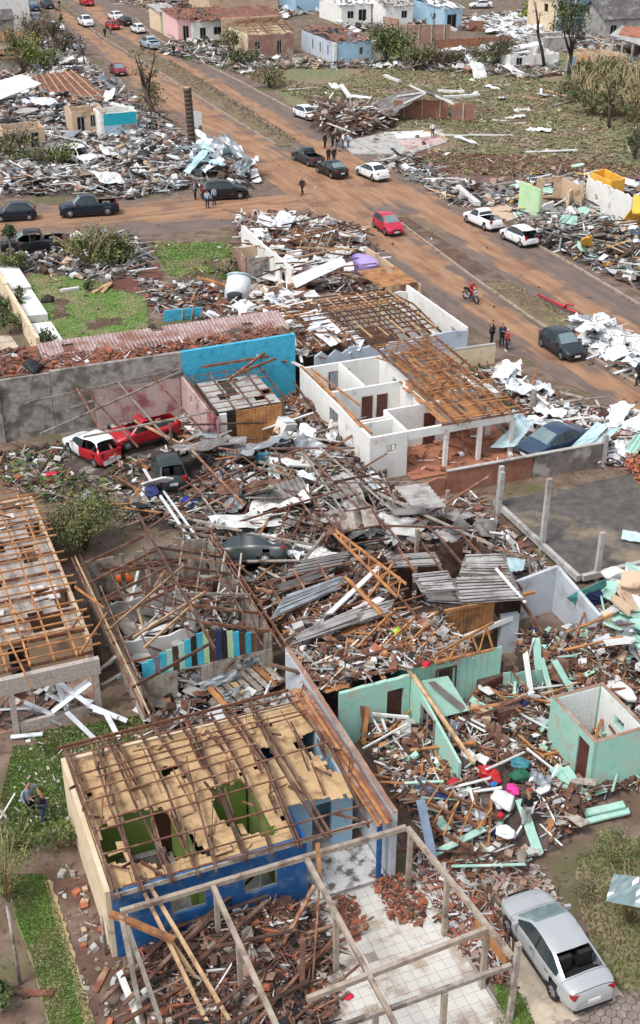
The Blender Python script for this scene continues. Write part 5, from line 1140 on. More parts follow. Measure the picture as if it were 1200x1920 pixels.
# generic shells for mid and far distance: corner = front left base in photo pixels
def shell(name, label, px, du, dv, h, mat, roof=None, rmat='roof_tile_red', rise=1.2, doors=(), wins=(), rag=.0, cat='house', floor='brick_dusty', over=.35, inner=1, sidewins=(), ridge='u', matside=None, wrecked=0):
    p = W(*px); u0, v0 = p.x, p.y; t = thing(name, label, cat, (u0 + du / 2, v0 + dv / 2, 0)); hl = [(a, a + wd, 0, 2.1) for a, wd in doors] + [(a, a + wd, z, z + hh) for a, wd, z, hh in wins]
    ms = matside or mat
    wl(t, mat, (u0, v0), (u0 + du, v0), 0, h, hl, ragged=rag); wl(t, ms, (u0, v0 + .09), (u0, v0 + dv), 0, h, [(a, a + wd, z, z + hh) for a, wd, z, hh in sidewins], ragged=rag); wl(t, ms, (u0 + du, v0 + .09), (u0 + du, v0 + dv), 0, h, ragged=rag); wl(t, ms, (u0 + .09, v0 + dv), (u0 + du - .09, v0 + dv), 0, h, ragged=rag)
    for k in range(inner): x = u0 + du * (k + 1) / (inner + 1); wl(t, ms, (x, v0 + .1), (x, v0 + dv - .1), 0, h - .2, ragged=rag)
    slab(t, 'floor', floor, (u0 + .09, v0 + .09), (u0 + du - .09, v0 + dv - .09), 0, .05)
    for a, wd in doors: slab(t, 'door', 'door_brown', (u0 + a + .02, v0 + .02), (u0 + a + wd - .02, v0 + .05), .03, 2.07)
    for a, wd, z, hh in wins: frame(t, (u0 + a, v0), (u0 + a + wd, v0), z, z + hh, 'metal_grey', .08); slab(t, 'pane', 'opening_dark', (u0 + a + .01, v0 + .03), (u0 + a + wd - .01, v0 + .05), z + .01, z + hh - .01)  # matte near-black sheet stands for the unlit room behind each opening
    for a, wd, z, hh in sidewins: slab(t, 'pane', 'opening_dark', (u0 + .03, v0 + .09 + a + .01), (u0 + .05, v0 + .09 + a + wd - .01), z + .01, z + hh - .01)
    o = over
    if roof in ('gable', 'hip'):
        hp = (du if ridge == 'v' else dv) * .32 if roof == 'hip' else 0
        e = [(u0 - o, v0 - o, h), (u0 + du + o, v0 - o, h), (u0 + du + o, v0 + dv + o, h), (u0 - o, v0 + dv + o, h)]
        r = [(u0 - o + hp, v0 + dv / 2, h + rise), (u0 + du + o - hp, v0 + dv / 2, h + rise)] if ridge == 'u' else [(u0 + du / 2, v0 - o + hp, h + rise), (u0 + du / 2, v0 + dv + o - hp, h + rise)]
        E = [Vector(q) for q in e]; Q = [Vector(q) for q in r]; mb = MB(); n = 10
        f = [(E[0], E[1], Q[1], Q[0]), (E[2], E[3], Q[0], Q[1])] if ridge == 'u' else [(E[3], E[0], Q[0], Q[1]), (E[1], E[2], Q[1], Q[0])]
        for a_, b_, c_, d_ in f: mb.panel([a_, b_, c_, d_], .1, 0, n + 6, 7, bend=.05 + wrecked * .12, drop=min(.45, .24 * wrecked))
        mb.build('roof', rmat, t)
        ends = [(E[3], E[0], Q[0]), (E[1], E[2], Q[1])] if ridge == 'u' else [(E[0], E[1], Q[0]), (E[2], E[3], Q[1])]
        for a_, b_, c_ in ends:
            mb = MB(); ins = Vector((o * .9 if a_.x < u0 else -o * .9, 0, 0)) if ridge == 'u' and not hp else Vector((0, o * .9 if a_.y < v0 + 1 else -o * .9, 0)) if not hp else Vector()
            dn = Vector((0, 0, -.06)); mb.add([a_ + ins + dn, b_ + ins + dn, c_ + ins + dn], [(0, 1, 2)]); mb.build('roof_end' if hp else 'gable_wall', rmat if hp else mat, t)
    elif roof == 'mono':
        mb = MB(); mb.panel([(u0 - o, v0 - o, h + .06), (u0 + du + o, v0 - o, h + .06), (u0 + du + o, v0 + dv + o, h + rise), (u0 - o, v0 + dv + o, h + rise)], .08, 0, 14, 8, bend=.04 + wrecked * .12, drop=min(.45, .24 * wrecked)); mb.build('roof', rmat, t)
    elif roof == 'flat':
        mb = MB(); mb.bb((u0 - o, v0 - o, h + .004), (u0 + du + o, v0 + dv + o, h + .18)); mb.build('roof', rmat, t)
    elif roof == 'frame':
        skin_roof(t, lambda u, v: h + .1 + rise * (1 - abs(v - v0 - dv / 2) / (dv / 2 + o)), u0, u0 + du, v0 - o, v0 + dv + o, max(4, int(du / 1.1)), max(5, int(dv / .8)), rmat, rmat, rw=(.1, .16), bw=(.08, .07), jit=.15, miss=.2)
    return t
# left block, near the side street
t = shell('ruined_house', 'peach coloured doorway walls without roof at the left edge of the grey rubble', (12, 291), 4.2, 3.2, 2.6, 'plaster_beige', doors=(), wins=((.7, .9, .1, 2.0), (2.7, .9, .1, 2.0)), rag=.15, inner=0)
t = shell('ruined_house', 'beige gutted house with dark doorway left of turquoise room', (140, 258), 3.6, 4, 2.9, 'plaster_beige', wins=((.4, .9, .1, 2.1), (1.9, .6, 1, 1.3)), rag=.5, inner=0)
t = shell('ruined_house', 'turquoise and white roofless room standing in the left rubble block', (192, 262), 4.0, 3.2, 2.9, 'plaster_white', rag=.2, inner=0, wins=()); p = W(192, 262)
slab(t, 'paint_patch', 'plaster_teal', (p.x + .3, p.y - .12), (p.x + 3.98, p.y - .085), 1.5, 2.75); slab(t, 'paint_patch', 'plaster_sky', (p.x + .3, p.y - .12), (p.x + 2.2, p.y - .085), .2, 1.45); slab(t, 'paint_patch', 'cement_weathered', (p.x + 2.25, p.y - .12), (p.x + 3.98, p.y - .085), .2, 1.45)
p = W(85, 196)
t = thing('roof_wreckage', 'brown tiled roof with white battens lying low among left rubble', 'roof', (p.x + 4, p.y, 0))
C = [W(85, 198, .8), W(205, 184, .7), W(140, 132, 1.5), W(62, 142, 1.6)]
one_part('tiles', 'roof_tile_red', t, lambda mb: mb.panel(C, .08, 0, 14, 8, bend=.1))
for k in range(7):
    a = C[0].lerp(C[1], (k + .3) / 7); b = C[3].lerp(C[2], (k + .3) / 7); timber(t, 'batten', a + Vector((0, 0, .12)), b + Vector((0, 0, .12)), .16, .1, 'wood_pale')
t = thing('roof_wreckage', 'large white metal roof plane tilted at the left edge of the picture', 'roof', W(20, 195))
C = [W(-40, 200, .8), W(78, 157, 2.6), W(40, 138, 3.6), W(-40, 165, 2.2)]; one_part('sheet', 'sheet_white', t, lambda mb: mb.panel(C, .1, 0, 8, 3, bend=.06)); C2 = [W(-40, 232, .5), W(110, 172, .9), W(105, 166, 1.0), W(-40, 216, .8)]; one_part('lower_sheet', 'metal_white', t, lambda mb: mb.panel(C2, .1, 0, 8, 2, bend=.06))
for k in range(6): timber(t, 'rafter', W(-5 + k * 18, 212 - k * 7, .3), W(-5 + k * 18, 200 - k * 7, 1.6), .15, .2, 'metal_grey')
t = shell('white_building', 'tall plain white building at the top left corner', (-60, 62), 10.5, 14, 6.5, 'plaster_white', roof='flat', rmat='cement', inner=0)
t = shell('house', 'small dark roofed house below the tall white building', (-60, 75), 7.5, 5, 2.8, 'cement_weathered', roof='gable', rmat='roof_dark', rise=1.2, inner=0)
t = shell('house', 'red roofed low house at left edge above white metal roof', (-70, 112), 9.2, 5.5, 2.3, 'plaster_cream', roof='gable', rmat='roof_tile_red', rise=.9, inner=0)
t = shell('house', 'brown roofed shed at left edge beside green bush', (-60, 140), 8, 4.5, 1.9, 'wood_grey', roof='gable', rmat='roof_tile_red', rise=.8, inner=0, cat='shed', wrecked=.8)
# across the avenue, top centre
t = shell('house', 'narrow yellow and green shop front beside pink house', (303, 62), 2.9, 7, 3.2, 'plaster_lime', matside='plaster_cream', roof='mono', rmat='fibre_cement', rise=.5, wins=((.5, .8, .2, 2.2), (1.6, .8, .6, 1.4)), inner=0)
t = shell('pink_house', 'pink fronted house with dark door and broken red roof across the avenue', (336, 80), 2.7, 9, 3.6, 'plaster_rose', roof='mono', rmat='roof_tile_red', rise=.5, doors=(), wins=((.7, 1.0, .1, 2.4),), inner=0, wrecked=.6)
t = shell('house', 'white walled house joined to the right of pink house', (362, 79), 5.6, 9, 3.2, 'plaster_white', roof='gable', rmat='roof_tile_red', rise=1.3, wins=((1.2, 1.0, .1, 2), (3.5, 1.3, .9, 1.2)), inner=1, wrecked=1)
t = shell('house', 'brown brick house with open roof timbers and cream gable parapet', (466, 107), 7.2, 9, 3.2, 'brick_dusty', matside='plaster_cream', roof='frame', rmat='wood_red', rise=1.3, wins=((1, .9, 1, 1.1), (4.5, .8, .2, 1.9)), rag=.3, inner=1)
p = W(466, 107)
one_part('parapet', 'plaster_beige', t, lambda mb: mb.prism([(p.x - 1, p.y + 9.3), (p.x + 9, p.y + 9.3), (p.x + 9, p.y + 9.6), (p.x - 1, p.y + 9.6)], 2.5, 4.3)); one_part('roof', 'roof_tile_red', t, lambda mb: mb.panel([(p.x - 1, p.y + 9.7, 4.1), (p.x + 9, p.y + 9.7, 4.1), (p.x + 9, p.y + 16, 5.0), (p.x - 1, p.y + 16, 5.0)], .12, 0, 12, 5, bend=.15))
t = shell('house', 'large reddish roofed house at the top behind brown brick house', (395, 30), 13, 13, 3.0, 'plaster_beige', roof='gable', rmat='roof_tile_red', rise=2.2, inner=1, wrecked=1.5)
t = shell('blue_house', 'blue grey house with fallen tile roof facing the green field', (627, 119), 5.8, 13, 2.9, 'plaster_sky', matside='plaster_bluegrey', roof='mono', rmat='roof_tile_red', rise=.5, wins=((3.9, .6, 1, 1),), sidewins=((2, .5, .8, 1.4), (5, .5, .8, 1.4), (8, .5, .8, 1.4)), over=.15, inner=1, wrecked=1.5); p = W(627, 119)
slab(t, 'corner_column', 'plaster_white', (p.x - .3, p.y - .4), (p.x + .2, p.y - .1), 0, 2.9); slab(t, 'annex', 'plaster_white', (p.x + 5.95, p.y + .5), (p.x + 7.6, p.y + 4), 0, 2.6)
t = shell('house', 'pale blue walled long house at the top edge', (555, 24), 6.5, 9, 4.8, 'plaster_sky', roof='mono', rmat='sheet_white', rise=.5, inner=0)
t = shell('white_house', 'white two windowed house with tin roof above green bushes', (640, 46), 5.6, 10, 3.1, 'plaster_white', roof='gable', rmat='sheet_white', rise=1.3, wins=((1.1, 1.2, .9, 1.2), (3.2, 1.5, .2, 2.1)), inner=1, wrecked=1.3)
t = shell('white_house', 'cream white house with one dark window above the brown brick wall', (722, 50), 5.2, 10, 3.3, 'plaster_white', roof='gable', rmat='fibre_cement', rise=1.2, wins=((3, 1.1, 1.2, 1.2),), inner=1, wrecked=1.4)
t = shell('blue_house', 'pale blue house with dark garage opening and white tin roof', (832, 56), 3.3, 12, 3.4, 'plaster_sky', matside='plaster_sky', roof='mono', rmat='sheet_white', rise=.7, wins=((.5, 1.8, .1, 2.3),), inner=0, sidewins=((3, 1, 1.2, 1),), wrecked=1.3)
t = shell('blue_house', 'two storey sky blue house with orange tiled roof', (1043, 66), 7.6, 9.5, 5.6, 'plaster_sky', matside='plaster_cream', roof='hip', rmat='roof_tile_orange', rise=1.7, wins=((3.9, .9, 3.7, .7), (5.4, 1.2, 3.4, 1.3), (4.4, 2.6, .1, 2.2)), inner=0, over=.6, sidewins=((3, 1.2, 3.2, 1.2),))
t = shell('house', 'grey house with dark mottled roof at the right edge', (1132, 74), 8.5, 8, 3.0, 'cement', roof='gable', rmat='roof_dark', rise=2.4, ridge='u', wins=((1, 1.2, .3, 1.8),), inner=0, over=.5)
t = thing('shelter', 'open sided grey roofed shelter on posts at right edge below grey house', 'shelter', W(1180, 108)); 
for q in ((1147, 104), (1164, 110), (1183, 116), (1200, 90), (1225, 110)): a = W(*q); timber(t, 'post', (a.x, a.y, 0), (a.x, a.y, 2.4), .22, .22, 'cement')
one_part('roof', 'fibre_cement', t, lambda mb: mb.panel([W(1143, 66, 2.6), W(1235, 95, 2.4), W(1240, 60, 2.9), W(1165, 48, 3.0)], .12, 0, 8, 4, bend=.03)); one_part('tile_heap', 'roof_tile_orange', t, lambda mb: mb.panel([W(1160, 62, 2.9), W(1210, 72, 2.8), W(1210, 52, 3.2), W(1172, 48, 3.2)], .2, 0, 8, 4, bend=.15))
t = shell('ruined_house', 'roofless grey rendered room with white wall tops before two storey house', (1018, 98), 5.6, 4.5, 2.0, 'cement', rag=.1, inner=1); p = W(1018, 98)
one_part('wall_top', 'plaster_white', t, lambda mb: (mb.bb((p.x - .1, p.y - .1, 2.004), (p.x + 5.7, p.y + .1, 2.12)), mb.bb((p.x - .1, p.y + 4.4, 2.004), (p.x + 5.7, p.y + 4.6, 2.12))))
t = shell('ruined_house', 'collapsed white house with broken slabs beside dead black tree', (955, 130), 8.0, 7, 1.9, 'plaster_white', rag=.35, inner=1, wins=((1, 1, .5, 1),)); p = W(955, 130)
for k in range(7):
    x, y = p.x + rnd(0, 7), p.y + rnd(1, 7); one_part('slab', 'sheet_white', t, lambda mb: mb.panel([(x, y, 1.6 + rnd(0, .6)), (x + 2.4, y + rnd(-.4, .4), 2.0 + rnd(-.4, .6)), (x + 2.3, y + 2.2, 2.2 + rnd(-.4, .5)), (x - .2, y + 2, 2.1)], .12))
t = shell('ruined_house', 'low brick and plank ruin with orange rubble right of dead tree', (1110, 128), 5.5, 6.5, 1.7, 'plaster_beige', rag=.4, inner=1)
one_part('orange_heap', 'ceiling_orange', t, lambda mb: mb.panel([W(1078, 120, 1.2), W(1100, 120, 1.4), W(1106, 104, 1.6), W(1084, 102, 1.5)], .1, 0, 6, 5, bend=.25))
# garden walls behind the field
def pxwall(label, a, b, h, mat, rag=0, cap=None, name='boundary_wall', piers=0):
    p, q = W(*a), W(*b); t = thing(name, label, 'wall', ((p + q) / 2)); wl(t, mat, (p.x, p.y), (q.x, q.y), 0, h, ragged=rag, t=.2)
    if cap: one_part('coping', cap, t, lambda mb: mb.beam((p.x, p.y, h + .04), (q.x, q.y, h + .04), .26, .07))
    for k in range(piers): m = p.lerp(q, (k + .5) / piers); timber(t, 'pier', (m.x, m.y - .12, 0), (m.x, m.y - .12, h), .3, .1, 'cement')
    return t
pxwall('tall brown brick wall below the white houses', (748, 84), (843, 84), 3.0, 'brick_dusty', piers=4); pxwall('short brown brick wall piece next to green bushes', (718, 70), (746, 76), 3.2, 'brick_dusty'); pxwall('long low red brick wall behind the green field', (815, 90), (960, 84), 1.3, 'brick_wall', .1)
pxwall('red brick garden wall edge beside pale blue house', (878, 58), (905, 58), 1.6, 'brick_wall')
t = pxwall('red brick wall left of grey post in the field, under a collapsed grey roof', (738, 222), (840, 222), 2.1, 'brick_wall', .1, piers=3); t2 = pxwall('red brick wall right of grey post in the field', (845, 226), (888, 227), 2.0, 'brick_wall', .08, piers=1)
RF = thing('collapsed_roof', 'collapsed grey tin roof with white beams over the red brick wall', 'roof', W(770, 195))
one_part('roof_plane', 'fibre_dark', RF, lambda mb: (mb.panel([W(735, 215, 1.0), W(800, 175, 3.1), W(770, 168, 2.6), W(690, 192, .4)], .08, 0, 8, 4, bend=.1), mb.panel([W(800, 175, 3.1), W(850, 190, 1.9), W(820, 176, 1.7), W(790, 166, 2.6)], .08, 0, 6, 4, bend=.1)))
for a in ((757, 194, 798, 175), (745, 180, 795, 173), (768, 160, 797, 174), (798, 175, 845, 190), (800, 172, 850, 195)): timber(RF, 'beam', W(a[0], a[1], 2.0), W(a[2], a[3], 3.2), .22, .16, 'sheet_white')
FSL = thing('floor_slab', 'bare house floor in white and faded pink tiles at the field edge', 'floor', W(750, 270)); one_part('slab', 'cement', FSL, lambda mb: mb.prism(poly_px([(640, 268), (735, 248), (830, 245), (838, 268), (770, 290), (660, 290)]), 0, .12)); one_part('white_tiles', 'plaster_white', FSL, lambda mb: mb.prism(poly_px([(735, 250), (812, 246), (826, 256), (745, 262)]), .124, .14)); one_part('pink_tiles', 'plaster_pink', FSL, lambda mb: mb.prism(poly_px([(742, 266), (828, 258), (832, 268), (768, 283)]), .124, .14))
# ruins by the avenue on the right
RR = thing('ruined_house', 'shattered house right of white cars with beige, white and pale green walls', 'house', W(1080, 400))
def pw_(mat, a, b, h, label=None, rag=.2, holes=(), t=.2): p, q = W(*a), W(*b); return wl(RR, mat, (p.x, p.y), (q.x, q.y), 0, h, holes, ragged=rag, label=label, t=t)
pw_('plaster_lime', (972, 402), (1009, 420), 3.0, 'pale green wall', .05); pw_('plaster_beige', (1003, 388), (1050, 386), 2.8, None, .3, [(.6, 1.6, 1, 2.2)]); pw_('plaster_beige', (1050, 386), (1090, 392), 2.6, None, .6); pw_('plaster_white', (1097, 388), (1180, 428), 2.8, 'long white wall', .25, [(1.5, 2.0, 1, 1.6)]); pw_('plaster_cream', (1062, 398), (1072, 382), 2.0, None, .4); pw_('plaster_white', (1012, 410), (1035, 405), 1.5, None, .5)
OB = thing('ruined_room', 'bright yellow orange roofless room behind the long white wall', 'room', W(1135, 378))
for a, b in (((1103, 372), (1128, 366)), ((1128, 366), (1165, 385)), ((1103, 372), (1140, 390)), ((1140, 390), (1165, 385))): p, q = W(*a), W(*b); wl(OB, 'plaster_yellow', (p.x, p.y), (q.x, q.y), 0, 2.5, ragged=.1)
for i, q in enumerate(([(1160, 422, .6), (1205, 424, .6), (1212, 392, 2.4), (1185, 390, 2.6)], [(1092, 468, .2), (1112, 472, .2), (1110, 440, 2.0), (1090, 448, 1.7)], [(1185, 398, 2.6), (1215, 400, 2.6), (1220, 368, 3.3), (1188, 366, 3.2)])):
    mb = MB(); mb.panel([W(*c) for c in q], .12, 0, 4, 4, bend=.08); one(mb, 'wall_slab', 'plaster_yellow', ('large orange wall slab tilted at the right edge', 'small orange wall slab standing in rubble beside brown sheet', 'pale yellow slab at right edge above large orange slab')[i], 'wall slab')
mb = MB(); mb.panel([W(1034, 442, .3), W(1082, 446, .3), W(1082, 405, 1.9), (W(1055, 402, 2.0))], .05, 0, 7, 6, bend=.12); one(mb, 'crumpled_sheet', 'mint_board', 'crumpled mint green sheet in front of beige broken walls', 'metal sheet')
mb = MB(); mb.panel([W(1105, 452, .6), W(1140, 438, 1.2), W(1128, 424, 2.0), W(1106, 436, 1.4)], .06, 0, 5, 4, bend=.08); one(mb, 'crumpled_sheet', 'metal_rusty', 'dark brown sheet leaning beside small orange wall slab', 'metal sheet')
sheet('floor_patch', poly_px([(910, 385), (960, 388), (985, 408), (950, 412), (925, 402)]), .03, 'plaster_beige', .15, .6)
# street corner red barrier, kerbside sheet heap
t = thing('fallen_pole', 'long red painted pole with bracket lying across the grassy median', 'pole', W(1045, 570)); one_part('shaft', 'plastic_red', t, lambda mb: mb.tube([W(1008, 552, .3), W(1085, 588, .35)], .09, n=8)); one_part('bracket', 'plastic_red', t, lambda mb: mb.tube([W(1056, 578, .3), W(1064, 570, .7), W(1074, 572, .8)], .08, n=8))
# ------------------------------------------------------------------ cars, trucks, a motorcycle
def carpx(px, deg, name, label, cat, kind, paint, **k):
    p = W(*px, k.get('z', 0)); return car(name, label, cat, kind, p, deg, paint, **k)
FLw, RLw = W(957, 1752), W(1038, 1872); d = (FLw - RLw).normalized(); c = (FLw + RLw) / 2 + Vector((d.y, -d.x, 0)) * .76
car('parked_car', 'silver sedan with dented tail parked on the concrete driveway in the foreground', 'car', 'sedan', c, math.degrees(math.atan2(d.y, d.x)), 'silver', glass='glass_pale', no_glass=('rear_window',), z=.03, wreck=.22)
carpx((1052, 660), -90, 'moving_car', 'dark slate hatchback driving towards the viewer beside the median', 'car', 'hatch', 'graphite', glass='glass_pale', z=.03)
carpx((727, 433), -92, 'moving_car', 'crimson red hatchback driving past the end of median', 'car', 'hatch', 'crimson', glass='glass_pale', z=.03)
carpx((905, 423), 95, 'parked_pickup', 'small white pickup with empty black bed parked left of pale green wall', 'pickup truck', 'smallpickup', 'white', z=.03)
carpx((972, 454), 95, 'parked_car', 'white hatchback with raised tailgate parked by the shattered house', 'car', 'hatch', 'white', open_hatch=True, no_glass=('rear_window',), z=.03)
carpx((577, 305), 97, 'parked_pickup', 'dark grey pickup parked first in line ahead of black sedan', 'pickup truck', 'smallpickup', 'graphite', z=.04, scale=1.1)
carpx((622, 328), 97, 'parked_car', 'black sedan with green tinted rear glass parked behind the grey pickup', 'car', 'sedan', 'black', glass='glass_pale', z=.04)
carpx((698, 333), 97, 'parked_car', 'white sedan parked beside the black sedan on brown mud', 'car', 'sedan', 'white', z=.04)
carpx((575, 222), -80, 'parked_car', 'white car with open front end at the field edge', 'car', 'hatch', 'white', z=.03, wreck=.4, scale=1.1)
carpx((282, 90), 97, 'moving_pickup', 'silver blue pickup seen from behind on the far carriageway', 'pickup truck', 'pickup', 'bluesilver', z=.03)
carpx((161, 48), -88, 'parked_pickup', 'white double cab pickup facing the viewer far up the avenue', 'pickup truck', 'pickup', 'white', z=.03)
carpx((107, 57), -85, 'parked_car', 'white sedan facing the viewer next to grey dead shrubs', 'car', 'sedan', 'white', z=.03, glass='glass_pale')
carpx((211, 54), 95, 'parked_car', 'small bright red car behind a dark standing person far up the avenue', 'car', 'hatch', 'red', z=.03)
carpx((259, 61), 95, 'parked_car', 'white hatchback parked right of black car at far kerb', 'car', 'hatch', 'white', z=.03)
carpx((234, 47), 97, 'parked_car', 'black car parked between the red car and white hatchback', 'car', 'hatch', 'black', z=.03)
carpx((217, 37), 97, 'parked_car', 'white car parked furthest back in the far kerb row', 'car', 'sedan', 'white', z=.03)
carpx((163, 10), 97, 'moving_car', 'red car at top edge on the far carriageway', 'car', 'suv', 'red', z=.03)
carpx((62, 19), -84, 'parked_car', 'dark blue green car at top edge right of white building', 'car', 'suv', 'slate', glass='glass_pale', z=.03)
carpx((89, 15), -84, 'parked_car', 'black van shaped car at the top edge of near carriageway', 'car', 'suv', 'graphite', z=.03)
carpx((69, 43), -84, 'parked_car', 'silver car half hidden behind the grey dead shrubs', 'car', 'suv', 'silver', glass='glass_pale', z=.03)
carpx((141, 92), -80, 'parked_car', 'pale blue dented car by the rubble below white sedan', 'car', 'hatch', 'bluesilver', z=.03, wreck=.6)
carpx((222, 139), -90, 'moving_car', 'dark red sedan driving alone down the near carriageway', 'car', 'sedan', 'maroon', glass='glass_pale', z=.03)
carpx((901, 15), 165, 'parked_car', 'white car at top edge near the green bank', 'car', 'sedan', 'white', z=.03)
carpx((28, 411), 170, 'parked_car', 'black hatchback at left edge of the muddy side street', 'car', 'hatch', 'navy', z=.03)
carpx((168, 402), 172, 'parked_pickup', 'dark blue double cab pickup parked on the side street', 'pickup truck', 'pickup', 'navy', z=.03, glass='glass_pale')
carpx((65, 470), 168, 'wrecked_pickup', 'wrecked black pickup with crushed bed beside bushes', 'pickup truck', 'pickup', 'black', wreck=.9, no_glass=('front_side_window', 'rear_side_window'), glass='glass_pale')
carpx((421, 371), -10, 'parked_car', 'black crossover parked at the side street corner by grey metal heap', 'car', 'suv', 'black', z=.03)
carpx((174, 855), 112, 'wrecked_car', 'crushed hatchback half white and half red beside high grey wall', 'car', 'hatch', 'white', paint2='red', wreck=.8, no_glass=('rear_window', 'rear_side_window'))
carpx((270, 826), 190, 'wrecked_pickup', 'crumpled red pickup under the fallen lean-to rafters', 'pickup truck', 'smallpickup', 'red', wreck=1.0, z=.3, scale=.92, no_glass=('windshield', 'front_side_window', 'rear_window', 'rear_side_window'))
carpx((318, 898), 82, 'wrecked_car', 'dark grey green hatchback without rear glass stuck in rubble', 'car', 'hatch', 'greengrey', wreck=.5, no_glass=('rear_window',), scale=.96, z=.7)
carpx((455, 1062), 148, 'wrecked_car', 'dark teal car tipped on its side among beams in central rubble', 'car', 'sedan', 'greengrey', wreck=.9, tilt=(.55, .12), z=.55, glass='glass_pale')
carpx((1034, 846), 192, 'wrecked_car', 'dark blue car wedged behind the low boundary wall under metal sheets', 'car', 'sedan', 'slate', wreck=.35, glass='glass_pale', scale=.95, z=.55)
carpx((148, 303), -62, 'wrecked_car', 'white flattened car without windows in the left rubble block', 'car', 'suv', 'white', wreck=1.4, no_glass=('windshield', 'front_side_window', 'rear_window', 'rear_side_window'), z=.2, tilt=(.1, .1))
carpx((1192, 462), 70, 'wrecked_car', 'dark green car under orange slabs at the right edge', 'car', 'hatch', 'slate', wreck=1, z=.1)
for q, r_ in (((320, 890), 1.9), ((455, 1050), 1.7), ((1034, 850), 1.8), ((172, 855), 1.6), ((270, 826), 1.8), ((148, 303), 2.0), ((985, 1548), .8), ((942, 1495), .9), ((918, 1452), .6), ((974, 1450), .5), ((470, 845), 1.3)): CLEAR.append((*W(*q, .5)[:2], r_))
# motorcycle and rider
p = W(882, 566); MO = thing('motorcycle', 'dark motorcycle with red tank ridden towards the viewer on the avenue', 'motorcycle', (p.x, p.y, .03), R(-80))
for x in (.66, -.66):
    mb = MB(); n = 20; vs = []; fs = []
    for k in range(n):
        a = 2 * PI * k / n
        for j in range(6): b = 2 * PI * j / 6; r_ = .27 + .05 * math.cos(b); vs.append((x + r_ * math.cos(a), .05 * math.sin(b), .32 + r_ * math.sin(a)))
    for k in range(n):
        for j in range(6): fs.append((k * 6 + j, k * 6 + (j + 1) % 6, ((k + 1) % n) * 6 + (j + 1) % 6, ((k + 1) % n) * 6 + j))
    mb.add(vs, fs, 0, True); wh = mb.build('wheel', 'tyre', MO, True); mb = MB(); mb.tube([(x, -.04, .32), (x, .04, .32)], .06, n=10)
    for k in range(5): mb.beam((x, 0, .32), (x + .26 * math.cos(k * 1.257), 0, .32 + .26 * math.sin(k * 1.257)), .03, .03)
    mb.build('rim', 'rim', wh, True)
def mp(nm, mat, fn):
    mb = MB(); fn(mb); mb.build(nm, mat, MO, True)
mp('engine', 'metal_grey', lambda mb: (mb.box((.05, 0, .42), (.45, .3, .32)), mb.tube([(0, -.18, .35), (-.7, -.2, .42)], .05)))
mp('tank', 'plastic_red', lambda mb: (mb.box((.2, 0, .84), (.46, .3, .2)), mb.box((.38, 0, .72), (.2, .4, .2))))
mp('saddle', 'black_stuff', lambda mb: (mb.box((-.32, 0, .82), (.7, .28, .1)), mb.box((-.6, 0, .86), (.3, .24, .1))))
mp('fork', 'rim', lambda mb: [mb.tube([(.66, s * .1, .32), (.42, s * .11, 1.0)], .03) for s in (1, -1)])
mp('handlebar', 'black_stuff', lambda mb: mb.tube([(.4, -.36, 1.04), (.45, 0, 1.0), (.4, .36, 1.04)], .02))
mp('headlight', 'lamp_clear', lambda mb: mb.tube([(.5, 0, .9), (.62, 0, .9)], .1, n=12)); mp('front_plate', 'plate_white', lambda mb: mb.box((.6, 0, .72), (.04, .22, .14)))
person('rider in dark red jacket and helmet on the motorcycle', (p.x, p.y), -80, 'ride', 'red', 'black', cap='red', z=.03)
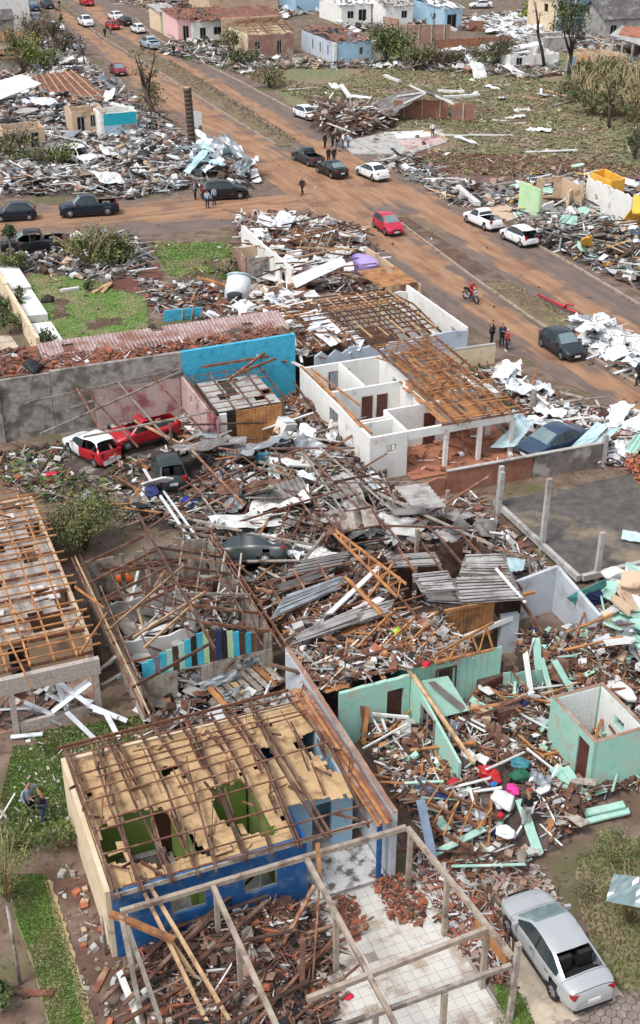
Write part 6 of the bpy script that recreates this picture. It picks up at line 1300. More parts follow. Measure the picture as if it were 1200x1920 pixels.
# ------------------------------------------------------------------ people
for px, deg, pose, top, legs, lab, kw in (
    ((567, 366), -150, 'walk', 'black', 'black', 'person in dark clothes with pale bag walking alone across the muddy junction', {}),
    ((609, 278), -60, 'stand', 'black', 'black', 'person in black standing furthest left of roadside group', {}), ((624, 276), 200, 'stand', 'black', 'black', 'person in black with raised arm, second from left in roadside group', {'pose': 'point'}),
    ((633, 284), 90, 'walk', 'black', 'grey', 'person in dark clothes walking in front of roadside group', {}), ((643, 278), 180, 'stand', 'white', 'denim', 'person in white shirt within the roadside group', {}), ((653, 279), 180, 'stand', 'lightblue', 'denim', 'person in light blue shirt at right end of roadside group', {}),
    ((616, 306), -90, 'stand', 'black', 'black', 'person in black standing behind the black sedan', {}), ((626, 306), -90, 'stand', 'black', 'black', 'person with white cap standing behind the black sedan', {'cap': 'white'}),
    ((366, 374), -40, 'stand', 'bluegrey', 'black', 'person in grey blue shirt standing behind the black crossover', {}), ((389, 391), 60, 'stand', 'lightblue', 'navy', 'person in light blue shirt and navy trousers left of crossover door', {}), ((402, 385), 100, 'stand', 'lightblue', 'navy', 'person in light blue shirt leaning against the black crossover', {}),
    ((481, 416), -120, 'bend', 'white', 'black', 'person in white shirt bending over at the street corner', {}),
    ((60, 1535), -60, 'head', 'bluegrey', 'black', 'person in grey blue jacket holding hand to head on the lawn', {'shoes': 'white'}), ((84, 1545), 160, 'phone', 'black', 'denim', 'person in black top and jeans facing the one in grey jacket', {}),
    ((921, 646), -10, 'phone', 'black', 'black', 'tall person all in black at left of three on the avenue', {'h': 1.8}), ((940, 650), -100, 'phone', 'navy', 'black', 'person in navy jacket in the middle of three on avenue', {}), ((950, 658), 170, 'stand', 'red', 'navy', 'person with white hat, red top and white shoes right of three', {'cap': 'white', 'shoes': 'white', 'h': 1.6}),
    ((1196, 722), 180, 'walk', 'black', 'black', 'person in black walking at the right edge of picture', {}),
    ((811, 258), -100, 'hip', 'white', 'black', 'person in white shirt standing on the bare floor slab', {}),
    ((326, 104), -60, 'stand', 'black', 'black', 'person in black beside salmon shirted one near pink house', {}), ((335, 107), -120, 'stand', 'salmon', 'denim', 'person in salmon shirt in front of pink house', {}), ((344, 103), 190, 'stand', 'black', 'grey', 'person in dark top right of the salmon shirted one', {}),
    ((197, 71), -80, 'stand', 'black', 'black', 'dark standing person on the median in front of small red car', {}), ((208, 66), 180, 'stand', 'khaki', 'black', 'person in khaki on the median beside dark one', {}), ((112, 17), -90, 'stand', 'black', 'grey', 'person standing at the start of grassy median near top edge', {}),
    ((985, 1548), 95, 'hip', 'black', 'speckle', 'person with black top and speckled trousers searching in the mint house rubble', {'z': .62, 'hair': 'red', 'phase': 1})):
    kw = dict(kw); pose = kw.pop('pose', pose); q = W(*px, kw.get('z', 0)); person(lab, q, deg, pose, top, legs, **kw)
# ------------------------------------------------------------------ rubble
def mnd(px, r, h): p = W(*px); MOUNDS.append((p.x, p.y, r, h))
for a in (((420, 900), 5, .9), ((540, 895), 4, .9), ((620, 930), 4.5, .8), ((560, 960), 5, .9), ((430, 990), 4, .8), ((640, 840), 3, .5), ((570, 800), 2.5, .5), ((540, 1100), 3, .6), ((330, 960), 3, .5), ((700, 1010), 3, .4),
          ((750, 1420), 2.2, .6), ((850, 1400), 2.5, .6), ((900, 1480), 2.6, .7), ((830, 1500), 2.2, .6), ((960, 1350), 2.6, .6), ((1000, 1250), 2.4, .8), ((1130, 1250), 2.6, 1.0), ((1150, 1160), 2.6, 1.1), ((1000, 1520), 2.2, .6), ((1080, 1520), 1.8, .4), ((700, 1400), 1.6, .6),
          ((1000, 760), 3, .6), ((1130, 800), 3.2, .7), ((1180, 830), 3, .8), ((400, 325), 6, 1.0), ((270, 290), 7, .6), ((150, 345), 5, .5), ((60, 340), 5, .6), ((60, 210), 9, .6), ((300, 240), 7, .7), ((1060, 440), 5, 1.2), ((1150, 460), 5, 1.2),
          ((560, 455), 6, .8), ((640, 450), 4, .5), ((500, 430), 4, .5), ((1130, 645), 3, .7), ((640, 235), 7, 1.4), ((350, 560), 3, .7), ((760, 360), 3, .4)): mnd(*a)
MIX = [('sheet_white', 2.2), ('wood_dark', 2.6), ('wood_red', 1.0), ('wood_grey', 2.0), ('fibre_cement', 1.3), ('fibre_dark', 1.3), ('brick', .35), ('black_stuff', 2.4), ('cement', .8), ('metal_grey', 1.0), ('wood_orange', .4), ('brick_dusty', .5)]  # black share raised so pieces pass for shaded gaps in the heap
MINT = [('sheet_white', 1.6), ('wood_dark', 2.2), ('wood_red', 2.2), ('wood_orange', 1.2), ('wood_grey', 1), ('mint_board', .7), ('cement', .8), ('black_stuff', .9), ('brick_dusty', .8), ('ceiling_orange', .8), ('cloth_brown', .4)]
GREY = [('sheet_white', 2.0), ('wood_grey', 1.9), ('metal_grey', 1.6), ('cement', 1.2), ('wood_dark', 1.9), ('fibre_dark', 1.7), ('plaster_beige', .6), ('brick_dusty', 1.2), ('black_stuff', 1.6), ('metal_white', .7)]  # extra black pieces stand for shaded cavities among the wreckage
PA = poly_px([(250, 905), (330, 862), (400, 852), (520, 842), (545, 770), (572, 780), (690, 890), (740, 945), (925, 1010), (920, 1050), (720, 1045), (640, 1030), (520, 1180), (440, 1070), (330, 990), (230, 980)])
bits('rubble', 'broken boards, tiles and sheets heaped between plank shed, white house and plank house', PA, 10500, (.09, .6), MIX, .4, cell=.45)
PB = poly_px([(665, 1365), (770, 1345), (880, 1312), (985, 1292), (975, 1215), (1110, 1190), (1225, 1090), (1225, 1450), (1190, 1480), (1110, 1500), (1080, 1560), (960, 1640), (880, 1650), (790, 1560), (745, 1510)])
bits('rubble', 'splintered wood, mint boards and household bits covering the mint house yard', PB, 9500, (.07, .48), MINT, .32, cell=.35)
PC = poly_px([(205, 1180), (300, 1070), (420, 1040), (510, 1200), (520, 1260), (300, 1350)]); bits('rubble', 'smashed furniture, boards and white sheets inside the plank house', [(7.9, 34.5), (13.2, 35), (13.2, 46.3), (7.8, 46.3)], 2200, (.14, .8), MIX, .5, cell=.5)
bits('rubble', 'broken wood heaped under the lattice floor of left house', [(-4, 39.2), (6.2, 39.2), (6.3, 52.5), (-4, 52.5)], 900, (.15, .8), MIX, .3, cell=.8)
PE = [(4.3, 21.0), (7.5, 19.6), (9.6, 22.4), (10.5, 24.6), (10.4, 26.6), (4.3, 26.7)]
for u, v, r_, k in ((7.3, 25.2, 3.0, .75), (6.0, 23.8, 2, .5), (8.8, 25.6, 2, .7)): MOUNDS.append((u, v, r_, k))
bits('rubble', 'brown roof timbers, bricks and white scraps heaped under the carport frame', PE, 2600, (.08, .5), [('wood_dark', 3.5), ('wood_red', 2.2), ('brick', .7), ('sheet_white', .7), ('wood_grey', 1.6), ('black_stuff', 1.2), ('brick_dusty', .7)], .25, cell=.3)
PF = poly_px([(895, 705), (945, 690), (985, 735), (1040, 760), (1110, 790), (1200, 800), (1240, 860), (1120, 880), (1110, 850), (1000, 830), (960, 830), (950, 800), (985, 780), (940, 740)])
bits('rubble', 'white and brown scraps piled along the road edge right of white house', PF, 2200, (.15, .8), [('sheet_white', 3), ('wood_red', 1.5), ('metal_white', 1.5), ('wood_dark', 1), ('wood_grey', 1), ('plaster_pink', .4), ('black_stuff', .5), ('brick', .4)], .4)
PG = poly_px([(0, 195), (60, 140), (130, 105), (165, 120), (205, 152), (255, 195), (310, 240), (350, 265), (425, 300), (482, 335), (470, 355), (380, 350), (240, 375), (120, 365), (0, 370)])
bits('rubble', 'grey and white wreckage covering the left block beside the avenue', PG, 11000, (.18, 1.15), GREY, .6, cell=1.0)
bits('rubble', 'pale wreckage around houses at the top left by the avenue', poly_px([(0, 195), (0, 60), (40, 70), (125, 75), (145, 108), (180, 128), (60, 150)]), 1500, (.3, 1.4), GREY, .3, cell=1.5)
PH_ = poly_px([(965, 425), (960, 330), (1100, 325), (1240, 360), (1240, 560), (1150, 520), (1060, 480), (1010, 460)])
bits('rubble', 'wreckage of walls and boards around the shattered house by the avenue', PH_, 3200, (.2, 1.1), GREY + [('mint_board', .5), ('plaster_yellow', .5)], .5, cell=.8)
bits('rubble', 'white sheets and boards heaped over the corner house ruins', poly_px([(445, 420), (560, 408), (670, 435), (705, 480), (735, 530), (690, 560), (560, 540), (480, 540), (455, 470)]), 3600, (.2, 1.1), [('sheet_white', 3), ('wood_red', 2.4), ('wood_dark', 1.5), ('wood_grey', 1.2), ('metal_grey', .6), ('cement', .8), ('brick_dusty', .9)], .5, cell=.7)
bits('rubble', 'white broken sheets at the left end of pale rafter house', [(22, 65.4), (29.3, 65.4), (28.6, 76.5), (22, 74)], 900, (.25, 1.3), [('sheet_white', 3), ('wood_red', 2), ('metal_white', 1.5), ('wood_dark', 1)], .5, mound=None, zf=lambda x, y: 2.3 + .25 * math.sin(x * 2 + y))
bits('rubble', 'red tile crumbs and wood lying along the outbuilding roof', [(-14, 65.4), (24, 65.4), (24, 66.5), (16, 66.4), (10, 66.9), (9, 68.1), (-14, 68.1)], 2200, (.12, .5), [('roof_tile_red', 4), ('brick', 1.5), ('wood_dark', 1.5), ('wood_red', 1.5), ('sheet_white', .5), ('metal_tile_pink', 1)], .12, mound=None, zf=ZR)
bits('rubble', 'brick and board rubble between the lawn and white tank', poly_px([(255, 520), (320, 540), (400, 545), (480, 560), (480, 610), (430, 625), (380, 600), (310, 600), (280, 570)]), 1400, (.15, .7), MIX + [('brick', 2)], .3)
bits('rubble', 'broken poles and twigs around the wrecked black pickup', poly_px([(90, 445), (250, 440), (290, 480), (260, 520), (200, 530), (40, 510), (0, 480), (60, 480)]), 900, (.2, .9), GREY, .35)
bits('rubble', 'dark rubble and scraps in the yard left of big bush', poly_px([(0, 850), (130, 830), (260, 850), (260, 900), (200, 930), (130, 960), (60, 930), (0, 905)]), 1500, (.1, .6), [('wood_grey', 2), ('wood_dark', 2), ('sheet_white', 1), ('black_stuff', 1), ('leaf_mid', 2), ('brick', .8), ('leaf_dark', 1.5)], .12)
bits('rubble', 'white crumpled metal sheets and scraps heaped on the median', poly_px([(1070, 620), (1120, 605), (1165, 640), (1240, 660), (1240, 730), (1160, 690), (1090, 660)]), 500, (.25, 1.2), [('metal_white', 3), ('sheet_white', 3), ('metal_grey', 1.5), ('wood_red', .7)], .5)
bits('rubble', 'branches and boards piled at the field edge behind the roadside group', poly_px([(590, 195), (700, 200), (735, 240), (650, 262), (600, 250)]), 1500, (.3, 1.7), [('wood_dark', 3), ('wood_grey', 2.5), ('sheet_white', 1.2), ('bark', 2), ('wood_red', 1)], .7, cell=1.2, stick=.75)
bits('rubble', 'grey scraps and boards strewn right of white sedan', poly_px([(700, 300), (780, 290), (850, 340), (960, 345), (960, 380), (900, 392), (850, 385), (790, 350)]), 900, (.2, 1.2), GREY, .25, mound=None, stick=.65)
bits('rubble', 'scraps scattered over the green field', poly_px([(420, 130), (600, 160), (720, 170), (900, 150), (1100, 160), (1240, 200), (1240, 330), (860, 330), (720, 280), (600, 200)]), 2600, (.15, .8), [('sheet_white', .8), ('wood_grey', 2), ('wood_dark', 2), ('bark', 2), ('straw', 3), ('leaf_dry', 3), ('field_grass', 3)], .1, mound=None, stick=.75)
bits('rubble', 'wreckage between the houses at the top of picture', poly_px([(300, 100), (340, 60), (480, 110), (620, 118), (720, 118), (900, 95), (960, 60), (1000, 90), (1060, 140), (1000, 150), (900, 140), (720, 130), (560, 130), (420, 130)]), 4200, (.25, 1.5), GREY + [('leaf_dark', 2), ('leaf_dry', 1)], .5, mound=None)
bits('rubble', 'white wreckage around the white car near the green bank', poly_px([(880, 40), (1000, 30), (1030, 70), (1000, 95), (930, 60)]), 600, (.4, 2.2), [('sheet_white', 4), ('metal_white', 2), ('wood_grey', 1)], .6, mound=None)
bits('rubble', 'scraps lying on dark earth beside the concrete lot', [(17, 41.3), (28.6, 40), (28.6, 49.4), (19, 49.8), (15, 46)], 2000, (.1, .6), MIX, .12, mound='soil', cell=.6)
bits('rubble', 'brown tile shards lying in heaps on white carport tiles', poly_px([(700, 1650), (770, 1640), (800, 1700), (790, 1740), (730, 1730), (715, 1690)]), 420, (.08, .3), [('brick', 3), ('wood_dark', 2), ('roof_tile_red', 3)], .16, mound=None, stick=.25)
bits('rubble', 'brown tile shards beside the carport middle post', poly_px([(630, 1690), (660, 1680), (690, 1740), (670, 1765), (640, 1740)]), 200, (.08, .3), [('brick', 3), ('wood_dark', 2), ('roof_tile_red', 3)], .12, mound=None, stick=.25)
bits('rubble', 'white plaster crumbs and tiles right of the carport posts', poly_px([(770, 1580), (880, 1640), (950, 1740), (960, 1800), (935, 1850), (850, 1770), (800, 1680)]), 1300, (.06, .4), [('brick', 2), ('wood_dark', 2), ('sheet_white', 1.2), ('brick_dusty', 2), ('cement', 1)], .15)
bits('rubble', 'broken clay tiles on the red path above silver sedan', poly_px([(880, 1600), (960, 1570), (1060, 1700), (1040, 1740), (990, 1690), (920, 1680)]), 700, (.08, .35), [('brick_dusty', 2), ('wood_dark', 2), ('wood_grey', 2), ('fibre_cement', 1)], .15, mound=None, stick=.3)
bits('rubble', 'stones and brick pieces along the garden path by cream wall', poly_px([(100, 1620), (190, 1620), (230, 1760), (260, 1930), (170, 1930), (130, 1760)]), 260, (.03, .2), [('cement', 1), ('brick', .6), ('soil', 2), ('wood_grey', 1.5), ('leaf_dry', 1.5)], .04, mound=None, stick=.2)
bits('rubble', 'white scraps lying on the grass by the left house porch', poly_px([(30, 1380), (200, 1370), (330, 1335), (240, 1390), (130, 1420), (130, 1580), (20, 1520)]), 110, (.05, .25), [('sheet_white', 3), ('wood_grey', 1)], .04, mound=None, stick=.2)
bits('rubble', 'orange brick rubble at the right edge on the concrete lot', poly_px([(1165, 880), (1240, 850), (1260, 930), (1200, 925)]), 700, (.1, .4), [('brick', 3), ('roof_tile_orange', 3)], .5, mound=None, stick=.1, zf=lambda x, y: .42)
bits('rubble', 'crumbs and dirt on the orange porch floor of white house', [(26.5, 52), (33.4, 52), (32.4, 56.4), (26.5, 55.4)], 170, (.1, .7), [('wood_red', 3), ('wood_dark', 1), ('sheet_white', 1), ('roof_tile_orange', 3)], .08, mound=None, zf=lambda x, y: .1)
bits('rubble', 'plaster pieces and wood scraps over the roofless timber house floor', [(14.2, 37), (18.5, 37), (19.5, 40.8), (14.4, 41)], 1000, (.12, .7), MIX + [('wood_orange', 1.5)], .35, mound=None, stick=.75, zf=lambda x, y: 2.3 + .25 * math.sin(x * 1.7) * math.sin(y * 2))
bits('rubble', 'scraps and plaster lying on the mint house ceiling boards', [(13.5, 33.8), (20, 33.8), (20, 36.4), (13.5, 36.4)], 1300, (.08, .5), MIX + [('wood_orange', 1.5), ('wood_red', 2)], .3, mound=None, zf=lambda x, y: 2.66)
bits('rubble', 'bricks and red clay pieces in the gap left of white house', poly_px([(530, 740), (566, 735), (640, 850), (610, 860), (545, 810)]), 700, (.12, .4), [('brick', 3), ('brick_dusty', 2), ('wood_dark', 1), ('sheet_white', .4)], .3, stick=.1)
bits('rubble', 'broken wood and red clay inside the lean-to by wrecked cars', [(12, 58.3), (18.5, 57.5), (18.6, 59), (17.3, 64), (12.5, 64)], 1100, (.12, .6), MIX + [('wood_orange', 2), ('brick', 2)], .35)
bits('rubble', 'mud clods and wood scraps scattered along the avenue and junction', [(40, 60), (54, 60), (54, 130), (30, 118), (20, 104), (40, 98)], 240, (.05, .25), [('soil', 4), ('wood_grey', 1), ('sheet_white', .5), ('soil_red', 2)], .01, mound=None, stick=.2, zf=lambda x, y: .03)

bits('rubble', 'wreckage strewn on the ground among the houses at top right', poly_px([(560, 60), (640, 48), (900, 30), (1030, 20), (1240, 60), (1240, 140), (1120, 145), (1060, 100), (960, 62), (860, 58), (700, 60)]), 2600, (.3, 1.6), GREY + [('leaf_dark', 1), ('roof_tile_red', 1.5)], .4, mound=None)
bits('rubble', 'wreckage strewn behind the pink house and at the top edge', poly_px([(200, 0), (640, 0), (640, 22), (560, 30), (480, 50), (300, 25)]), 1200, (.4, 1.8), GREY + [('roof_tile_red', 2)], .5, mound=None)
# single boards, planks and sheets
TIM = ['wood_dark', 'wood_red', 'wood_grey']
scatter('plank', 90, PA, 'in the central rubble between shed and white house', TIM + ['wood_orange', 'sheet_white'], (1.4, 4.2), (.06, .14), (.03, .08), .28, .8)
scatter('plank', 70, PB, 'in the mint house yard', ['wood_red', 'wood_orange', 'sheet_white', 'mint_board', 'wood_dark'], (.9, 2.8), (.05, .15), (.02, .05), .3, .6)
scatter('plank', 34, PE, 'under the carport frame', ['wood_dark', 'wood_dark', 'wood_red'], (1.5, 3.6), (.06, .14), (.04, .09), .14, .5, yaw=(18, 22))
scatter('plank', 28, PG, 'in the left block wreckage', ['wood_grey', 'sheet_white', 'metal_grey', 'wood_dark'], (2, 5), (.12, .3), (.05, .12), .25, .8)
scatter('plank', 18, PF, 'by the road edge right of white house', ['sheet_white', 'wood_red', 'wood_grey'], (1.5, 4), (.1, .25), (.04, .1), .2, .6)
scatter('plank', 22, PH_, 'around the shattered house by the avenue', ['sheet_white', 'wood_grey', 'wood_dark'], (1.5, 4), (.1, .25), (.04, .1), .35, .8)
scatter('plank', 40, poly_px([(460, 425), (560, 408), (660, 440), (700, 490), (700, 540), (560, 530), (490, 520)], 1.2), 'over the corner house ruins', ['wood_red', 'wood_red', 'wood_dark', 'wood_pale'], (2, 5), (.08, .16), (.05, .1), .15, 1.0, yaw=(-20, 50), zf=lambda x, y: 1.2, name='roof_lath', cat='lath')
scatter('board', 44, PA, 'in the central rubble between shed and white house', ['sheet_white', 'fibre_cement', 'wood_grey', 'black_stuff', 'fibre_dark'], (.5, 1.2), (.3, .8), (.02, .05), .45, .8)
scatter('board', 46, PB, 'in the mint house yard', ['mint_board', 'sheet_white', 'wood_red', 'cement_blue', 'wood_grey', 'wood_dark'], (.4, 1.1), (.25, .6), (.02, .05), .4, .6)
scatter('board', 40, PG, 'in the left block wreckage', ['sheet_white', 'metal_grey', 'fibre_cement', 'cement'], (1.2, 3), (.8, 1.8), (.04, .1), .35, .8)
scatter('board', 20, PH_, 'around the shattered house by the avenue', ['sheet_white', 'plaster_beige', 'mint_board'], (1, 2.5), (.7, 1.5), (.04, .1), .35, .8)
scatter('board', 36, poly_px([(1110, 1190), (1120, 1130), (1225, 1095), (1225, 1320), (1150, 1330)]), 'in the slab heap at right edge above the bathroom cubicle', ['sheet_white', 'sheet_white', 'mint_board', 'mint_board', 'plaster_beige'], (.9, 1.9), (.6, 1.2), (.07, .12), .4, 1.0)
scatter('board', 26, poly_px([(460, 425), (560, 412), (660, 440), (690, 480), (600, 520), (490, 520)], 1.2), 'over the corner house ruins', ['sheet_white', 'sheet_white', 'metal_grey'], (1, 2.6), (.7, 1.6), (.03, .08), .3, 1.0)
scatter('crumple', 34, poly_px([(340, 290), (400, 275), (485, 335), (440, 352), (360, 345)]), 'in the grey metal heap at street corner', ['metal_grey', 'metal_white', 'metal_teal'], (1.5, 3.6), (.8, 1.6), (1, 1), .7, 1.4)
scatter('crumple', 26, PG, 'in the left block wreckage', ['metal_white', 'sheet_white', 'metal_grey'], (1.6, 4), (1, 2), (1, 1), .5, .9)
scatter('crumple', 12, poly_px([(1075, 625), (1120, 608), (1165, 640), (1225, 665), (1225, 720), (1150, 680), (1090, 655)]), 'in the white sheet heap on the median', ['metal_white', 'sheet_white'], (1.6, 3.2), (1, 1.7), (1, 1), .4, .6)
scatter('crumple', 14, PF, 'by the road edge right of white house', ['metal_white', 'metal_teal', 'sheet_white'], (1.2, 3), (.7, 1.3), (1, 1), .4, .7)
scatter('crumple', 16, PA, 'in the central rubble between shed and white house', ['metal_white', 'metal_grey', 'sheet_white'], (1, 2.2), (.5, 1.1), (1, 1), .5, .8)
scatter('crumple', 16, poly_px([(470, 430), (560, 420), (650, 450), (680, 500), (560, 540), (490, 520)], 1.2), 'over the corner house ruins', ['sheet_white', 'metal_white'], (1.6, 3.6), (1, 1.8), (1, 1), .4, 1.2)
scatter('crumple', 14, poly_px([(560, 100), (720, 110), (930, 60), (1010, 60), (1060, 120), (1190, 120), (1190, 150), (940, 150)]), 'around the houses at top right', ['sheet_white', 'metal_white'], (2, 5), (1.2, 2.4), (1, 1), .4, .4)
scatter('crumple', 12, poly_px([(440, 130), (720, 170), (1000, 160), (1190, 210), (1190, 300), (800, 280)]), 'on the green field', ['sheet_white', 'metal_white'], (1.5, 3.5), (.6, 1.2), (1, 1), .2, .1)
scatter('plank', 26, poly_px([(440, 130), (720, 170), (1000, 160), (1190, 210), (1190, 300), (800, 280)]), 'on the green field', ['wood_grey', 'sheet_white', 'wood_pale'], (2, 6), (.15, .35), (.08, .15), .05, .1)
scatter('plank', 26, PA, 'sticking out of the central rubble', ['wood_dark', 'wood_grey', 'wood_red'], (3, 6), (.08, .14), (.06, .1), .35, 1.2, name='loose_timber', cat='timber')
scatter('crumple', 22, PA, 'sticking out of the central rubble', ['metal_grey', 'fibre_dark', 'metal_rusty'], (1, 2.6), (.5, 1.2), (1, 1), .6, .9)
scatter('crumple', 14, PB, 'in the mint house yard', ['metal_grey', 'sheet_white', 'metal_rusty'], (.7, 1.6), (.4, .8), (1, 1), .5, .6)
scatter('plank', 22, PB, 'sticking out of the mint house yard', ['wood_dark', 'wood_red', 'wood_orange'], (2, 3.6), (.06, .12), (.05, .09), .4, .8, name='loose_timber', cat='timber')
scatter('plank', 26, [(8, 38.6), (13.2, 38.6), (13.2, 46.3), (8, 46.3)], 'inside the plank house', ['wood_grey', 'wood_pale', 'wood_dark', 'sheet_white'], (1.5, 4), (.08, .16), (.04, .08), .35, 1.4, name='loose_timber', cat='timber')
scatter('board', 18, [(8, 38.6), (13.2, 38.6), (13.2, 46.3), (8, 46.3)], 'inside the plank house', ['sheet_white', 'wood_grey', 'cement'], (.8, 1.8), (.5, 1.1), (.02, .05), .5, 1.0)
scatter('corrugated', 12, PA, 'in the central rubble between shed and white house', ['fibre_cement', 'fibre_dark'], (1.2, 2), (.8, 1.1), (1, 1), .35, .8)
scatter('block', 18, poly_px([(110, 1620), (185, 1620), (230, 1760), (250, 1930), (175, 1930), (140, 1760)]), 'along the garden path by cream wall', ['cement', 'brick', 'plaster_beige'], (.15, .35), (.12, .3), (1, 1), .3, .02)
scatter('block', 24, PB, 'in the mint house yard', ['brick_dusty', 'cement', 'plaster_beige'], (.25, .6), (.2, .5), (1, 1), .4, .4)
scatter('cloth', 14, PA, 'in the central rubble between shed and white house', ['cloth_brown', 'cloth_white', 'cloth_teal', 'navy'], (.5, 1.1), (.4, .9), (1, 1), .3, .7)
scatter('cloth', 10, PB, 'in the mint house yard', ['cloth_brown', 'navy', 'cloth_white'], (.35, .7), (.3, .6), (1, 1), .3, .5)
def lattice(label, px, z, la, lb, na, nb, yaw, tx, ty, mat, bmat):
    """a torn off piece of roof frame lying tilted on the rubble"""
    t = thing('roof_frame_piece', label, 'roof frame', W(*px, z)); q = Euler((R(tx), R(ty), R(yaw))).to_matrix(); c = W(*px, z)
    for i in range(na):
        y = -lb / 2 + lb * i / (na - 1); timber(t, 'rafter', c + q @ Vector((-la / 2 + rnd(-.2, .2), y, 0)), c + q @ Vector((la / 2 + rnd(-.3, .3), y + rnd(-.15, .15), 0)), .07, .12, mat)
    for i in range(nb):
        x = -la / 2 + la * (i + .5) / nb; y0, y1 = (-.5, .5) if random.random() > .4 else random.choice(((-.5, rnd(-.1, .3)), (rnd(-.3, .1), .5)))
        timber(t, 'batten', c + q @ Vector((x + rnd(-.1, .1), lb * y0 - .2, .09)), c + q @ Vector((x + rnd(-.1, .1), lb * y1 + .2, .09)), .05, .05, bmat)
for a in (('dark torn roof frame lying right of the dark grey green hatchback', (430, 905), 1.5, 4.2, 2.4, 4, 6, 20, 12, -8, 'wood_dark', 'wood_red'), ('torn roof frame with pale battens in front of plank shed', (560, 880), 1.5, 4, 2.6, 4, 6, -35, -10, 10, 'wood_grey', 'wood_pale'), ('reddish torn roof frame between the tipped teal car and orange truss', (575, 985), 1.5, 3.6, 2.2, 4, 5, 60, 14, 8, 'wood_red', 'wood_dark'),
          ('torn roof frame standing steeply left of the corrugated canopy', (690, 925), 1.4, 3, 2.0, 3, 5, 10, 35, 5, 'wood_dark', 'wood_grey'), ('grey torn roof frame below the royal blue bundle', (395, 1005), 1.4, 3.4, 2, 3, 5, -15, -12, 12, 'wood_grey', 'wood_red'), ('small orange torn roof frame at the edge of timber roof wreck', (735, 1195), 3.0, 2.4, 1.4, 3, 5, 25, 18, -15, 'wood_orange', 'wood_red'),
          ('brown torn roof frame collapsed into the plank house', (330, 1120), 2.2, 4, 2.6, 4, 6, 70, 22, 6, 'wood_dark', 'wood_red'), ('grey torn roof frame sagging between the plank house walls', (390, 1090), 2.3, 3.6, 2.6, 4, 7, 65, 10, -20, 'wood_grey', 'wood_red'), ('reddish torn roof frame spilling out right of plank house', (490, 1110), 1.8, 3.6, 2.2, 4, 6, 40, -14, 16, 'wood_red', 'wood_dark'), ('tilted torn roof frame at the back of plank house', (265, 1060), 2.0, 3.4, 2.2, 3, 6, 15, -24, 10, 'wood_red', 'wood_dark'), ('brown torn roof frame in the mint yard by carport corner', (850, 1530), 1.0, 2.4, 1.4, 3, 5, -50, 14, 10, 'wood_red', 'wood_orange'), ('torn roof frame lying on the corner house ruins', (600, 455), 1.9, 5, 3, 4, 7, -30, 8, 6, 'wood_red', 'wood_pale')): lattice(*a)
scatter('crumple', 10, PA, 'bent over the central rubble', ['sheet_white', 'metal_grey', 'fibre_cement', 'fibre_dark'], (2.2, 3.8), (1, 1.8), (1, 1), .3, 1.0)
scatter('board', 8, PA, 'standing out of the central rubble', ['wood_grey', 'sheet_white', 'wood_red'], (1.8, 2.8), (1.0, 1.5), (.05, .09), .6, .8)
# clothes and goods one can point out
def bundle(px, s, mat, label, name='cloth_bundle', cat='clothing', z=.6, sq=.7):
    lay(name, cat, label, 'cloth', mat, W(*px, z), (s, s * .8, s * sq), (rnd(-.2, .2), rnd(-.2, .2), rnd(0, 6)), None, random.randrange(4))
for a in (((918, 1452), .95, 'plastic_red', 'big bright red tub and cloth heap beside the white clothes pile'), ((942, 1500), .95, 'cloth_white', 'large white clothes pile in front of the searching person'), ((962, 1480), .55, 'cloth_pink', 'magenta cloth bundle behind the white clothes pile'), ((974, 1455), .75, 'cloth_green', 'dark green cloth heap above magenta bundle'),
          ((976, 1432), .75, 'cloth_teal', 'teal blue plastic bag heap left of bathroom cubicle'), ((852, 1468), .5, 'cloth_red', 'crimson cloth ball next to white box in rubble'), ((925, 1470), .35, 'plastic_blue', 'small blue bag beside the red tub'), ((948, 1560), .7, 'cloth_white', 'small white bag at the foot of the clothes pile'), ((938, 1528), .3, 'cloth_red', 'small crimson scrap under the white clothes pile'),
          ((362, 945), 1.3, 'cloth_blue', 'royal blue tarpaulin bundle below the dark hatchback'), ((652, 1868), .34, 'cloth_red', 'small red cloth lying on the white carport tiles'), ((90, 890), .9, 'cloth_red', 'flat red cloth on grey yard left of big bush'), ((57, 872), .5, 'cloth_blue', 'small blue cloth on the yard by the grey wall'), ((744, 1185), .45, 'cloth_lime', 'lime green cloth on the timber roof wreck'),
          ((800, 1245), .35, 'cloth_red', 'small red cloth hanging on mint house ceiling edge'), ((525, 962), .6, 'cloth_orange', 'orange clothing scrap hanging in the central rubble'), ((232, 1085), .9, 'cloth_orange', 'orange cloth heap inside the plank house'), ((215, 1120), .8, 'cloth_brown', 'dark plum cloth heap inside the plank house'), ((258, 1110), .7, 'cloth_teal', 'teal patterned cloth heap inside the plank house'),
          ((1005, 1185), .7, 'navy', 'navy blue cloth with red edge below grey garden wall'), ((1010, 1215), .9, 'black_stuff', 'black net heap right of grey pillar'), ((285, 615), .7, 'black_stuff', 'black and white garbage bag at the edge of lawn'), ((90, 562), 1.2, 'black_stuff', 'black sack on stone edging across the lawn'), ((60, 688), 1.3, 'black_stuff', 'black tarpaulin lump on the outbuilding roof'), ((500, 440), 1.2, 'black_stuff', 'black bin bag on the corner house ruins')):
    z = 3.9 if a[0][1] == 688 else 2.9 if a[0] in ((744, 1185), (800, 1245)) else .1 if a[0] in ((652, 1868), (90, 890), (57, 872), (285, 615), (90, 562)) else .85 if 1420 < a[0][1] < 1580 else .7
    bundle(a[0], a[1], a[2], a[3], z=z, sq=.25 if a[0] in ((652, 1868), (90, 890), (57, 872)) else .7)
